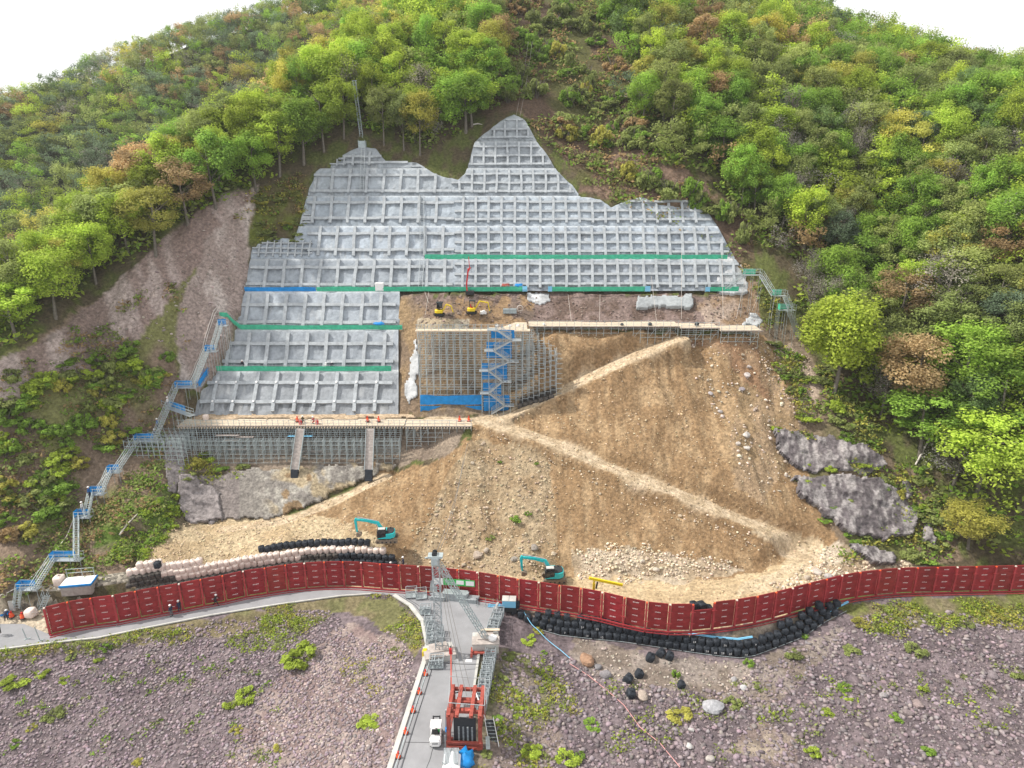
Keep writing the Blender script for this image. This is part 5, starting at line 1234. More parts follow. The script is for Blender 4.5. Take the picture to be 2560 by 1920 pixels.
hk = empty('hook_block', G(1127, 1626, 5.5), 0, 'red hook block hanging on a cable above the road', 'hook'); b = MB(); b.box(-.2, .2, -.15, .15, -.5, .3); b.build('block', M['redp'], hk, bevel=.04); b = MB(); b.bar((0, 0, -.5), (.25, -3.3, -3.2), .14); b.build('sling', M['redo'], hk); b = MB(); b.tube([(0, 0, .3), (0, 0, .6), (.1, 0, .7)], .05, 6); b.build('hook', M['dark'], hk)
cable(hk.location+Vector((.25, -3.3, -3.2)), FR+Vector((-.2, 1.5, .3)), .1, .07, 'dark', 'thick dark cable from the red hook block to the frame')
for px0, py0, px1, py1, z1, lab in [(985, 1395, 905, 1920, 0, 'long thin guy cable crossing the left part of the rubble field'), (1010, 1380, 830, 1925, -3, 'outer thin guy cable running down to the bottom edge')]:
    a = RY(px0, py0, 95); c = RY(px1, py1, 62); cable(a, c, .5, .02, 'cable', lab)
for px, lab in ((1290, 'left of two long ropes dangling from the forest to the concrete peak'), (1300, 'right of two long ropes dangling from the forest to the concrete peak')):
    a = wallhit(px, 290); c = RY(px+30, 130, 187); cable(a, c+Vector((0, -2, 2)), 1, .02, 'rope', lab, 'rope')
# ropes hanging on the slope
rp = [(1062, 733, 1072, 760), (1072, 735, 1064, 790), (1700, 640, 1702, 800), (1800, 640, 1806, 800), (1905, 720, 1878, 780), (1860, 700, 1838, 800), (1625, 700, 1640, 806), (1500, 740, 1498, 806), (1420, 740, 1428, 806), (1940, 735, 1924, 800)]
for i, (x0, y0, x1, y1) in enumerate(sorted(rp)):
    a = (wallhit(x0, y0)+Vector((0, -1, .6))) if topy(x0) < y0 < 733 and x0 < 1868 else (hit(x0, y0) or RY(x0, y0, 130)); b_ = (wallhit(x1, y1) if y1 < 733 else hit(x1, y1))
    cable(a+Vector((0, 0, .3)), b_+Vector((0, -.4, .3)), .0, .03, 'rope', 'thin pale safety rope hanging down the rock cutting, %s from the left' % ordn(i), 'rope', 6)
def hosepath(pts, m, label, r_=.06, off=.12):
    P_ = [hit(*p) for p in pts]; P2 = []
    for a, b_ in zip(P_[:-1], P_[1:]):
        for i in range(5): q = a.lerp(b_, i/5); q.z = tz1(q.x, q.y)+off; P2.append(q)
    q = P_[-1]; q.z = tz1(q.x, q.y)+off; P2.append(q); t = MB(); t.tube(P2, r_, 5); return tag(t.build('hose', M[m]), label, 'hose')
hosepath([(1290, 1524), (1310, 1545), (1335, 1582), (1365, 1612), (1400, 1640), (1424, 1661)], 'lblue', 'blue hose draped from the blue box over the black bags', .05, 1.0)
hosepath([(1424, 1661), (1470, 1690), (1520, 1730), (1560, 1765), (1600, 1820), (1650, 1860), (1700, 1920)], 'hose', 'long pink hose snaking down the right rubble to the bottom edge', .055)
for j, off in enumerate((0, 5)):
    hosepath([(545+off, 770), (530+off, 800), (520+off, 830), (508+off, 875), (490+off, 915), (470+off, 958)], 'rope', ('left', 'right')[j]+' of two white hoses running up beside the upper stairs', .07, .5)
hosepath([(415, 1062), (390, 1085), (362, 1092), (330, 1128), (300, 1160), (270, 1190), (240, 1225), (212, 1275), (190, 1290), (170, 1345), (140, 1385), (108, 1425), (75, 1455), (20, 1490), (0, 1500)], 'rope', 'long white hose running down beside the lower stairs', .08, .5)
# ---------------------------------------------------------------- mesh crates and steel stacks
def crate0():
    r = empty('mesh_crate', (0, 0, 0)); b = MB()
    for x in (-.6, .6):
        for y in (-.5, .5): b.bar((x, y, 0), (x, y, .95), .06)
    for z in (.12, .93):
        for y in (-.5, .5): b.bar((-.6, y, z), (.6, y, z), .05)
        for x in (-.6, .6): b.bar((x, -.5, z), (x, .5, z), .05)
    b.build('frame', M['steel'], r); b = MB()
    for i in range(1, 8): x = -.6+.15*i; [b.bar((x, y, .12), (x, y, .93), .02) for y in (-.5, .5)]
    for i in range(1, 7): y = -.5+.14*i; [b.bar((x, y, .12), (x, y, .93), .02) for x in (-.6, .6)]
    for z in (.3, .5, .7):
        for y in (-.5, .5): b.bar((-.6, y, z), (.6, y, z), .02)
        for x in (-.6, .6): b.bar((x, -.5, z), (x, .5, z), .02)
    b.build('wire_mesh', M['steel'], r); b = MB(); b.box(-.6, .6, -.5, .5, .1, .13); b.build('floor_plate', M['dsteel'], r)
    return r
CR = crate0(); crn = [0]
CONT = []
def crate(px, py, z, rz, label, fill=True, sc=1.0, group='wire mesh crates around the mast'):
    r = CR if crn[0] == 0 else copy_tree(CR); crn[0] += 1; q = G(px, py, z); r.location = q; r.rotation_euler = (0, 0, rz); r.scale = (sc,)*3; tag(r, label, 'crate', group)
    if fill:
        rr = random.Random(px); b = MB()
        for i in range(9): x = rr.uniform(-.5, .5); zz = .16+.08*i; b.bar((x, -.45, zz), (x+rr.uniform(-.15, .15), .45, zz+.02), .07, .05)
        for i in range(5): y = rr.uniform(-.4, .4); b.bar((-.55, y, .3+.12*i), (.55, y+.1, .32+.12*i), .06)
        b.build('clamp_load', M['steel'], r)
crate(1029, 1490, 0, R(8), 'left of two empty mesh crates standing at the fence', False, 1.3)
crate(1053, 1493, 0, R(12), 'right of two empty mesh crates standing at the fence', False, 1.3)
crate(1064, 1532, 0, 0, 'lone mesh crate near the kerb above the mast foot', True, 1.2)
for i, (px, py, z) in enumerate([(1074, 1560, 0), (1078, 1576, 0), (1080, 1592, 0), (1080, 1608, 0), (1095, 1585, 0), (1097, 1603, 0)]):
    crate(px, py, z, 0, '%s loaded crate left of the upright mast, counting down from the fence' % ordn(i), True, 1.15)
crate(1092, 1664, 0, R(3), 'squat steel crate right below the mast block with an orange cone beside it', True, 1.4)
for i, (px, py, z) in enumerate([(1246, 1540, 0), (1240, 1556, 0), (1234, 1572, 0), (1230, 1588, 0)]):
    crate(px, py, z-.2, R(-8), '%s crate of the short row above the right concrete block' % ordn(i), True, 1.2)
for i in range(14):
    t = i/13; px = 1220-t*26; py = 1640+t*128
    if i % 2: px += 3
    crate(px+6, py, -.2, R(-3), '%s crate down the long row on the right road edge' % ordn(i), True, 1.1)
# stacks by the fence
for px, py, L_, n, lab in [(1095, 1496, 2.0, 5, 'stack of grey steel frames at the fence, left of the sign board'), (1140, 1497, 3.6, 9, 'long stack of grey steel planks at the fence under the sign board'), (1174, 1502, 2.4, 5, 'low stack of grey tubes at the fence right of the sign board')]:
    b = MB(); rr = random.Random(px)
    for i in range(n):
        for k in range(4): x = rr.uniform(-.2, .2); b.box(-L_/2+x, L_/2+x, -.7+.3*k, -.45+.3*k, .14*i+.02, .14*i+.12)
    o = b.build('steel_stack', M['steel']); o.location = G(px, py, 0); o.rotation_euler = (0, 0, R(-8)); tag(o, lab, 'steel stack', 'steel stacks along the fence')
b = MB()
for i in range(9): b.bar((i*.12, 0, 0), (i*.12+.35, .9, 2.9), .07)
o = b.build('leaning_poles', M['dsteel']); o.location = G(1074, 1486, 0); tag(o, 'bundle of grey poles leaning on the fence left of the mast', 'poles')
sb = empty('sign_board', G(1117, 1484, 0)+Vector((0, -.3, 0)), R(-7), 'green and white board strip hung on the fence behind the mast', 'sign')
for x0, x1, m_ in ((-1.9, -.4, 'white'), (-.4, 1.0, 'gsign'), (1.1, 4.2, 'gsign')): b = MB(); b.box(x0, x1, -.05, 0, 1.7, 2.75); b.build('board', M[m_], sb)
for x0, x1, z0, z1 in ((1.5, 2.6, 1.95, 2.6), (2.9, 4.1, 1.85, 2.6)): b = MB(); b.box(x0, x1, -.065, -.052, z0, z1); b.build('notice', M['white'], sb)
bb_ = empty('blue_box', G(1273, 1520, 0), R(-3), 'light blue lidded box standing in front of the fence', 'box')
b = MB(); b.box(-.95, .95, -.6, .6, .45, 1.5); b.build('body', M['lblue'], bb_, bevel=.03); b = MB(); b.box(-.98, .98, -.63, .63, -.2, .45); b.build('base', M['dark'], bb_, bevel=.03); b = MB(); b.box(-.98, -.02, -.62, .65, 1.5, 1.62); b.box(.02, .98, -.62, .65, 1.5, 1.62); b.build('lid', M['kerb'], bb_, bevel=.03)
for i, px in enumerate((1194, 1214, 1233, 1243)):
    q = G(px, 1512+(px-1194)*.1, 0); r = empty('post_stand', q, 0, 'thin grey upright stand at the fence, %s from the left' % ordn(i), 'stand', 'thin stands in front of the fence'); b = MB(); b.bar((0, 0, 0), (0, 0, 1.3), .06); b.build('upright', M['steel'], r); b = MB(); b.bar((-.3, -.2, .05), (.3, -.2, .05), .06); b.bar((0, -.6, .05), (0, .2, .05), .06); b.build('foot', M['steel'], r)
b = MB(); [b.bar((-1, .18*k, 0), (1, .18*k, 0), .07) for k in range(4)]; [b.bar((x, -.1, .07), (x, .7, .07), .06) for x in (-.7, .7)]; o = b.build('rail_frame', M['lblue']); o.location = G(1237, 1517, .1); tag(o, 'pale blue flat frame on the ground left of the blue box', 'frame')
# traffic: orange barrels with lamps along the kerb
def cone0():
    r = empty('safety_barrier', (0, 0, 0)); b = MB(); b.tube([(0, 0, .1), (0, 0, .45), (0, 0, .85)], [.32, .25, .12], 10); b.build('body', M['orange'], r); b = MB(); b.box(-.38, .38, -.38, .38, 0, .1); b.build('base', M['dark'], r); b = MB(); b.tube([(0, 0, .85), (0, 0, 1.15)], .13, 8); b.build('lamp', M['redp'], r)
    b = MB(); b.bar((-.35, 0, .6), (.35, 0, .3), .16, .1); b.build('bar_end', M['orange'], r); return r
C0 = cone0()
for i, (px, py) in enumerate([(1075, 1648), (1064, 1688), (1049, 1734), (1033, 1780), (1015, 1834), (996, 1894)]):
    r = C0 if i == 0 else copy_tree(C0); r.location = G(px, py, .02); r.scale = (.72,)*3; tag(r, 'red orange barrier cone on the left kerb, %s counting down from the mast' % ordn(i), 'cone', 'barrier cones along the left kerb')
b = MB(); a_ = [G(px, py, .55) for px, py in ((1075, 1648), (1064, 1688), (1049, 1734), (1033, 1780), (1015, 1834), (996, 1894), (985, 1925))]
for u, v in zip(a_[:-1], a_[1:]): b.bar(u, v, .07)
tag(b.build('barrier_pole', M['dsteel']), 'thin dark pole line linking the barrier cones along the kerb', 'pole')
b = MB(); b.box(-.35, .35, -.3, .3, 0, .7); b.prism([(-.35, .7), (.35, .7), (.2, 1.0), (-.2, 1.0)], -.3, .3); o = b.build('orange_box', M['yellow'], bevel=.04); o.location = G(1063, 1640, 0); tag(o, 'orange yellow box on the kerb beside the mast block', 'box')
# road paint marks and bar on road
for px, py, lab in ((1139, 1651, 'left small white square mark on the road'), (1172, 1652, 'right small white square mark on the road')):
    b = MB(); b.box(-.4, .4, -.25, .25, .026, .03); o = b.build('road_mark', M['white']); o.location = G(px, py, 0); tag(o, lab, 'road mark', 'white marks on the road')
cable(G(1108, 1657, 1.2), G(1200, 1660, .6), .1, .05, 'dark', 'dark horizontal cable stretched across the road below the mast')
# yellow levelling boom behind the fence
q = RY(1484, 1478, fenceY(1484)+1.9); yb = empty('yellow_crane', (q.x, q.y, 0), 0, 'yellow T shaped jib standing behind the fence right of the lower excavator', 'jib')
zt = q.z; b = MB(); b.bar((0, 0, 0), (0, 0, zt+1.3), .32, .32); b.build('column', M['yellow'], yb); b = MB(); b.bar((-.7, 0, zt+2.15), (4.0, 0, zt+1.0), .28, .34); b.bar((0, 0, zt+1.2), (0, 0, zt+2.0), .2); b.build('jib_arm', M['yellow'], yb); b = MB(); b.bar((.5, .1, zt+1.4), (.35, .1, zt+.4), .2); b.build('hoist', M['dark'], yb)
# ---------------------------------------------------------------- people
def person(loc, rz, label, pose, top=(.03, .04, .09), bottom=(.03, .035, .06), helmet='white'):
    J = {'stand': [(0, 0, .98), (0, 0, 1.18), (0, 0, 1.42), (0, 0, 1.52), (0, .02, 1.66), (.10, 0, .92), (.11, .02, .5), (.12, 0, .08), (.12, .16, .04), (-.10, 0, .92), (-.12, .03, .5), (-.13, -.02, .08), (-.13, .14, .04), (.19, 0, 1.40), (.26, .02, 1.12), (.25, .14, .90), (.25, .2, .82), (-.19, 0, 1.40), (-.27, .02, 1.12), (-.26, .12, .90), (-.26, .18, .82)],
         'walk': [(0, 0, .96), (0, .02, 1.16), (0, .05, 1.40), (0, .07, 1.50), (0, .11, 1.63), (.09, 0, .9), (.10, .24, .52), (.10, .30, .08), (.10, .46, .05), (-.09, 0, .9), (-.10, -.12, .5), (-.10, -.42, .16), (-.10, -.34, .03), (.18, .05, 1.38), (.24, -.12, 1.12), (.24, -.08, .88), (.24, -.03, .8), (-.18, .05, 1.38), (-.25, .18, 1.14), (-.22, .38, 1.02), (-.20, .46, .99)],
         'bend': [(0, 0, .9), (0, .16, 1.05), (0, .40, 1.15), (0, .48, 1.16), (0, .60, 1.14), (.11, 0, .85), (.13, .05, .46), (.14, -.02, .08), (.14, .14, .04), (-.11, 0, .85), (-.13, .05, .46), (-.16, -.08, .08), (-.16, .08, .04), (.19, .38, 1.10), (.22, .46, .82), (.16, .58, .62), (.14, .62, .55), (-.19, .38, 1.10), (-.22, .46, .82), (-.16, .58, .62), (-.14, .62, .55)],
         'kneel': [(0, 0, .48), (0, .04, .68), (0, .10, .92), (0, .13, 1.02), (0, .17, 1.14), (.11, 0, .42), (.14, .34, .42), (.14, .34, .08), (.14, .5, .04), (-.11, 0, .42), (-.13, .28, .08), (-.13, -.12, .08), (-.13, -.24, .1), (.19, .10, .90), (.24, .22, .66), (.18, .42, .58), (.15, .5, .55), (-.19, .10, .90), (-.24, .22, .66), (-.18, .42, .58), (-.15, .5, .55)]}[pose]
    E = [(0, 1), (1, 2), (2, 3), (3, 4), (0, 5), (5, 6), (6, 7), (7, 8), (0, 9), (9, 10), (10, 11), (11, 12), (2, 13), (13, 14), (14, 15), (15, 16), (2, 17), (17, 18), (18, 19), (19, 20)]
    RD = [.15, .145, .16, .062, .105, .105, .075, .05, .05, .105, .075, .05, .05, .075, .055, .042, .045, .075, .055, .042, .045]
    V = [Vector(p) for p in J]
    # five separate fingers and a thumb are below a third of a pixel here; keep them as short chains all the same
    for hnd, wr in ((16, 15), (20, 19)):
        d = (V[hnd]-V[wr]).normalized(); sx = 1 if V[hnd].x > 0 else -1
        for k in range(4):
            V.append(V[hnd]+d*.055+Vector((0, (k-1.5)*.018, 0))); E.append((hnd, len(V)-1)); RD.append(.01)
            V.append(V[-1]+d*.035+Vector((-sx*.015, 0, -.01))); E.append((len(V)-2, len(V)-1)); RD.append(.008)
        V.append(V[hnd]+Vector((-sx*.03, .03, .0))+d*.01); E.append((hnd, len(V)-1)); RD.append(.011)
    me = bpy.data.meshes.new('person'); me.from_pydata([tuple(v) for v in V], E, []); o = bpy.data.objects.new('person', me); COL.objects.link(o)
    md = o.modifiers.new('skin', 'SKIN'); sv = me.skin_vertices[0].data
    for i, r_ in enumerate(RD): sv[i].radius = (r_, r_*.8 if i in (0, 1, 2) else r_)
    sv[0].use_root = True; md.use_smooth_shade = True; o.modifiers.new('sub', 'SUBSURF').levels = 1; o.modifiers['sub'].render_levels = 1
    key = (top, bottom)
    if key not in PM:
        m = mat('workwear', top, rough=.85); t = m.node_tree; N = t.nodes; tc = N.new('ShaderNodeTexCoord'); sx = N.new('ShaderNodeSeparateXYZ'); t.links.new(tc.outputs['Object'], sx.inputs[0])
        cr = N.new('ShaderNodeValToRGB'); cr.color_ramp.interpolation = 'CONSTANT'; e = cr.color_ramp.elements; e[0].position = 0; e[0].color = (.02, .02, .02, 1); e[1].position = .1; e[1].color = (*bottom, 1)
        hz = .96/1.8 if True else 0; a = e.new(hz); a.color = (*top, 1); a = e.new(1.50/1.8); a.color = (.42, .25, .17, 1); mr = N.new('ShaderNodeMath'); mr.operation = 'MULTIPLY'; mr.inputs[1].default_value = 1/1.8
        t.links.new(sx.outputs['Z'], mr.inputs[0]); t.links.new(mr.outputs[0], cr.inputs[0]); t.links.new(cr.outputs[0], N['Principled BSDF'].inputs['Base Color']); PM[key] = m
    me.materials.append(PM[key]); o.location = loc; o.rotation_euler = (0, 0, rz); o.scale = (1.08,)*3
    h = V[4]; b = MB(); n = 12
    for i, (z, r_) in enumerate(((0, .155), (.05, .15), (.11, .11), (.145, .04))): pass
    b.tube([h+Vector((0, 0, .02)), h+Vector((0, 0, .07)), h+Vector((0, 0, .13)), h+Vector((0, 0, .155))], [.15, .145, .10, .03], n); b.tube([h+Vector((0, .02, .015)), h+Vector((0, .02, .03))], .17, n)
    b.build('helmet', M[helmet], o)
    # face: eyes, nose, mouth strip and ears
    f = MB(); f.bar(h+Vector((0, .10, -.01)), h+Vector((0, .135, -.03)), .025); [f.bar(h+Vector((s*.105, 0, -.03)), h+Vector((s*.115, 0, .02)), .03) for s in (-1, 1)]; f.build('nose_and_ears', M['skin'], o)
    f = MB(); [f.box(h.x+s*.035-.012, h.x+s*.035+.012, h.y+.095, h.y+.108, h.z-.006, h.z+.008) for s in (-1, 1)]; f.box(h.x-.025, h.x+.025, h.y+.09, h.y+.10, h.z-.062, h.z-.054); f.build('eyes_and_mouth', M['dark'], o)
    return tag(o, label, 'person', 'site workers in helmets')
PM = {}
navy = (.025, .03, .06); white_ = (.6, .6, .6); blue_ = (.02, .10, .30)
def pg(px, py, z=0): return G(px, py, z)
person(pg(430, 1541), 1.2, 'worker in dark clothes and white helmet walking by the fence, left of a pair', 'stand', navy, (.12, .12, .13))
person(pg(450, 1530), 1.0, 'worker in navy with white helmet just right of and behind another by the fence', 'stand', navy, navy)
person(pg(541, 1514), -1.5, 'striding worker in dark clothes and white helmet alone in front of the fence', 'walk', (.03, .03, .035), (.02, .02, .03))
person(pg(17, 1552, .3), .4, 'worker in navy bending over the orange and blue gear at the left edge', 'bend', navy, navy)
person(pg(1, 1585, .2), 1.5, 'worker cut by the left edge of the photo on the sandy road', 'stand', (.05, .05, .05), (.02, .02, .02))
q = RY(1009, 1414, fenceY(1009)+2.6); q.z = tz1(q.x, q.y); person(RY(1009, 1419, fenceY(1009)+3.2)+Vector((0, 0, 0)), 2, 'worker in navy behind the fence, right of the black bags', 'stand', navy, navy)
q = RY(978, 1424, fenceY(978)+2.4); person((q.x, q.y, q.z-.6), 1, 'worker whose white helmet shows beside the last black bags', 'stand', (.1, .1, .12), navy)
q = RY(756, 1047, 110.6); person((q.x, q.y, ZP), 0, 'worker in dark brown kneeling on the lower platform above the left chute', 'kneel', (.07, .05, .03), (.06, .05, .03))
q = RY(784, 1047, 110.4); person((q.x, q.y, ZP), 1, 'worker in red and white crouching by red tanks on the lower platform', 'kneel', (.6, .5, .45), (.4, .05, .05))
for px, lab, c, pz in ((608, 'worker in black standing behind the lowest green net, left part', (.02, .02, .03), 'stand'), (829, 'worker in black leaning over behind the lowest green net, right part', (.02, .02, .03), 'bend'), (816, 'worker in white kneeling behind the lowest green net', (.6, .6, .58), 'kneel')):
    y, z = BEN[1]; person((XP(px, y-.35, z), y-.35, z+.1), 0, lab, pz, c, c)
# ---------------------------------------------------------------- access stairs on the left
def netbox(p, q, h, m, root):
    p = Vector(p); q = Vector(q); n = max(2, int((q-p).length/.5)); V = []; F_ = []
    for i in range(n+1):
        a = p.lerp(q, i/n)
        for k in range(3): V.append((a.x, a.y+(vnoise(a.x*3, k, 1, 2)-.5)*.12, a.z+h*k/2))
    for i in range(n):
        for k in range(2): a = i*3+k; F_.append((a, a+3, a+4, a+1))
    npmesh('net', V, F_, m, root, smooth=True)
def landing(px0, px1, py, z, label, m='blue', wd=1.1, endnet=True, posts=True, back=.0, name='stair_landing', dy=0):
    a = G(px0, py, z); b = G(px1, py+dy, z); c = (a+b)/2; r = empty(name, c, 0, label, 'landing', 'landings of the access stairs'); a -= c; b -= c
    d = MB(); d.bar(a+Vector((0, wd/2, -.05)), b+Vector((0, wd/2, -.05)), wd, .08); d.build('deck', M['alu'], r)
    netbox(a+Vector((0, wd, .05)), b.lerp(a, .28)+Vector((0, wd, .05)), 1.0, M[m], r)
    if endnet: netbox(a+Vector((-.03, 0, .05)), a+Vector((-.03, wd, .05)), 1.05, M[m], r)
    g = MB()
    for hh in (.5, 1.0): g.bar(a+Vector((0, 0, hh)), b+Vector((0, 0, hh)), .05); g.bar(a+Vector((0, wd, hh)), b+Vector((0, wd, hh)), .05)
    g.build('guard_rail', M['dsteel'], r); n = max(2, int((b-a).length/1.3)); 
    for i in range(n+1):
        p = a.lerp(b, i/n)
        for yy in (0, wd):
            w_ = c+p; g0 = tz1(w_.x, w_.y+yy)-c.z; MB().bar(p+Vector((0, yy, min(g0, -.2)-.1)), p+Vector((0, yy, 1.08)), .04).build('post', M['dsteel'], r)
    return c
Z_ = [(42, 92, 1477, 4.0), (125, 200, 1403, 6.3), (186, 224, 1296, 10.2), (222, 258, 1238, 13.0), (268, 298, 1183, 15.0), (336, 393, 1104, 18.6), (437, 490, 970, 26.6), (512, 540, 880, 32.4), (545, 566, 815, 37.2)]
# heights follow the ground under each landing
LND = []
names = ['lowest blue netted stair landing, above the stone wall', 'second blue netted landing from the bottom', 'third landing from the bottom, with a small blue sheet', 'fourth blue netted landing from the bottom', 'fifth small blue netted landing from the bottom', 'wide blue netted landing left of the lower scaffold', 'long blue netted landing at the foot of the upper stairs', 'small blue landing on the pale slide scar', 'topmost blue landing on the pale slide scar under the green net']
for (x0, x1, py, z), nm in zip(Z_, names):
    g = hit((x0+x1)/2, py+4); z = g.z+.9; LND.append((x0, x1, py, z)); landing(x0, x1, py, z, nm)
def sflight(p, q, label, name='stair_flight', m=None, grp='flights of the access stairs'):
    a = G(p[0], p[1], p[2]); b = G(q[0], q[1], q[2]); r = empty(name, a, 0, label, 'stairs', grp); d = b-a; n = max(5, int(d.length/.33))
    s = Vector((1, 0, 0))*.36; f = MB()
    for k in (-1, 1): f = MB(); f.bar(s*k, d+s*k, .05, .14); f.build('stringer', M['dsteel'], r)
    f = MB()
    for i in range(n): c = d*((i+.5)/n); f.bar(c-s, c+s, .11, .04)
    f.build('treads', M['alu'], r); f = MB()
    for k in (-1, 1):
        for hh in (.5, .95): f.bar(s*k+Vector((0, 0, hh)), d+s*k+Vector((0, 0, hh)), .05)
        for i in range(0, n+1, 5): f.bar(d*(i/n)+s*k, d*(i/n)+s*k+Vector((0, 0, .95)), .05)
    f.build('hand_rail', m or M['dsteel'], r)
FN = ['lowest flight of steps, rising beside the stone wall', 'second flight from the bottom, up to the second landing', 'third flight from the bottom, the long one beside the hose', 'short fourth flight between two landings', 'fifth flight from the bottom', 'sixth flight, up to the wide blue landing', 'seventh flight, steep and leading up to the curved walkway', 'eighth flight on the left edge of the pale scar', 'ninth and topmost flight beside the lattice slope']
st_ = [(42, 1522, 1.2)]+[(l[1]-8, l[2], l[3]) for l in LND[:-1]]
for i, ((x, y, z), l, nm) in enumerate(zip(st_, LND, FN)):
    sflight((x, y, z), (l[0]+(6 if i not in (6,) else 4), l[2], l[3]), nm)
sflight((103, 1525, .9), (118, 1488, 3.2), 'loose grey aluminium stairs leaning on the masonry wall beside the fence end')
g = hit(415, 1035); wk = landing(405, 478, 1016, g.z+1.2, 'curved blue netted walkway joining the stairs to the lower platform', dy=26)
g = hit(520, 945); sflight((497, 968, LND[6][3]), (524, 926, 23.6), 'blue netted steps from the long landing up to the lowest green net', m=M['blue'])
netbox(G(497, 968, LND[6][3]), G(524, 926, 23.7), 1.0, M['blue'], None)
tag(bpy.data.objects['net'] if False else COL.objects[-1], 'slanting blue net along the steps up to the lowest green net', 'safety net')
for px, py, z, lab, c in [(396, 1072, None, 'worker in blue climbing the upper stairs below the curved walkway', blue_), (390, 1098, None, 'worker in dark blue on the stairs just above the wide landing', navy), (422, 1018, None, 'worker in white and blue at the junction of the curved walkway', white_), (226, 1244, None, 'worker in blue with white helmet on the fourth landing', blue_), (209, 1282, None, 'worker in white coming down onto the third landing', white_)]:
    h = hit(px, py); person(RY(px, py, h.y-1.2), 1.5, lab, 'stand', c, navy if c != white_ else (.3, .32, .36))
# green stairs on the right
RS = [(1862, 1905, 688, 'green', 'grey walkway bridge leaving the upper right corner of the lattice slope'), (1935, 1968, 740, 'green', 'upper green netted landing right of the slope'), (1950, 1990, 776, 'green', 'lower green netted landing right of the slope')]
RL = []
for x0, x1, py, m, nm in RS:
    g = hit((x0+x1)/2, py+6); z = g.z+1.4; RL.append((x0, x1, py, z)); landing(x0, x1, py, z, nm, m=m, endnet=(x0 > 1900))
RF = 'flights of the right hand stairs'
sflight((1818, 722, prof_hit(722)[1]+.6), (1860, 688, RL[0][3]), 'pale steps from the short green net up to the grey walkway', grp=RF)
sflight((1934, 740, RL[1][3]), (1903, 690, RL[0][3]), 'right hand flight between the grey walkway and the upper green landing', grp=RF)
sflight((1976, 776, RL[2][3]), (1962, 742, RL[1][3]), 'short right hand flight between the two green landings', grp=RF)
g = hit(1998, 852); sflight((1998, 850, g.z), (1972, 778, RL[2][3]), 'long dark ladder stairs below the lower green landing', m=M['dsteel'], grp=RF)
# ---------------------------------------------------------------- corner bottom left: masonry wall, bags, gear
MW = [(40, 1522, .6), (110, 1518, .3), (200, 1516, .2), (300, 1500, .2), (325, 1496, .2)]
mw = MB(); VV = []; FF = []; base = [G(*p) for p in MW]; hgt = [2.2, 2.6, 2.9, 2.9, 2.8]; n = 60
for i in range(n+1):
    t = i/n*(len(base)-1); k = min(int(t), len(base)-2); f = t-k; p = base[k].lerp(base[k+1], f); h = hgt[k]*(1-f)+hgt[k+1]*f
    for j in range(8): zz = h*j/7; VV.append((p.x, p.y+zz*.25+(vnoise(p.x*3, zz*3, 1, 3)-.5)*.16, p.z-.2+zz))
    VV.append((p.x, p.y+h*.25+2.2, p.z+h+.1))
for i in range(n):
    for j in range(8): a = i*9+j; FF.append((a, a+9, a+10, a+1))
npw = npmesh('stone_wall', VV, FF, M['masonry']); tag(npw, 'mossy block masonry wall behind the left end of the red fence', 'wall')
c = MB(); 
for a, b in zip(base[1:-1], base[2:]): pass
for px, py, lab in [(152, 1462, 'round white bag with open top standing above the stone wall')]:
    q = hit(px, py); bag('pink', q, 0, lab, 'white bags near the stairs', sc=1.5)
q = G(70, 1540, .3); o = bag('pink', q, 0, 'white bulging sack lying on the sandy ground left of the fence end', 'white bags near the stairs', sc=1.4); o.rotation_euler = (R(80), 0, 1.4); o.location.z += .5
q = hit(200, 1470); tk = empty('covered_tank', q, R(8), 'brown open tank draped with a blue and white sheet below the stairs', 'tank')
b = MB(); b.box(-2.0, 2.0, -1.1, 1.1, -.5, 1.1); b.build('tank_body', M['wood2'], tk, bevel=.04)
b = MB(); b.box(-2.05, 2.05, -1.15, 1.15, 1.1, 1.2); b.build('white_cover', M['white'], tk, bevel=.04); b = MB(); b.bar((-2.1, -1.15, 1.1), (2.1, -1.15, 1.15), .16, .35); b.bar((2.1, -1.15, 1.15), (2.1, 1.1, 1.15), .16, .3); b.build('blue_edge', M['blue'], tk, bevel=.04)
b = MB(); [b.bar((x, .9, 0), (x, .9, 2.6), .06) for x in (-1.8, .2, 1.8)]; [b.bar((-1.9, .9, z), (1.9, .9, z), .06) for z in (2.0, 2.6)]; b.build('pipe_frame', M['dsteel'], tk)
for i, (px, py) in enumerate([(30, 1542), (57, 1545), (22, 1527)]):
    r = copy_tree(C0); r.location = G(px, py, .3); r.scale = (1, 1, .8); tag(r, 'orange cone on the sandy ground at the far left, %s' % ('beside the bending worker', 'nearest the white sack', 'highest of the three')[i], 'cone', 'cones at the left edge')
o = blob('blue_tarpaulin', M['blue'], (1.2, .7, .5), 9); o.location = G(4, 1535, .4); tag(o, 'blue sheet heap at the left edge beside the bending worker', 'tarpaulin')
b = MB(); b.box(-.8, .8, -.05, .05, 0, 2.0); o = b.build('white_board', M['pinkbag']); o.location = G(4, 1515, .8); tag(o, 'pale upright board at the left edge behind the cones', 'board')
b = MB(); b.box(-.4, .4, -.1, .1, 0, 1.5); o = b.build('white_board', M['kerb']); o.location = G(33, 1526, .6); tag(o, 'short grey board beside the foot of the lowest stairs', 'board')
for px, py, lab in [(67, 1598, 'thin short post leaning on the sandy road'), (100, 1602, 'thin taller post on the road edge near the fence end')]:
    q = G(px, py, 0); b = MB(); b.bar((0, 0, 0), (-.25, .0, 1.7 if px == 67 else 2.2), .09); b.bar((-.2, -.2, .05), (.4, .2, .05), .12); o = b.build('marker_post', M['dsteel']); o.location = q; tag(o, lab, 'post')
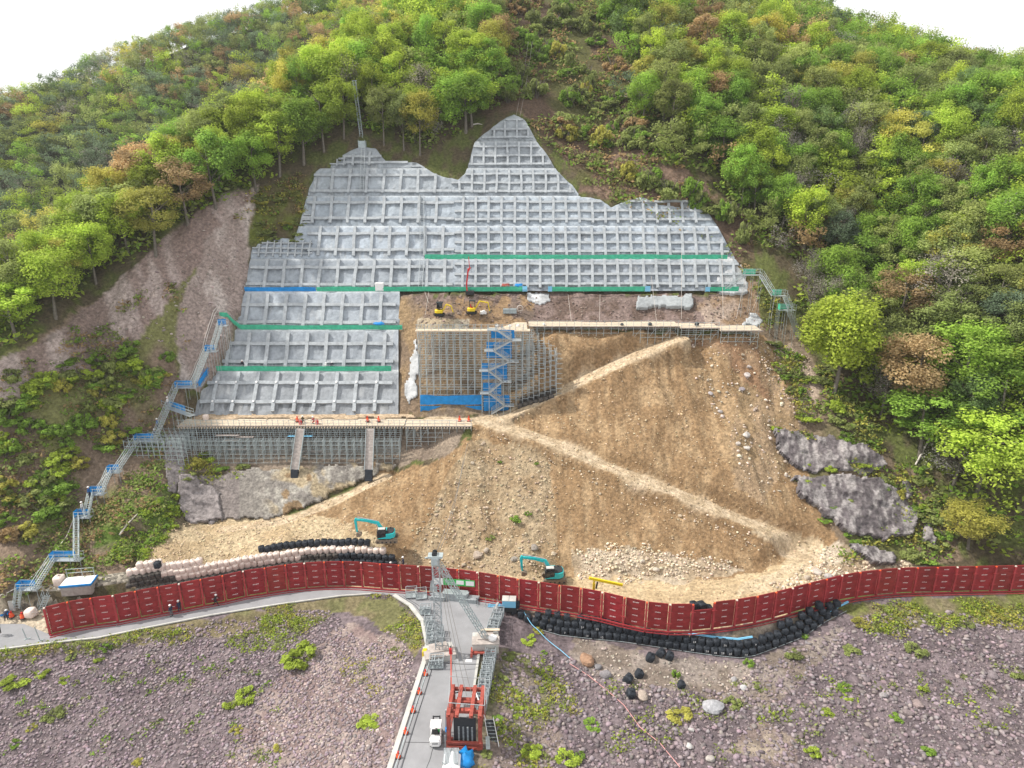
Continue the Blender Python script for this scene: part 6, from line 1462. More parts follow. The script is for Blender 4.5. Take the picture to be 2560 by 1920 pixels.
# upper lattice antenna mast in the wood
q = hit(903, 345); am = empty('antenna_mast', q+Vector((0, .5, 0)), 0, 'thin dark lattice mast rising among the trees above the left lattice crest', 'mast')
lattice((0, 0, 0), (-.8, 0, 11.5), .6, M['dsteel'], 'a', am, chord=.06, step=.9); b = MB(); b.bar((-1.3, 0, 11.5), (-.3, 0, 11.6), .1); b.build('head_bar', M['dsteel'], am)
b = MB(); b.box(-.8, .8, -.5, .5, 0, 1.4); [b.bar((x, -.6, -1), (x, -.6, 1.6), .08) for x in (-.7, .7)]; o = b.build('steel_landing', M['dsteel']); o.location = wallhit(905, 373)+Vector((0, .6, .3)); tag(o, 'dark steel cage at the head of the tall white ladder', 'cage')
b = MB(); b.box(-.8, .8, -.4, .4, 0, 1.5); o = b.build('equipment_cabinet', M['white'], bevel=.04); o.location = bench(3, 949)+Vector((0, .3, .1)); tag(o, 'white cabinet standing behind the middle green net', 'cabinet')
for px, lab in ((947, 'blue sheet bundle behind the net on the second bench'),):
    o = blob('blue_bundle', M['blue'], (1.0, .4, .45), 4); o.location = bench(2, px)+Vector((0, .3, .9)); tag(o, lab, 'bundle')
for px, m_, lab in ((1297, 'blue', 'blue bundle behind the net left of the white gap'), (1264, 'rust', 'rusty red bundle behind the net, left of the blue bundle')):
    o = blob('covered_bundle', M[m_], (.9, .4, .5), 6); o.location = bench(3, px)+Vector((0, .45, .9)); tag(o, lab, 'bundle')
for px, py, lab in ((756, 1049, 'small red tank left of the crouching workers on the platform'), (792, 1048, 'small red tank right of the crouching workers on the platform')):
    q = RY(px-6 if px < 770 else px, py, 110.2); b = MB(); b.tube([(0, 0, 0), (0, 0, .7)], .28, 10); b.tube([(0, 0, .7), (0, 0, .85)], .12, 8); o = b.build('red_tank', M['redp']); o.location = (q.x, q.y, ZP); tag(o, lab, 'tank', 'red tanks on the platform')
cones = [(755, 1044), (918, 1037), (946, 1036), (1149, 1042), (1172, 1042)]
for i, (px, py) in enumerate(cones):
    r = copy_tree(C0); q = RY(px-12 if i == 0 else px, py+3, 111.2); r.location = (q.x, q.y, ZP+.15); r.scale = (.85,)*3; tag(r, 'small red cone on the lower platform, %s from the left' % ordn(i), 'cone', 'cones on the lower platform')
o = bag('pink', RY(514, 1040, 112.2), 0, 'squat pink bag at the left end of the lower platform', 'pink bags', sc=1.0); o.location.z = ZP
b = MB(); b.tube([(.55*math.cos(t), 0, .55*math.sin(t)+.6) for t in np.linspace(0, 6.28, 20)], .08, 6); o = b.build('hose_coil', M['rope']); o.location = hit(1300, 778)+Vector((0, -.2, 0)); tag(o, 'white hose coil right of the two grey crates on the pad', 'hose coil')
o = blob('white_sack', M['white'], (.8, .5, .6), 8); o.location = hit(1208, 784); tag(o, 'white sack heap beside the arm of the right yellow digger', 'sack')
# ---------------------------------------------------------------- rocks
PHI = (1+5**.5)/2
ICV = np.array([(-1, PHI, 0), (1, PHI, 0), (-1, -PHI, 0), (1, -PHI, 0), (0, -1, PHI), (0, 1, PHI), (0, -1, -PHI), (0, 1, -PHI), (PHI, 0, -1), (PHI, 0, 1), (-PHI, 0, -1), (-PHI, 0, 1)])/1.9
ICF = np.array([(0, 11, 5), (0, 5, 1), (0, 1, 7), (0, 7, 10), (0, 10, 11), (1, 5, 9), (5, 11, 4), (11, 10, 2), (10, 7, 6), (7, 1, 8), (3, 9, 4), (3, 4, 2), (3, 2, 6), (3, 6, 8), (3, 8, 9), (4, 9, 5), (2, 4, 11), (6, 2, 10), (8, 6, 7), (9, 8, 1)])
RG = np.random.default_rng(11)
def rand_in(poly, dens, warp=True):
    """random ground points (world XY) whose image lies in poly"""
    hs = [hit(min(max(x, -150), 2710), min(max(y, 5), 1925)) for x, y in poly]; hs = [h for h in hs if h]
    xa, xb = min(h.x for h in hs)-6, max(h.x for h in hs)+6; ya, yb = min(h.y for h in hs)-6, max(h.y for h in hs)+6
    n = int((xb-xa)*(yb-ya)*dens); x = RG.uniform(xa, xb, n); y = RG.uniform(ya, yb, n); z = tz(x, y); px, py = proj(x, y, z)
    j = (vnoise(x, y, 2.0, 5)-.5)*30 if warp else 0
    m = inpoly(px+j, py+j, poly) & (px > -30) & (px < 2590) & (py < 1950)
    return x[m], y[m], z[m], px[m], py[m]
def clear(x, y, px, py):
    return ~inpoly(x, y, ROADW) & (dist_poly(x, y, np.array([tuple(p) for p in FENCE]))[0] > .9)
def rocks(name, regions, label, cat):
    VV = []; FF = []; CC = []; base = 0
    for poly, dens, s0, s1, c, flat, pw in regions:
        x, y, z, px, py = rand_in(poly, dens); k = clear(x, y, px, py); x, y, z = x[k], y[k], z[k]; n = len(x)
        if n == 0: continue
        s = s0+(s1-s0)*RG.random(n)**pw
        jit = RG.uniform(.5, 1.35, (n, 12, 3)); v = np.sign(ICV)[None]*np.abs(ICV)[None]**.75*jit*np.stack([RG.uniform(.7, 1.3, n), RG.uniform(.6, 1.0, n), RG.uniform(flat*.7, flat*1.2, n)], -1)[:, None]
        a = RG.uniform(0, 6.28, n); b = RG.uniform(-.5, .5, n); ca, sa = np.cos(a)[:, None], np.sin(a)[:, None]; cb, sb_ = np.cos(b)[:, None], np.sin(b)[:, None]
        X, Y, Z = v[..., 0], v[..., 1], v[..., 2]; Y, Z = Y*cb-Z*sb_, Y*sb_+Z*cb; X, Y = X*ca-Y*sa, X*sa+Y*ca
        P = np.stack([X, Y, Z], -1)*(s*.5)[:, None, None]+np.stack([x, y, z+s*.08], -1)[:, None]
        VV.append(P.reshape(-1, 3)); FF.append((ICF[None]+(np.arange(n)*12)[:, None, None]+base).reshape(-1, 3)); base += n*12
        br = RG.uniform(.62, 1.38, n)[:, None]*(1+RG.uniform(-.06, .06, (n, 3))); CC.append(np.repeat(np.array(c)*br, 12, 0))
    o = npmesh(name, np.concatenate(VV), np.concatenate(FF), M['stone'], cols=np.concatenate(CC)); tag(o, label, cat, kind='stuff'); return o
PUR = (.265, .213, .225)
rocks('riprap', [([(-60, 1640), (300, 1600), (480, 1560), (700, 1530), (830, 1530), (900, 1600), (1040, 1640), (1020, 1760), (960, 1930), (-60, 1950)], 12, .16, .58, PUR, .6, 1.7),
                 ([(560, 1930), (760, 1640), (1020, 1560), (1040, 1700), (960, 1930)], 3.5, .2, .5, (.40, .33, .31), .5, 1.4)], 'purple grey riprap stones packed over the lower left bank', 'riprap')
rocks('rubble_field', [([(1240, 1640), (1420, 1640), (1560, 1700), (1780, 1730), (2100, 1560), (2300, 1530), (2600, 1540), (2700, 1950), (1240, 1950)], 9.0, .12, .80, (.25, .205, .212), .6, 2.8),
                 ([(1440, 1600), (1560, 1630), (1760, 1655), (1900, 1655), (1900, 1740), (1600, 1760), (1450, 1680)], 3.5, .12, .5, (.40, .34, .29), .6, 1.6),
                 ([(1240, 1510), (2110, 1510), (2100, 1560), (1860, 1640), (1400, 1590)], 1.5, .1, .35, (.34, .28, .23), .6, 1.6)], 'loose purple and brown rubble over the lower right bank', 'rubble')
PAL = (.60, .50, .38)
rocks('slope_stones', [(SOIL, 2.6, .07, .42, (.50, .39, .26), .7, 3.0),
                 ([(1180, 1120), (1380, 1130), (1400, 1440), (1000, 1440), (1080, 1250)], 5.0, .10, .62, (.44, .355, .25), .7, 2.6),
                 ([(1440, 1372), (1560, 1360), (1760, 1390), (1870, 1425), (1700, 1452), (1440, 1442)], 9, .14, .62, PAL, .7, 1.8),
                 ([(1900, 1500), (2080, 1380), (2190, 1380), (2320, 1420), (2200, 1460), (1960, 1530)], 7, .14, .8, PAL, .7, 2.2),
                 ([(1860, 840), (2010, 870), (2060, 960), (2000, 1060), (1940, 980)], 3.2, .15, .7, (.46, .37, .30), .7, 2),
                 ([(1700, 860), (1880, 850), (1960, 1000), (1990, 1200), (1880, 1260), (1800, 1060)], 1.1, .15, .9, (.56, .48, .39), .7, 2.5),
                 ([(1230, 1068), (1500, 1185), (1900, 1345), (1890, 1368), (1480, 1205), (1220, 1090)], 3.2, .15, .5, PAL, .7, 1.6),
                 ([(340, 1415), (440, 1312), (800, 1290), (930, 1340), (900, 1385), (600, 1420)], 4.5, .1, .36, (.60, .48, .33), .7, 1.5),
                 ([(900, 1410), (1100, 1400), (1240, 1440), (1240, 1480), (1000, 1462)], 2.4, .15, 1.1, (.50, .41, .32), .7, 2.6),
                 ([(1040, 745), (1880, 745), (1900, 800), (1040, 820)], 2.2, .15, .6, (.25, .19, .165), .7, 1.8),
                 ([(640, 480), (450, 600), (100, 950), (320, 860), (520, 960), (610, 690)], 1.3, .12, .7, (.36, .30, .27), .6, 2.2)], 'pale stones and gravel scattered over the brown earth slope', 'gravel')
def boulder(px, py, s, c, label, seed, flat=.8):
    V = []; n = 12; rg = 8; o = None; r7 = np.random.default_rng(seed)
    pl = [(Vector(r7.normal(size=3)).normalized(), r7.uniform(.62, .95)) for _ in range(11)]
    Fc = []
    for i in range(rg+1):
        th = math.pi*i/rg
        for k in range(n):
            ph = 2*math.pi*k/n; d = Vector((math.sin(th)*math.cos(ph), math.sin(th)*math.sin(ph), math.cos(th))); f = 1.05
            for q, w_ in pl:
                t = d.dot(q)
                if t > .05: f = min(f, w_/t)
            V.append((d.x*s*f*.6, d.y*s*f*.5, d.z*s*f*.5*flat))
    for i in range(rg):
        for k in range(n): Fc.append((i*n+k, (i+1)*n+k, (i+1)*n+(k+1) % n, i*n+(k+1) % n))
    b = MB(); b.add(V, Fc, False); o = b.build('boulder', M['rock']); h = hit(px, py); o.location = h+Vector((0, 0, s*.12)); o.rotation_euler = (0, 0, seed); o.color = (*c, 1)
    return tag(o, label, 'boulder')
for i, (px, py, s, c, lab) in enumerate([(1466, 1652, 2.6, (.42, .26, .17), 'large orange brown boulder below the black bags'), (1512, 1690, 1.8, (.30, .28, .29), 'grey angular boulder right below the orange boulder'), (1495, 1668, 1.2, (.26, .25, .26), 'dark grey boulder between the orange boulder and gravel'),
    (1607, 1745, 2.0, (.48, .40, .34), 'pale pointed boulder beside the lowest single black bag'), (1783, 1772, 2.9, (.44, .44, .46), 'big light grey wedge boulder standing alone on the right bank'), (1858, 1722, 1.1, (.55, .55, .55), 'small whitish stone right of the black bags'), (1722, 1868, 1.0, (.66, .64, .62), 'small white stone low on the right bank'), (1728, 1826, .8, (.6, .58, .56), 'thin white stone above another on the right bank'),
    (1775, 1900, 1.2, (.5, .46, .42), 'pale flat stone near the bottom edge of the right bank'), (2295, 1762, 1.8, (.33, .26, .25), 'brown slab boulder in the middle of the right rubble'), (2270, 1785, 1.4, (.27, .22, .22), 'dark squat boulder beside the brown slab'), (2210, 1740, 1.3, (.38, .35, .35), 'grey stone left of the brown slab boulder'), (2165, 1700, 1.2, (.25, .21, .22), 'dark stone in the right rubble below a green bush'), (2480, 1690, 1.6, (.25, .21, .22), 'dark boulder near the right edge of the rubble'), (1835, 1700, 1.0, (.42, .40, .40), 'small grey stone below the bend of the black bags'),
    (1335, 1372, 1.9, (.36, .32, .28), 'dark grey boulder behind the lower excavator boom'), (1195, 1390, 2.2, (.46, .38, .31), 'brown boulder with a flat top at the foot of the soil nose'), (1285, 1400, 1.6, (.40, .36, .31), 'grey boulder left of the lower excavator arm'), (1215, 1378, 1.5, (.52, .44, .36), 'pale boulder above the flat topped brown one'), (1384, 1385, 1.0, (.60, .50, .38), 'small cream stone right of the excavator boom'), (1640, 1425, 1.4, (.60, .53, .44), 'cream boulder in front of the pale gravel heap'), (1606, 1405, 1.2, (.62, .55, .46), 'upright cream boulder on the pale gravel heap'),
    (2042, 1432, 1.9, (.58, .52, .46), 'left of two large pale boulders beside the track turn'), (2072, 1443, 1.7, (.50, .47, .45), 'right of two large pale boulders beside the track turn'), (2018, 1446, 1.5, (.56, .48, .38), 'cream boulder left of the pair beside the track turn'),
    (1866, 1090, 2.1, (.58, .54, .50), 'white pitted boulder high on the right part of the soil slope'), (1868, 1122, 1.7, (.60, .55, .50), 'white boulder just below the pitted one'), (1845, 1110, 1.3, (.56, .50, .45), 'small white stone left of the white boulders'), (1868, 940, 1.8, (.56, .50, .48), 'tall pinkish white boulder on the upper right of the soil'), (1872, 918, 1.3, (.56, .50, .47), 'pinkish stone above the tall boulder'), (1855, 975, 1.6, (.36, .32, .33), 'purple grey boulder below the pinkish boulders'), (1776, 985, 1.3, (.52, .48, .48), 'pale stone left of the purple boulder on the soil'), (1800, 1030, 1.2, (.46, .42, .40), 'grey stone in the middle of the soil slope'), (1890, 1023, 1.2, (.45, .36, .30), 'brown stone at the right soil edge'), (530, 1307, 1.5, (.36, .33, .34), 'lone grey boulder at the foot of the old concrete wall'), (1700, 1290, .9, (.55, .45, .33), 'small tan stone on the lower soil bank'), (1500, 1235, .8, (.56, .46, .34), 'small tan stone under the haul road'), (1208, 1110, 1.2, (.50, .40, .30), 'tan boulder below the junction of the haul roads'), (1182, 1158, 1.1, (.54, .46, .36), 'pale stone left of the soil nose crest'), (1400, 1460, .7, (.5, .4, .3), 'little stone right of the lower excavator tracks'), (345, 1500, 1.6, (.30, .24, .15), 'ochre boulder in front of the first dark bags')]):
    boulder(px, py, s*(.68 if py < 1460 else .8), tuple(k*.85 for k in c), lab, i+2)
# ---------------------------------------------------------------- foliage
def crown_np(seed, nc=26, nq=90, size=.42, layered=.5, spread=1.0, shell=True):
    """unit crown: radius 1 wide, z 0..1; returns quads as arrays"""
    g = np.random.default_rng(seed); cs = []
    while len(cs) < nc:
        d = g.normal(size=3); d /= np.linalg.norm(d); r = g.uniform(.45, 1)**.5
        p = np.array([d[0]*r*.78, d[1]*r*.78, .5+d[2]*r*.40])
        if p[2] < .22 and g.random() < .6: continue
        cs.append(p)
    cs = np.array(cs); n = nc*nq; ci = np.repeat(np.arange(nc), nq); rad = g.uniform(.22, .38, nc)[ci]
    d = g.normal(size=(n, 3)); d /= np.linalg.norm(d, axis=1)[:, None]; r = g.random(n)**.45
    P = cs[ci]+d*(r*rad)[:, None]*np.array([1.0, 1.0, .62-.32*layered])
    nm = d*.7+np.array([0, 0, .75])+g.normal(size=(n, 3))*.45; nm /= np.linalg.norm(nm, axis=1)[:, None]
    t = np.cross(nm, g.normal(size=(n, 3))); t /= np.linalg.norm(t, axis=1)[:, None]; b = np.cross(nm, t)
    cb = g.uniform(.72, 1.25, nc)[ci]*g.uniform(.8, 1.2, n)
    return P, t, b, cb
def leafquads(P, t, b, sz, scale, org, asp=.62):
    W = P*scale+org; s = sz[:, None] if np.ndim(sz) else sz
    q = np.stack([W-t*s, W+b*s*asp, W+t*s, W-b*s*asp], 1); return q.reshape(-1, 3)
CROWN_MESH = {}
def crown_mesh(kind, seed):
    k = (kind, seed)
    if k in CROWN_MESH: return CROWN_MESH[k]
    if kind == 'bare': nc, nq, lay, sz = 34, 50, .2, .10
    elif kind == 'airy': nc, nq, lay, sz = 32, 190, .9, .145
    else: nc, nq, lay, sz = 36, 250, .5, .145
    P, t, b, cb = crown_np(seed*17+len(kind), nc, nq, layered=lay)
    W, H = 4.2, 9.0
    q = leafquads(P, t, b, sz*np.random.default_rng(seed).uniform(.7, 1.35, len(P)), np.array([W, W, H]), np.array([0, 0, 2.6]))
    o = npmesh('crown', q, np.arange(len(q)).reshape(-1, 4), M['leaf'], cols=np.repeat(np.stack([cb, cb, cb], -1), 4, 0)); me = o.data; bpy.data.objects.remove(o); CROWN_MESH[k] = me; return me
TRUNK = {}
def trunk_mesh(seed, bare=False):
    k = (seed, bare)
    if k in TRUNK: return TRUNK[k]
    r8 = random.Random(seed+99); b = MB(); lean = Vector((r8.uniform(-.6, .6), r8.uniform(-.6, .3), 0))
    pts = [Vector((0, 0, -.8)), Vector((0, 0, .4))+lean*.05, lean*.4+Vector((0, 0, 3.2)), lean*.8+Vector((0, 0, 6)), lean+Vector((0, 0, 9.4))]; b.tube(pts, [.30, .21, .16, .11, .04], 6)
    for i in range(16 if bare else 8):
        z = r8.uniform(3.2, 8); a = r8.uniform(0, 6.28); ln = r8.uniform(1.6, 3.4); o_ = lean*(z/9)+Vector((0, 0, z)); d = Vector((math.cos(a), math.sin(a), r8.uniform(.5, 1.2)))
        e = o_+d*ln*.8; b.tube([o_, o_+d*ln*.4+Vector((0, 0, .1)), e], [.08, .055, .02], 4)
        if bare:
            for j in range(5): f = o_+d*ln*r8.uniform(.3, .8); b.tube([f, f+Vector((r8.uniform(-1, 1), r8.uniform(-1, 1), r8.uniform(.6, 1.5)))], [.035, .012], 3)
    o = b.build('trunk', M['bark']); me = o.data; bpy.data.objects.remove(o); TRUNK[k] = me; return me
PALT = {'lime': (.34, .43, .06), 'green': (.22, .345, .055), 'yellow': (.43, .41, .09), 'orange': (.40, .28, .14), 'olive': (.27, .315, .10), 'dark': (.15, .225, .075), 'grey': (.30, .275, .24), 'blueish': (.16, .215, .125)}
CW = {'lime': 'lime green', 'green': 'mid green', 'yellow': 'yellow green', 'orange': 'orange brown', 'olive': 'olive', 'dark': 'dark green', 'grey': 'grey leafless', 'blueish': 'bluish green'}
TREES = []      # (size_px, x, y, z, h, w, colname, px, py, region)
def add_tree(x, y, z, h, w_, cn_, reg):
    px, py = proj(x, y, z+h*.6); d = y*CP-(z-CAMZ)*SP
    TREES.append([h*F/d, x, y, z, h, w_, cn_, px, py, reg])
g9 = random.Random(21)
def pick(ws):
    t = g9.random()*sum(v for _, v in ws)
    for k, v in ws:
        t -= v
        if t <= 0: return k
    return ws[0][0]
PR = [(1480, -300), (1490, 40), (1560, 160), (1575, 300), (1640, 392), (1760, 455), (1870, 560), (1925, 640), (1990, 700), (2040, 860), (2080, 960), (2200, 1075), (2330, 1160), (2400, 1300), (2480, 1395), (2900, 1420), (3400, -300)]
PM_ = [(-60, 900), (60, 860), (220, 735), (320, 648), (430, 575), (640, 458), (775, 392), (840, 345), (900, 325), (1000, 350), (1090, 395), (1190, 325), (1245, 220), (1235, 60), (1200, -300), (-500, -300), (-500, 900)]
HERO = [(2085, 985, 19, 8.0, 'lime', 'R'), (2235, 860, 15, 6.2, 'orange', 'R'), (2345, 830, 15, 7.2, 'grey', 'R'), (2262, 1060, 17, 7, 'orange', 'R'), (2150, 985, 9, 5, 'lime', 'R'), (2400, 1010, 15, 8, 'green', 'R'), (2300, 1140, 13, 7, 'green', 'R'), (2440, 1240, 15, 8, 'lime', 'R'), (2380, 1220, 10, 6, 'grey', 'R'), (2530, 1330, 17, 8, 'lime', 'R'), (2420, 1370, 8, 5, 'yellow', 'R'), (2490, 1130, 15, 8, 'green', 'R'), (1985, 560, 12, 3.6, 'grey', 'R'), (1955, 650, 9, 3, 'grey', 'R'), (2020, 800, 12, 2.4, 'grey', 'R'), (1900, 600, 9, 4, 'olive', 'R'), (2020, 745, 10, 4, 'grey', 'R'),
        (1180, 315, 12, 6.5, 'lime', 'M'), (1130, 335, 8, 3, 'green', 'M'), (1085, 370, 10, 2.6, 'grey', 'M'), (1165, 330, 13, 7, 'green', 'M'), (1250, 268, 8, 5, 'green', 'M'), (640, 478, 12, 5.5, 'green', 'M'), (700, 440, 14, 6, 'lime', 'M'), (760, 410, 14, 6.5, 'green', 'M'), (810, 378, 14, 5.5, 'lime', 'M'), (470, 560, 13, 6, 'orange', 'M'), (540, 520, 15, 6, 'green', 'M'), (390, 640, 14, 6, 'yellow', 'M'), (960, 362, 13, 4, 'olive', 'M'), (1010, 375, 13, 4, 'olive', 'M'), (1050, 388, 14, 4.5, 'yellow', 'M'), (860, 345, 13, 5, 'lime', 'M')]
hx = []
for px, py, h, w_, c, rg in HERO:
    q = hit(px, py)
    if q: add_tree(q.x, q.y, q.z, h, w_, c, rg); hx.append((q.x, q.y, w_))
hx = np.array(hx)
y = 84.0
while y < 258:
    step = 4.0 if y < 150 else 4.6; x = -180+g9.random()*step
    while x < 205:
        xx = x+g9.uniform(-1.7, 1.7); yy = y+g9.uniform(-1.7, 1.7); x += step*g9.uniform(.85, 1.15)
        z = tz1(xx, yy); px, py = proj(xx, yy, z)
        if px < -120 or px > 2680 or py < -150: continue
        inR = bool(inpoly([px], [py], PR)[0]); inM = bool(inpoly([px], [py], PM_)[0])
        if not (inR or inM): continue
        if inM and tz1(xx, yy) < np.interp(yy, [80, 260], [-40, 30]): continue
        if ((hx[:, 0]-xx)**2+(hx[:, 1]-yy)**2 < (hx[:, 2]*.45)**2+4).any(): continue
        e = float(vnoise(xx, yy, 16, 13))
        if inR: c = pick([('green', .36), ('olive', .26), ('lime', .20), ('dark', .07), ('orange', .035), ('grey', .05), ('yellow', .05)]) if e < .55 else pick([('olive', .34), ('green', .22), ('lime', .18), ('yellow', .12), ('orange', .05), ('grey', .07), ('blueish', .05)])
        elif px < 760: c = pick([('lime', .38), ('green', .17), ('yellow', .15), ('olive', .12), ('orange', .07), ('grey', .06)])
        else: c = pick([('lime', .5), ('green', .27), ('yellow', .08), ('olive', .10), ('orange', .02), ('grey', .03)])
        add_tree(xx, yy, z, g9.uniform(8.5, 14), g9.uniform(3.6, 5.9), c, 'R' if inR else 'M')
    y += step*.92
# far hill
y = 180.0
while y < 372:
    x = -330+g9.random()*6
    while x < 20:
        xx = x+g9.uniform(-2, 2); yy = y+g9.uniform(-2, 2); x += g9.uniform(5.0, 6.8); z = float(frbf(np.array([xx]), np.array([yy]))[0]); px, py = proj(xx, yy, z)
        if px < -80 or px > 1010 or py < -60: continue
        # hidden behind the near spur?
        gz = None; ok = True; top = np.array([xx, yy, z+11.0]); cmr = np.array([0, 0, CAMZ])
        t = np.linspace(.3, .95, 40); L_ = cmr+(top-cmr)*t[:, None]; g_ = tz(np.clip(L_[:, 0], -189, 214), np.clip(L_[:, 1], 39, 261)); m = (L_[:, 1] < 260) & (np.abs(L_[:, 0]) < 188)
        if (g_[m] > L_[m, 2]).any(): continue
        e = float(vnoise(xx, yy, 26, 3))
        c = pick([('blueish', .30), ('olive', .26), ('green', .16), ('lime', .06), ('dark', .10), ('orange', .05), ('grey', .07)]) if e < .52 else pick([('olive', .24), ('orange', .13), ('yellow', .14), ('lime', .16), ('green', .12), ('grey', .08), ('blueish', .08)])
        add_tree(xx, yy, z, g9.uniform(8.5, 13), g9.uniform(3.8, 5.8), c, 'F')
    y += 5.6
print('TREES', len(TREES))
TREES.sort(key=lambda t: -t[0]*(1 if (0 < t[7] < 2560 and 0 < t[8] < 1920) else .2))
IND = TREES[:298]; REST = TREES[298:]
def region(t):
    _, x, y, z, h, w_, c, px, py, rg = t
    if rg == 'F': return 'on the far left hill'
    if rg == 'M':
        if px < 330: return 'on the low end of the left spur'
        if px < 640: return 'along the spur above the pink slide scar'
        if px < 860: return 'above the left shoulder of the concrete slope' if py > 200 else 'high above the left shoulder'
        return 'in the wood between saddle and concrete peak' if py > 180 else 'high above the concrete saddle'
    if py < 200: return 'on the upper right hillside'
    if px < 2000: return 'near the right upper edge of the concrete slope' if py < 560 else 'beside the green right hand stairs'
    if py < 520: return 'halfway up the right hillside'
    if py < 860: return 'right of the green netted stairs'
    return 'in the lower right wood above the fence'
grp = {}
for t in IND: grp.setdefault((region(t), t[6]), []).append(t)
mk = 0
for (rg, c), l in sorted(grp.items()):
    l.sort(key=lambda t: t[7])
    for i, t in enumerate(l):
        _, x, y, z, h, w_, _, px, py, R_ = t
        lab = '%s tree %s, %s' % (CW[c], rg, ('the only one there of its colour' if len(l) == 1 else ordn(i)+' from the left of its colour'))
        words = lab.split()
        if len(words) > 16: lab = '%s tree %s, %s from left' % (CW[c], rg, ordn(i))
        r = empty('broadleaf_tree', (x, y, z), g9.uniform(0, 6.28), lab, 'tree', 'trees on the wooded hillsides'); r.scale = (w_/4.2*g9.uniform(.95, 1.1), w_/4.2, h/11.7)
        kind = 'bare' if c == 'grey' else ('airy' if (c in ('olive', 'yellow', 'orange') or g9.random() < .25) else 'full'); s = g9.randrange(6 if kind != 'bare' else 4)
        tr = bpy.data.objects.new('trunk', trunk_mesh(g9.randrange(4), c == 'grey')); COL.objects.link(tr); tr.parent = r
        cr = bpy.data.objects.new('crown', crown_mesh(kind, s)); COL.objects.link(cr); cr.parent = r
        v = g9.uniform(.85, 1.5); hue = g9.uniform(-.05, .05); b_ = PALT[c]; cr.color = (b_[0]*v*(1+hue), b_[1]*v, b_[2]*v*(1-hue), 1); tr.color = (1, 1, 1, 1)
# remaining small far trees as one mass per wood
def mass(L_, name, label, nq=60, nc=18):
    Q = []; CC = []; TB = MB()
    VAR = [crown_np(900+i, nc, nq, layered=.6) for i in range(8)]
    for i, t in enumerate(L_):
        _, x, y, z, h, w_, c, px, py, rg = t; P, tt, bb, cb = VAR[i % 8]; a = g9.uniform(0, 6.28); ca, sa = math.cos(a), math.sin(a); Rm = np.array([[ca, -sa, 0], [sa, ca, 0], [0, 0, 1]])
        k = np.arange(len(P)) if c != 'grey' else np.arange(0, len(P), 2)
        P2 = P[k]@Rm.T; s = .26 if c != 'grey' else .16
        Q.append(leafquads(P2, tt[k], bb[k], s*RG.uniform(.7, 1.3, len(k)), np.array([w_*1.12, w_*1.12, h*.82]), np.array([x, y, z+h*.18])))
        v = g9.uniform(.85, 1.5); CC.append(np.repeat(np.array(PALT[c])[None]*v*cb[k][:, None], 4, 0))
    q = np.concatenate(Q); o = npmesh(name, q, np.arange(len(q)).reshape(-1, 4), M['leaf'], cols=np.concatenate(CC)); return tag(o, label, 'trees', kind='stuff')
mass([t for t in REST if t[9] == 'F'], 'distant_trees', 'mixed spring wood covering the far left hill')
mass([t for t in REST if t[9] == 'R'], 'hillside_trees', 'smaller trees filling the right hillside wood')
mass([t for t in REST if t[9] == 'M'], 'spur_trees', 'smaller trees filling the wood on the spur and above the slope')
# ---------------------------------------------------------------- bushes
BM = {}
def bush_mesh(kind, s):
    k = (kind, s)
    if k in BM: return BM[k]
    nc, nq, sz = (16, 90, .095) if kind == 'leafy' else (14, 34, .12)
    P, t, b, cb = crown_np(300+s*7+(kind == 'leafy'), nc, nq, layered=.2)
    P[:, 2] = np.clip(P[:, 2]-.12, 0, 1)
    q = leafquads(P, t, b, sz*np.random.default_rng(s).uniform(.7, 1.3, len(P)), np.array([1.0, 1.0, 1.0]), np.array([0, 0, 0]))
    o = npmesh('foliage', q, np.arange(len(q)).reshape(-1, 4), M['leaf'], cols=np.repeat(np.stack([cb, cb, cb], -1), 4, 0)); me = o.data; bpy.data.objects.remove(o)
    sb_ = MB(); r8 = random.Random(s)
    for i in range(9): a = r8.uniform(0, 6.28); sb_.tube([(0, 0, -.2), (math.cos(a)*.3, math.sin(a)*.3, .4), (math.cos(a)*.65, math.sin(a)*.65, .8)], [.035, .025, .01], 3)
    o2 = sb_.build('stems', M['bark']); m2 = o2.data; bpy.data.objects.remove(o2); BM[k] = (me, m2); return BM[k]
BUSH = {}
def bush(px, py, w_, h, c, place, kind='leafy'):
    q = hit(px, py)
    if q is None: return
    r = empty('shrub', q-Vector((0, 0, .1)), g9.uniform(0, 6.28)); r.scale = (w_, w_, h); me, m2 = bush_mesh(kind, g9.randrange(5)); BUSH.setdefault((place, c), []).append((px, r))
    f = bpy.data.objects.new('foliage', me); COL.objects.link(f); f.parent = r; v = g9.uniform(.85, 1.15); b_ = PALT[c]; f.color = (b_[0]*v, b_[1]*v, b_[2]*v, 1)
    s = bpy.data.objects.new('stems', m2); COL.objects.link(s); s.parent = r
for px, py, w_, h, c in [(750, 1650, 2.6, 2.4, 'lime'), (615, 1745, 1.6, 1.2, 'lime'), (575, 1765, 1.0, .9, 'lime'), (135, 1790, 1.4, 1.0, 'olive'), (105, 1685, 1.1, .7, 'lime'), (38, 1705, 1.9, .9, 'lime'), (265, 1625, .9, 1.1, 'green'), (250, 1650, .8, .8, 'lime'), (162, 1702, .8, .6, 'lime'), (40, 1860, .8, .6, 'green'), (80, 1820, .7, .5, 'yellow'), (345, 1908, .7, .5, 'yellow'), (180, 1645, .8, .6, 'olive'), (590, 1825, .9, .5, 'yellow'), (925, 1810, 1.5, .6, 'lime'), (700, 1870, .9, .5, 'yellow')]: bush(px, py, w_, h, c, 'on the left riprap')
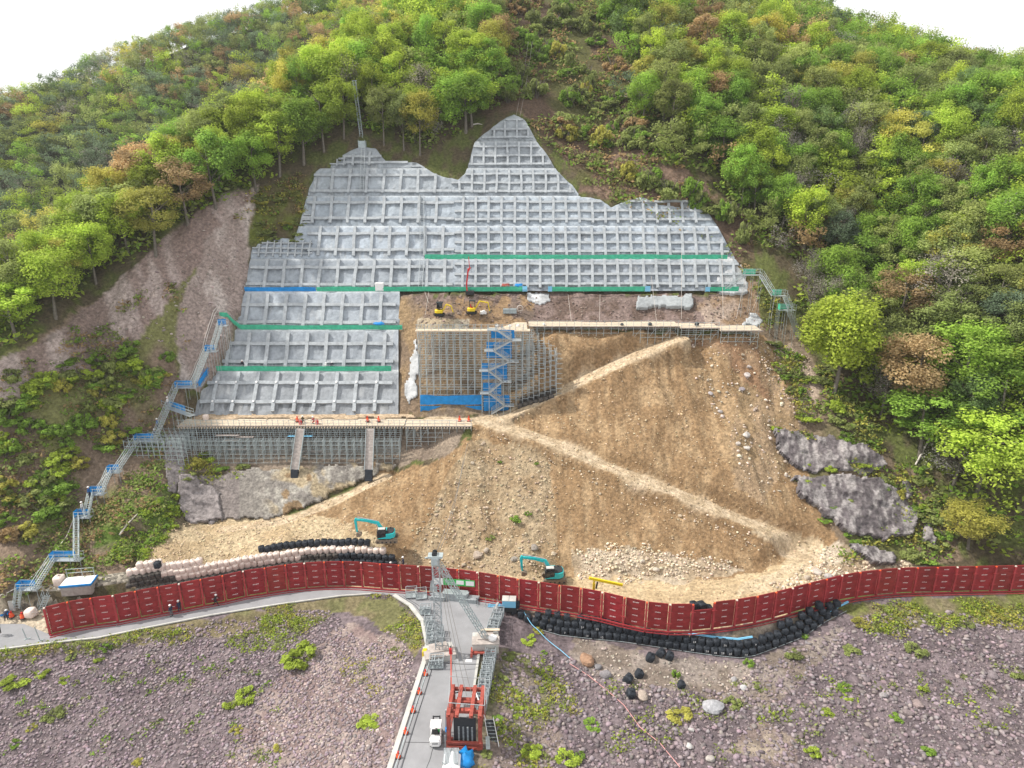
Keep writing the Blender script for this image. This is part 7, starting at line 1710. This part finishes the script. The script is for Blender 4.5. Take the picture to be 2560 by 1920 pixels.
for px, py, w_, h, c in [(1330, 1880, 1.4, .8, 'lime'), (1420, 1900, 1.5, .9, 'lime'), (1345, 1580, .9, .7, 'yellow'), (1320, 1600, 1.3, .5, 'lime'), (1360, 1632, .5, .4, 'green'), (1480, 1815, 1.2, .6, 'green'), (1700, 1790, 1.7, .9, 'yellow'), (2110, 1720, 1.0, .7, 'green'), (2115, 1745, .8, .5, 'lime'), (2070, 1785, .9, .6, 'lime'), (2310, 1725, .8, .9, 'lime'), (2290, 1630, 1.5, 1.3, 'olive'), (2130, 1630, 1.3, .8, 'olive'), (1985, 1640, 1.4, 1.1, 'olive'), (2150, 1560, 1.3, .9, 'yellow'), (2320, 1880, .9, .7, 'green'), (2240, 1795, .9, .6, 'green'), (2410, 1560, 1.3, .8, 'olive'), (2500, 1540, 1.5, .8, 'yellow'), (1870, 1660, .8, .9, 'green'), (1690, 1690, .6, 1.1, 'green'), (2030, 1885, 1.0, .8, 'lime'), (1450, 1890, .7, .7, 'green'), (2545, 1690, 1.2, 1.0, 'olive'), (1830, 1760, 1.2, 1.0, 'olive'), (2010, 1590, .8, .5, 'green'), (1900, 1720, .9, .5, 'olive'), (1240, 1800, .9, .5, 'green'), (1250, 1700, 1.1, .6, 'olive'), (1270, 1640, 1.2, .5, 'olive'), (1290, 1780, 1.1, .5, 'lime'), (1215, 1890, .8, .4, 'olive')]: bush(px, py, w_, h, c, 'on the right rubble')
for i in range(78):
    for _ in range(40):
        px, py = g9.uniform(-10, 470), g9.uniform(800, 1330)
        if inpoly([px], [py], [(-10, 960), (120, 920), (330, 860), (440, 900), (400, 1000), (330, 1080), (230, 1180), (150, 1300), (60, 1400), (-10, 1420)])[0]: break
    else: continue
    bush(px, py, g9.uniform(1.2, 2.6), g9.uniform(1.3, 3.0), pick([('green', .35), ('olive', .35), ('lime', .2), ('yellow', .1)]), 'on the left hillside')
for px, py, w_, h, c in [(55, 1340, 2.2, 2.4, 'yellow'), (30, 1350, 1.8, 2.4, 'orange'), (280, 1065, 1.8, 2.6, 'yellow'), (330, 925, 2.6, 3.0, 'lime'), (105, 980, 2.4, 2.8, 'lime'), (200, 1165, 2.0, 2.2, 'yellow'), (10, 1125, 2.4, 2.6, 'lime')]: bush(px, py, w_, h, c, 'standing out on the left hillside')
for i in range(26):
    px = g9.uniform(300, 455); py = 1420-(px-300)*.9+g9.uniform(-110, 30)
    if py < 1250 and px < 330: continue
    bush(px, min(py, 1400), g9.uniform(.6, 1.2), g9.uniform(.5, 1.1), pick([('lime', .6), ('green', .3), ('olive', .1)]), 'on the bank left of the old concrete wall')
for px, py, w_, h, c in [(495, 1165, 1.6, 1.8, 'yellow'), (520, 1150, 1.6, 2.0, 'lime'), (560, 1172, 1.5, 1.0, 'green'), (470, 1195, 1.6, 1.2, 'olive'), (610, 1168, 1.4, .8, 'olive'), (1290, 1300, 1.1, .8, 'green'), (1225, 1345, .9, .6, 'olive'), (1340, 1160, .5, .5, 'green'), (1250, 1155, .5, .4, 'green'), (1320, 1285, .7, .6, 'green')]: bush(px, py, w_, h, c, 'on the bare slope')
for i in range(40):
    for _ in range(60):
        px, py = g9.uniform(1860, 2440), g9.uniform(830, 1440)
        if inpoly([px], [py], [(1900, 850), (2040, 880), (2090, 1000), (2220, 1110), (2340, 1200), (2420, 1390), (2260, 1410), (2290, 1280), (2180, 1190), (2000, 1080), (1960, 960)])[0]: break
    else: continue
    bush(px, py, g9.uniform(1.0, 2.2), g9.uniform(.8, 2.0), pick([('green', .3), ('olive', .4), ('lime', .2), ('yellow', .1)]), 'on the right bank')
for px, py in [(1995, 1198), (2020, 1205), (2060, 1212), (2100, 1210), (2150, 1215), (2200, 1225), (2235, 1265), (2245, 1310), (2160, 1338), (2120, 1340), (2060, 1300), (1940, 1075), (1975, 1085), (2030, 1095), (2080, 1105), (2130, 1120), (2150, 1165), (2080, 1175), (2010, 1160), (2115, 1250), (2150, 1290), (2080, 1265), (2190, 1385), (2230, 1400), (2140, 1360), (2060, 1135), (1995, 1125)]:
    bush(px, py, g9.uniform(.7, 1.5), g9.uniform(.5, 1.1), pick([('green', .3), ('olive', .45), ('lime', .25)]), 'on the right bank')
for i in range(95):
    for _ in range(60):
        px, py = g9.uniform(1100, 1880), g9.uniform(10, 620)
        if inpoly([px], [py], [(1180, 10), (1660, 10), (1650, 180), (1590, 330), (1680, 420), (1860, 560), (1890, 640), (1800, 560), (1500, 440), (1360, 330), (1300, 270), (1210, 260), (1200, 120)])[0]: break
    else: continue
    bush(px, py, g9.uniform(1.6, 3.4), g9.uniform(2, 5.2), pick([('olive', .5), ('yellow', .12), ('orange', .16), ('green', .22)]), 'in the brown gully above the peak')
for i in range(16):
    px, py = g9.uniform(640, 755), g9.uniform(480, 610); bush(px, py, g9.uniform(1, 1.9), g9.uniform(.8, 1.6), pick([('olive', .6), ('yellow', .25), ('green', .15)]), 'on the scrub patch left of the concrete slope')
for (pl, c), l in BUSH.items():
    l.sort(key=lambda t: t[0])
    for i, (px, r) in enumerate(l):
        tag(r, ('%s shrub %s' % (CW[c].replace(' leafless', ''), pl))+('' if len(l) == 1 else ', %s from the left' % ordn(i)), 'shrub', 'shrubs '+pl)
# low growth nobody could count
def undergrowth(regs, label):
    Q = []; CC = []
    for poly, dens, cols, sz, hh in regs:
        x, y, z, px, py = rand_in(poly, dens); k = clear(x, y, px, py) & (vnoise(x, y, 3.2, 17) > .42); x, y, z = x[k], y[k], z[k]; n = len(x)
        if not n: continue
        per = 16; ci = np.repeat(np.arange(n), per); m = n*per; O = np.stack([x, y, z], -1)[ci]; off = RG.normal(size=(m, 3))*np.array([.32, .32, 0])*sz/.5; off[:, 2] = RG.random(m)*hh
        nm = RG.normal(size=(m, 3))*.6+np.array([0, 0, .8]); nm /= np.linalg.norm(nm, axis=1)[:, None]; t = np.cross(nm, RG.normal(size=(m, 3))); t /= np.linalg.norm(t, axis=1)[:, None]; b = np.cross(nm, t)
        Q.append(leafquads(off, t, b, RG.uniform(.09, .2, m)*sz/.5, 1.0, O)); cc = np.array([PALT[c] for c in cols])[RG.integers(0, len(cols), n)]*RG.uniform(.7, 1.2, (n, 1)); CC.append(np.repeat(cc[ci]*RG.uniform(.75, 1.25, (m, 1)), 4, 0))
    q = np.concatenate(Q); tag(npmesh('undergrowth', q, np.arange(len(q)).reshape(-1, 4), M['leaf'], cols=np.concatenate(CC)), label, 'undergrowth', kind='stuff')
undergrowth([([(-20, 1625), (366, 1570), (700, 1512), (870, 1492), (985, 1492), (1060, 1570), (1050, 1650), (1010, 1600), (900, 1540), (740, 1575), (600, 1600), (400, 1600), (-20, 1660)], 3.5, ['lime', 'yellow', 'olive'], .5, .3),
    ([(450, 1560), (760, 1530), (760, 1590), (640, 1640), (500, 1600)], 3, ['lime', 'olive'], .5, .35),
    ([(840, 1640), (1010, 1620), (1010, 1700), (880, 1790), (840, 1700)], 1.2, ['olive', 'yellow'], .5, .25),
    ([(1230, 1620), (1330, 1620), (1420, 1720), (1500, 1850), (1400, 1930), (1200, 1930), (1200, 1750)], 2.6, ['lime', 'olive', 'yellow'], .5, .3),
    ([(2080, 1520), (2560, 1490), (2600, 1570), (2350, 1570), (2180, 1590)], 3.2, ['lime', 'olive', 'yellow'], .6, .5),
    ([(1500, 1700), (2000, 1700), (2560, 1650), (2560, 1900), (1500, 1900)], .28, ['olive', 'lime', 'olive'], .6, .3),
    ([(0, 1640), (700, 1640), (700, 1900), (0, 1900)], .2, ['olive', 'green'], .6, .3)], 'low green and yellow weeds on the banks beside the road')
undergrowth([([(-20, 960), (430, 700), (470, 800), (430, 1040), (400, 1300), (300, 1430), (-20, 1500)], 1.5, ['olive', 'green', 'olive', 'orange'], .9, .7),
    ([(640, 480), (770, 430), (760, 560), (620, 610), (590, 560)], 2.2, ['olive', 'yellow', 'orange'], .8, .5),
    ([(250, 1400), (430, 1200), (455, 1290), (380, 1400), (300, 1430)], 3, ['lime', 'green'], .6, .4),
    ([(430, 1140), (620, 1140), (600, 1190), (470, 1210)], 2.4, ['lime', 'yellow'], .7, .6)], 'brownish green undergrowth over the left hillside')
undergrowth([([(1100, 0), (1700, 0), (1690, 150), (1610, 330), (1720, 440), (1890, 620), (1900, 760), (1850, 660), (1500, 480), (1330, 330), (1200, 270)], .9, ['olive', 'olive', 'orange', 'green'], 1.3, .9),
    ([(1890, 700), (2000, 760), (2080, 960), (2330, 1180), (2430, 1400), (2100, 1400), (2250, 1260), (1990, 1080)], 2.0, ['olive', 'green', 'yellow'], .9, .6)], 'brown and olive scrub in the gully and on the right bank')
undergrowth([(PM_, .6, ['olive', 'green', 'lime'], 1.5, 1.6), (PR, .5, ['olive', 'green', 'lime'], 1.6, 1.8)], 'forest floor plants beneath the hillside trees')
# fallen wood
for i, (x0, y0, x1, y1, lab) in enumerate([(1790, 1535, 1850, 1400, '')][:0]+[(2288, 1165, 2345, 1050, 'long pale dead trunk leaning down the right bank'), (2110, 912, 2072, 900, 'short curved dead branch on the right bank'), (1182, 314, 1206, 316, 'white fallen log left of the concrete peak'), (300, 1340, 345, 1290, 'pale dead branch on the bank left of the concrete wall'), (1150, 270, 1128, 262, 'bent white stump in the wood left of the peak'), (0, 0, 0, 0, '')][:5]):
    a, b_ = hit(x0, y0), hit(x1, y1)
    if a and b_: t = MB(); m_ = a.lerp(b_, .5); t.tube([a+Vector((0, 0, .2)), m_+Vector((0, -.3, .5)), b_+Vector((0, 0, .4))], [.16, .13, .05], 6); tag(t.build('fallen_log', M['rope']), lab, 'log')
# ---------------------------------------------------------------- haze
hb = MB(); hb.box(-360, 240, -8, 445, -40, 190); hz = hb.build('haze', M['white']); hz.data.materials.clear(); tag(hz, kind='stuff')
hm = bpy.data.materials.new('haze'); hm.use_nodes = True; t = hm.node_tree; t.nodes.remove(t.nodes['Principled BSDF'])
pv = t.nodes.new('ShaderNodeVolumePrincipled'); pv.inputs['Color'].default_value = (.93, .96, 1, 1); pv.inputs['Density'].default_value = .00013; pv.inputs['Anisotropy'].default_value = .2
t.links.new(pv.outputs[0], t.nodes['Material Output'].inputs['Volume']); hz.data.materials.append(hm)
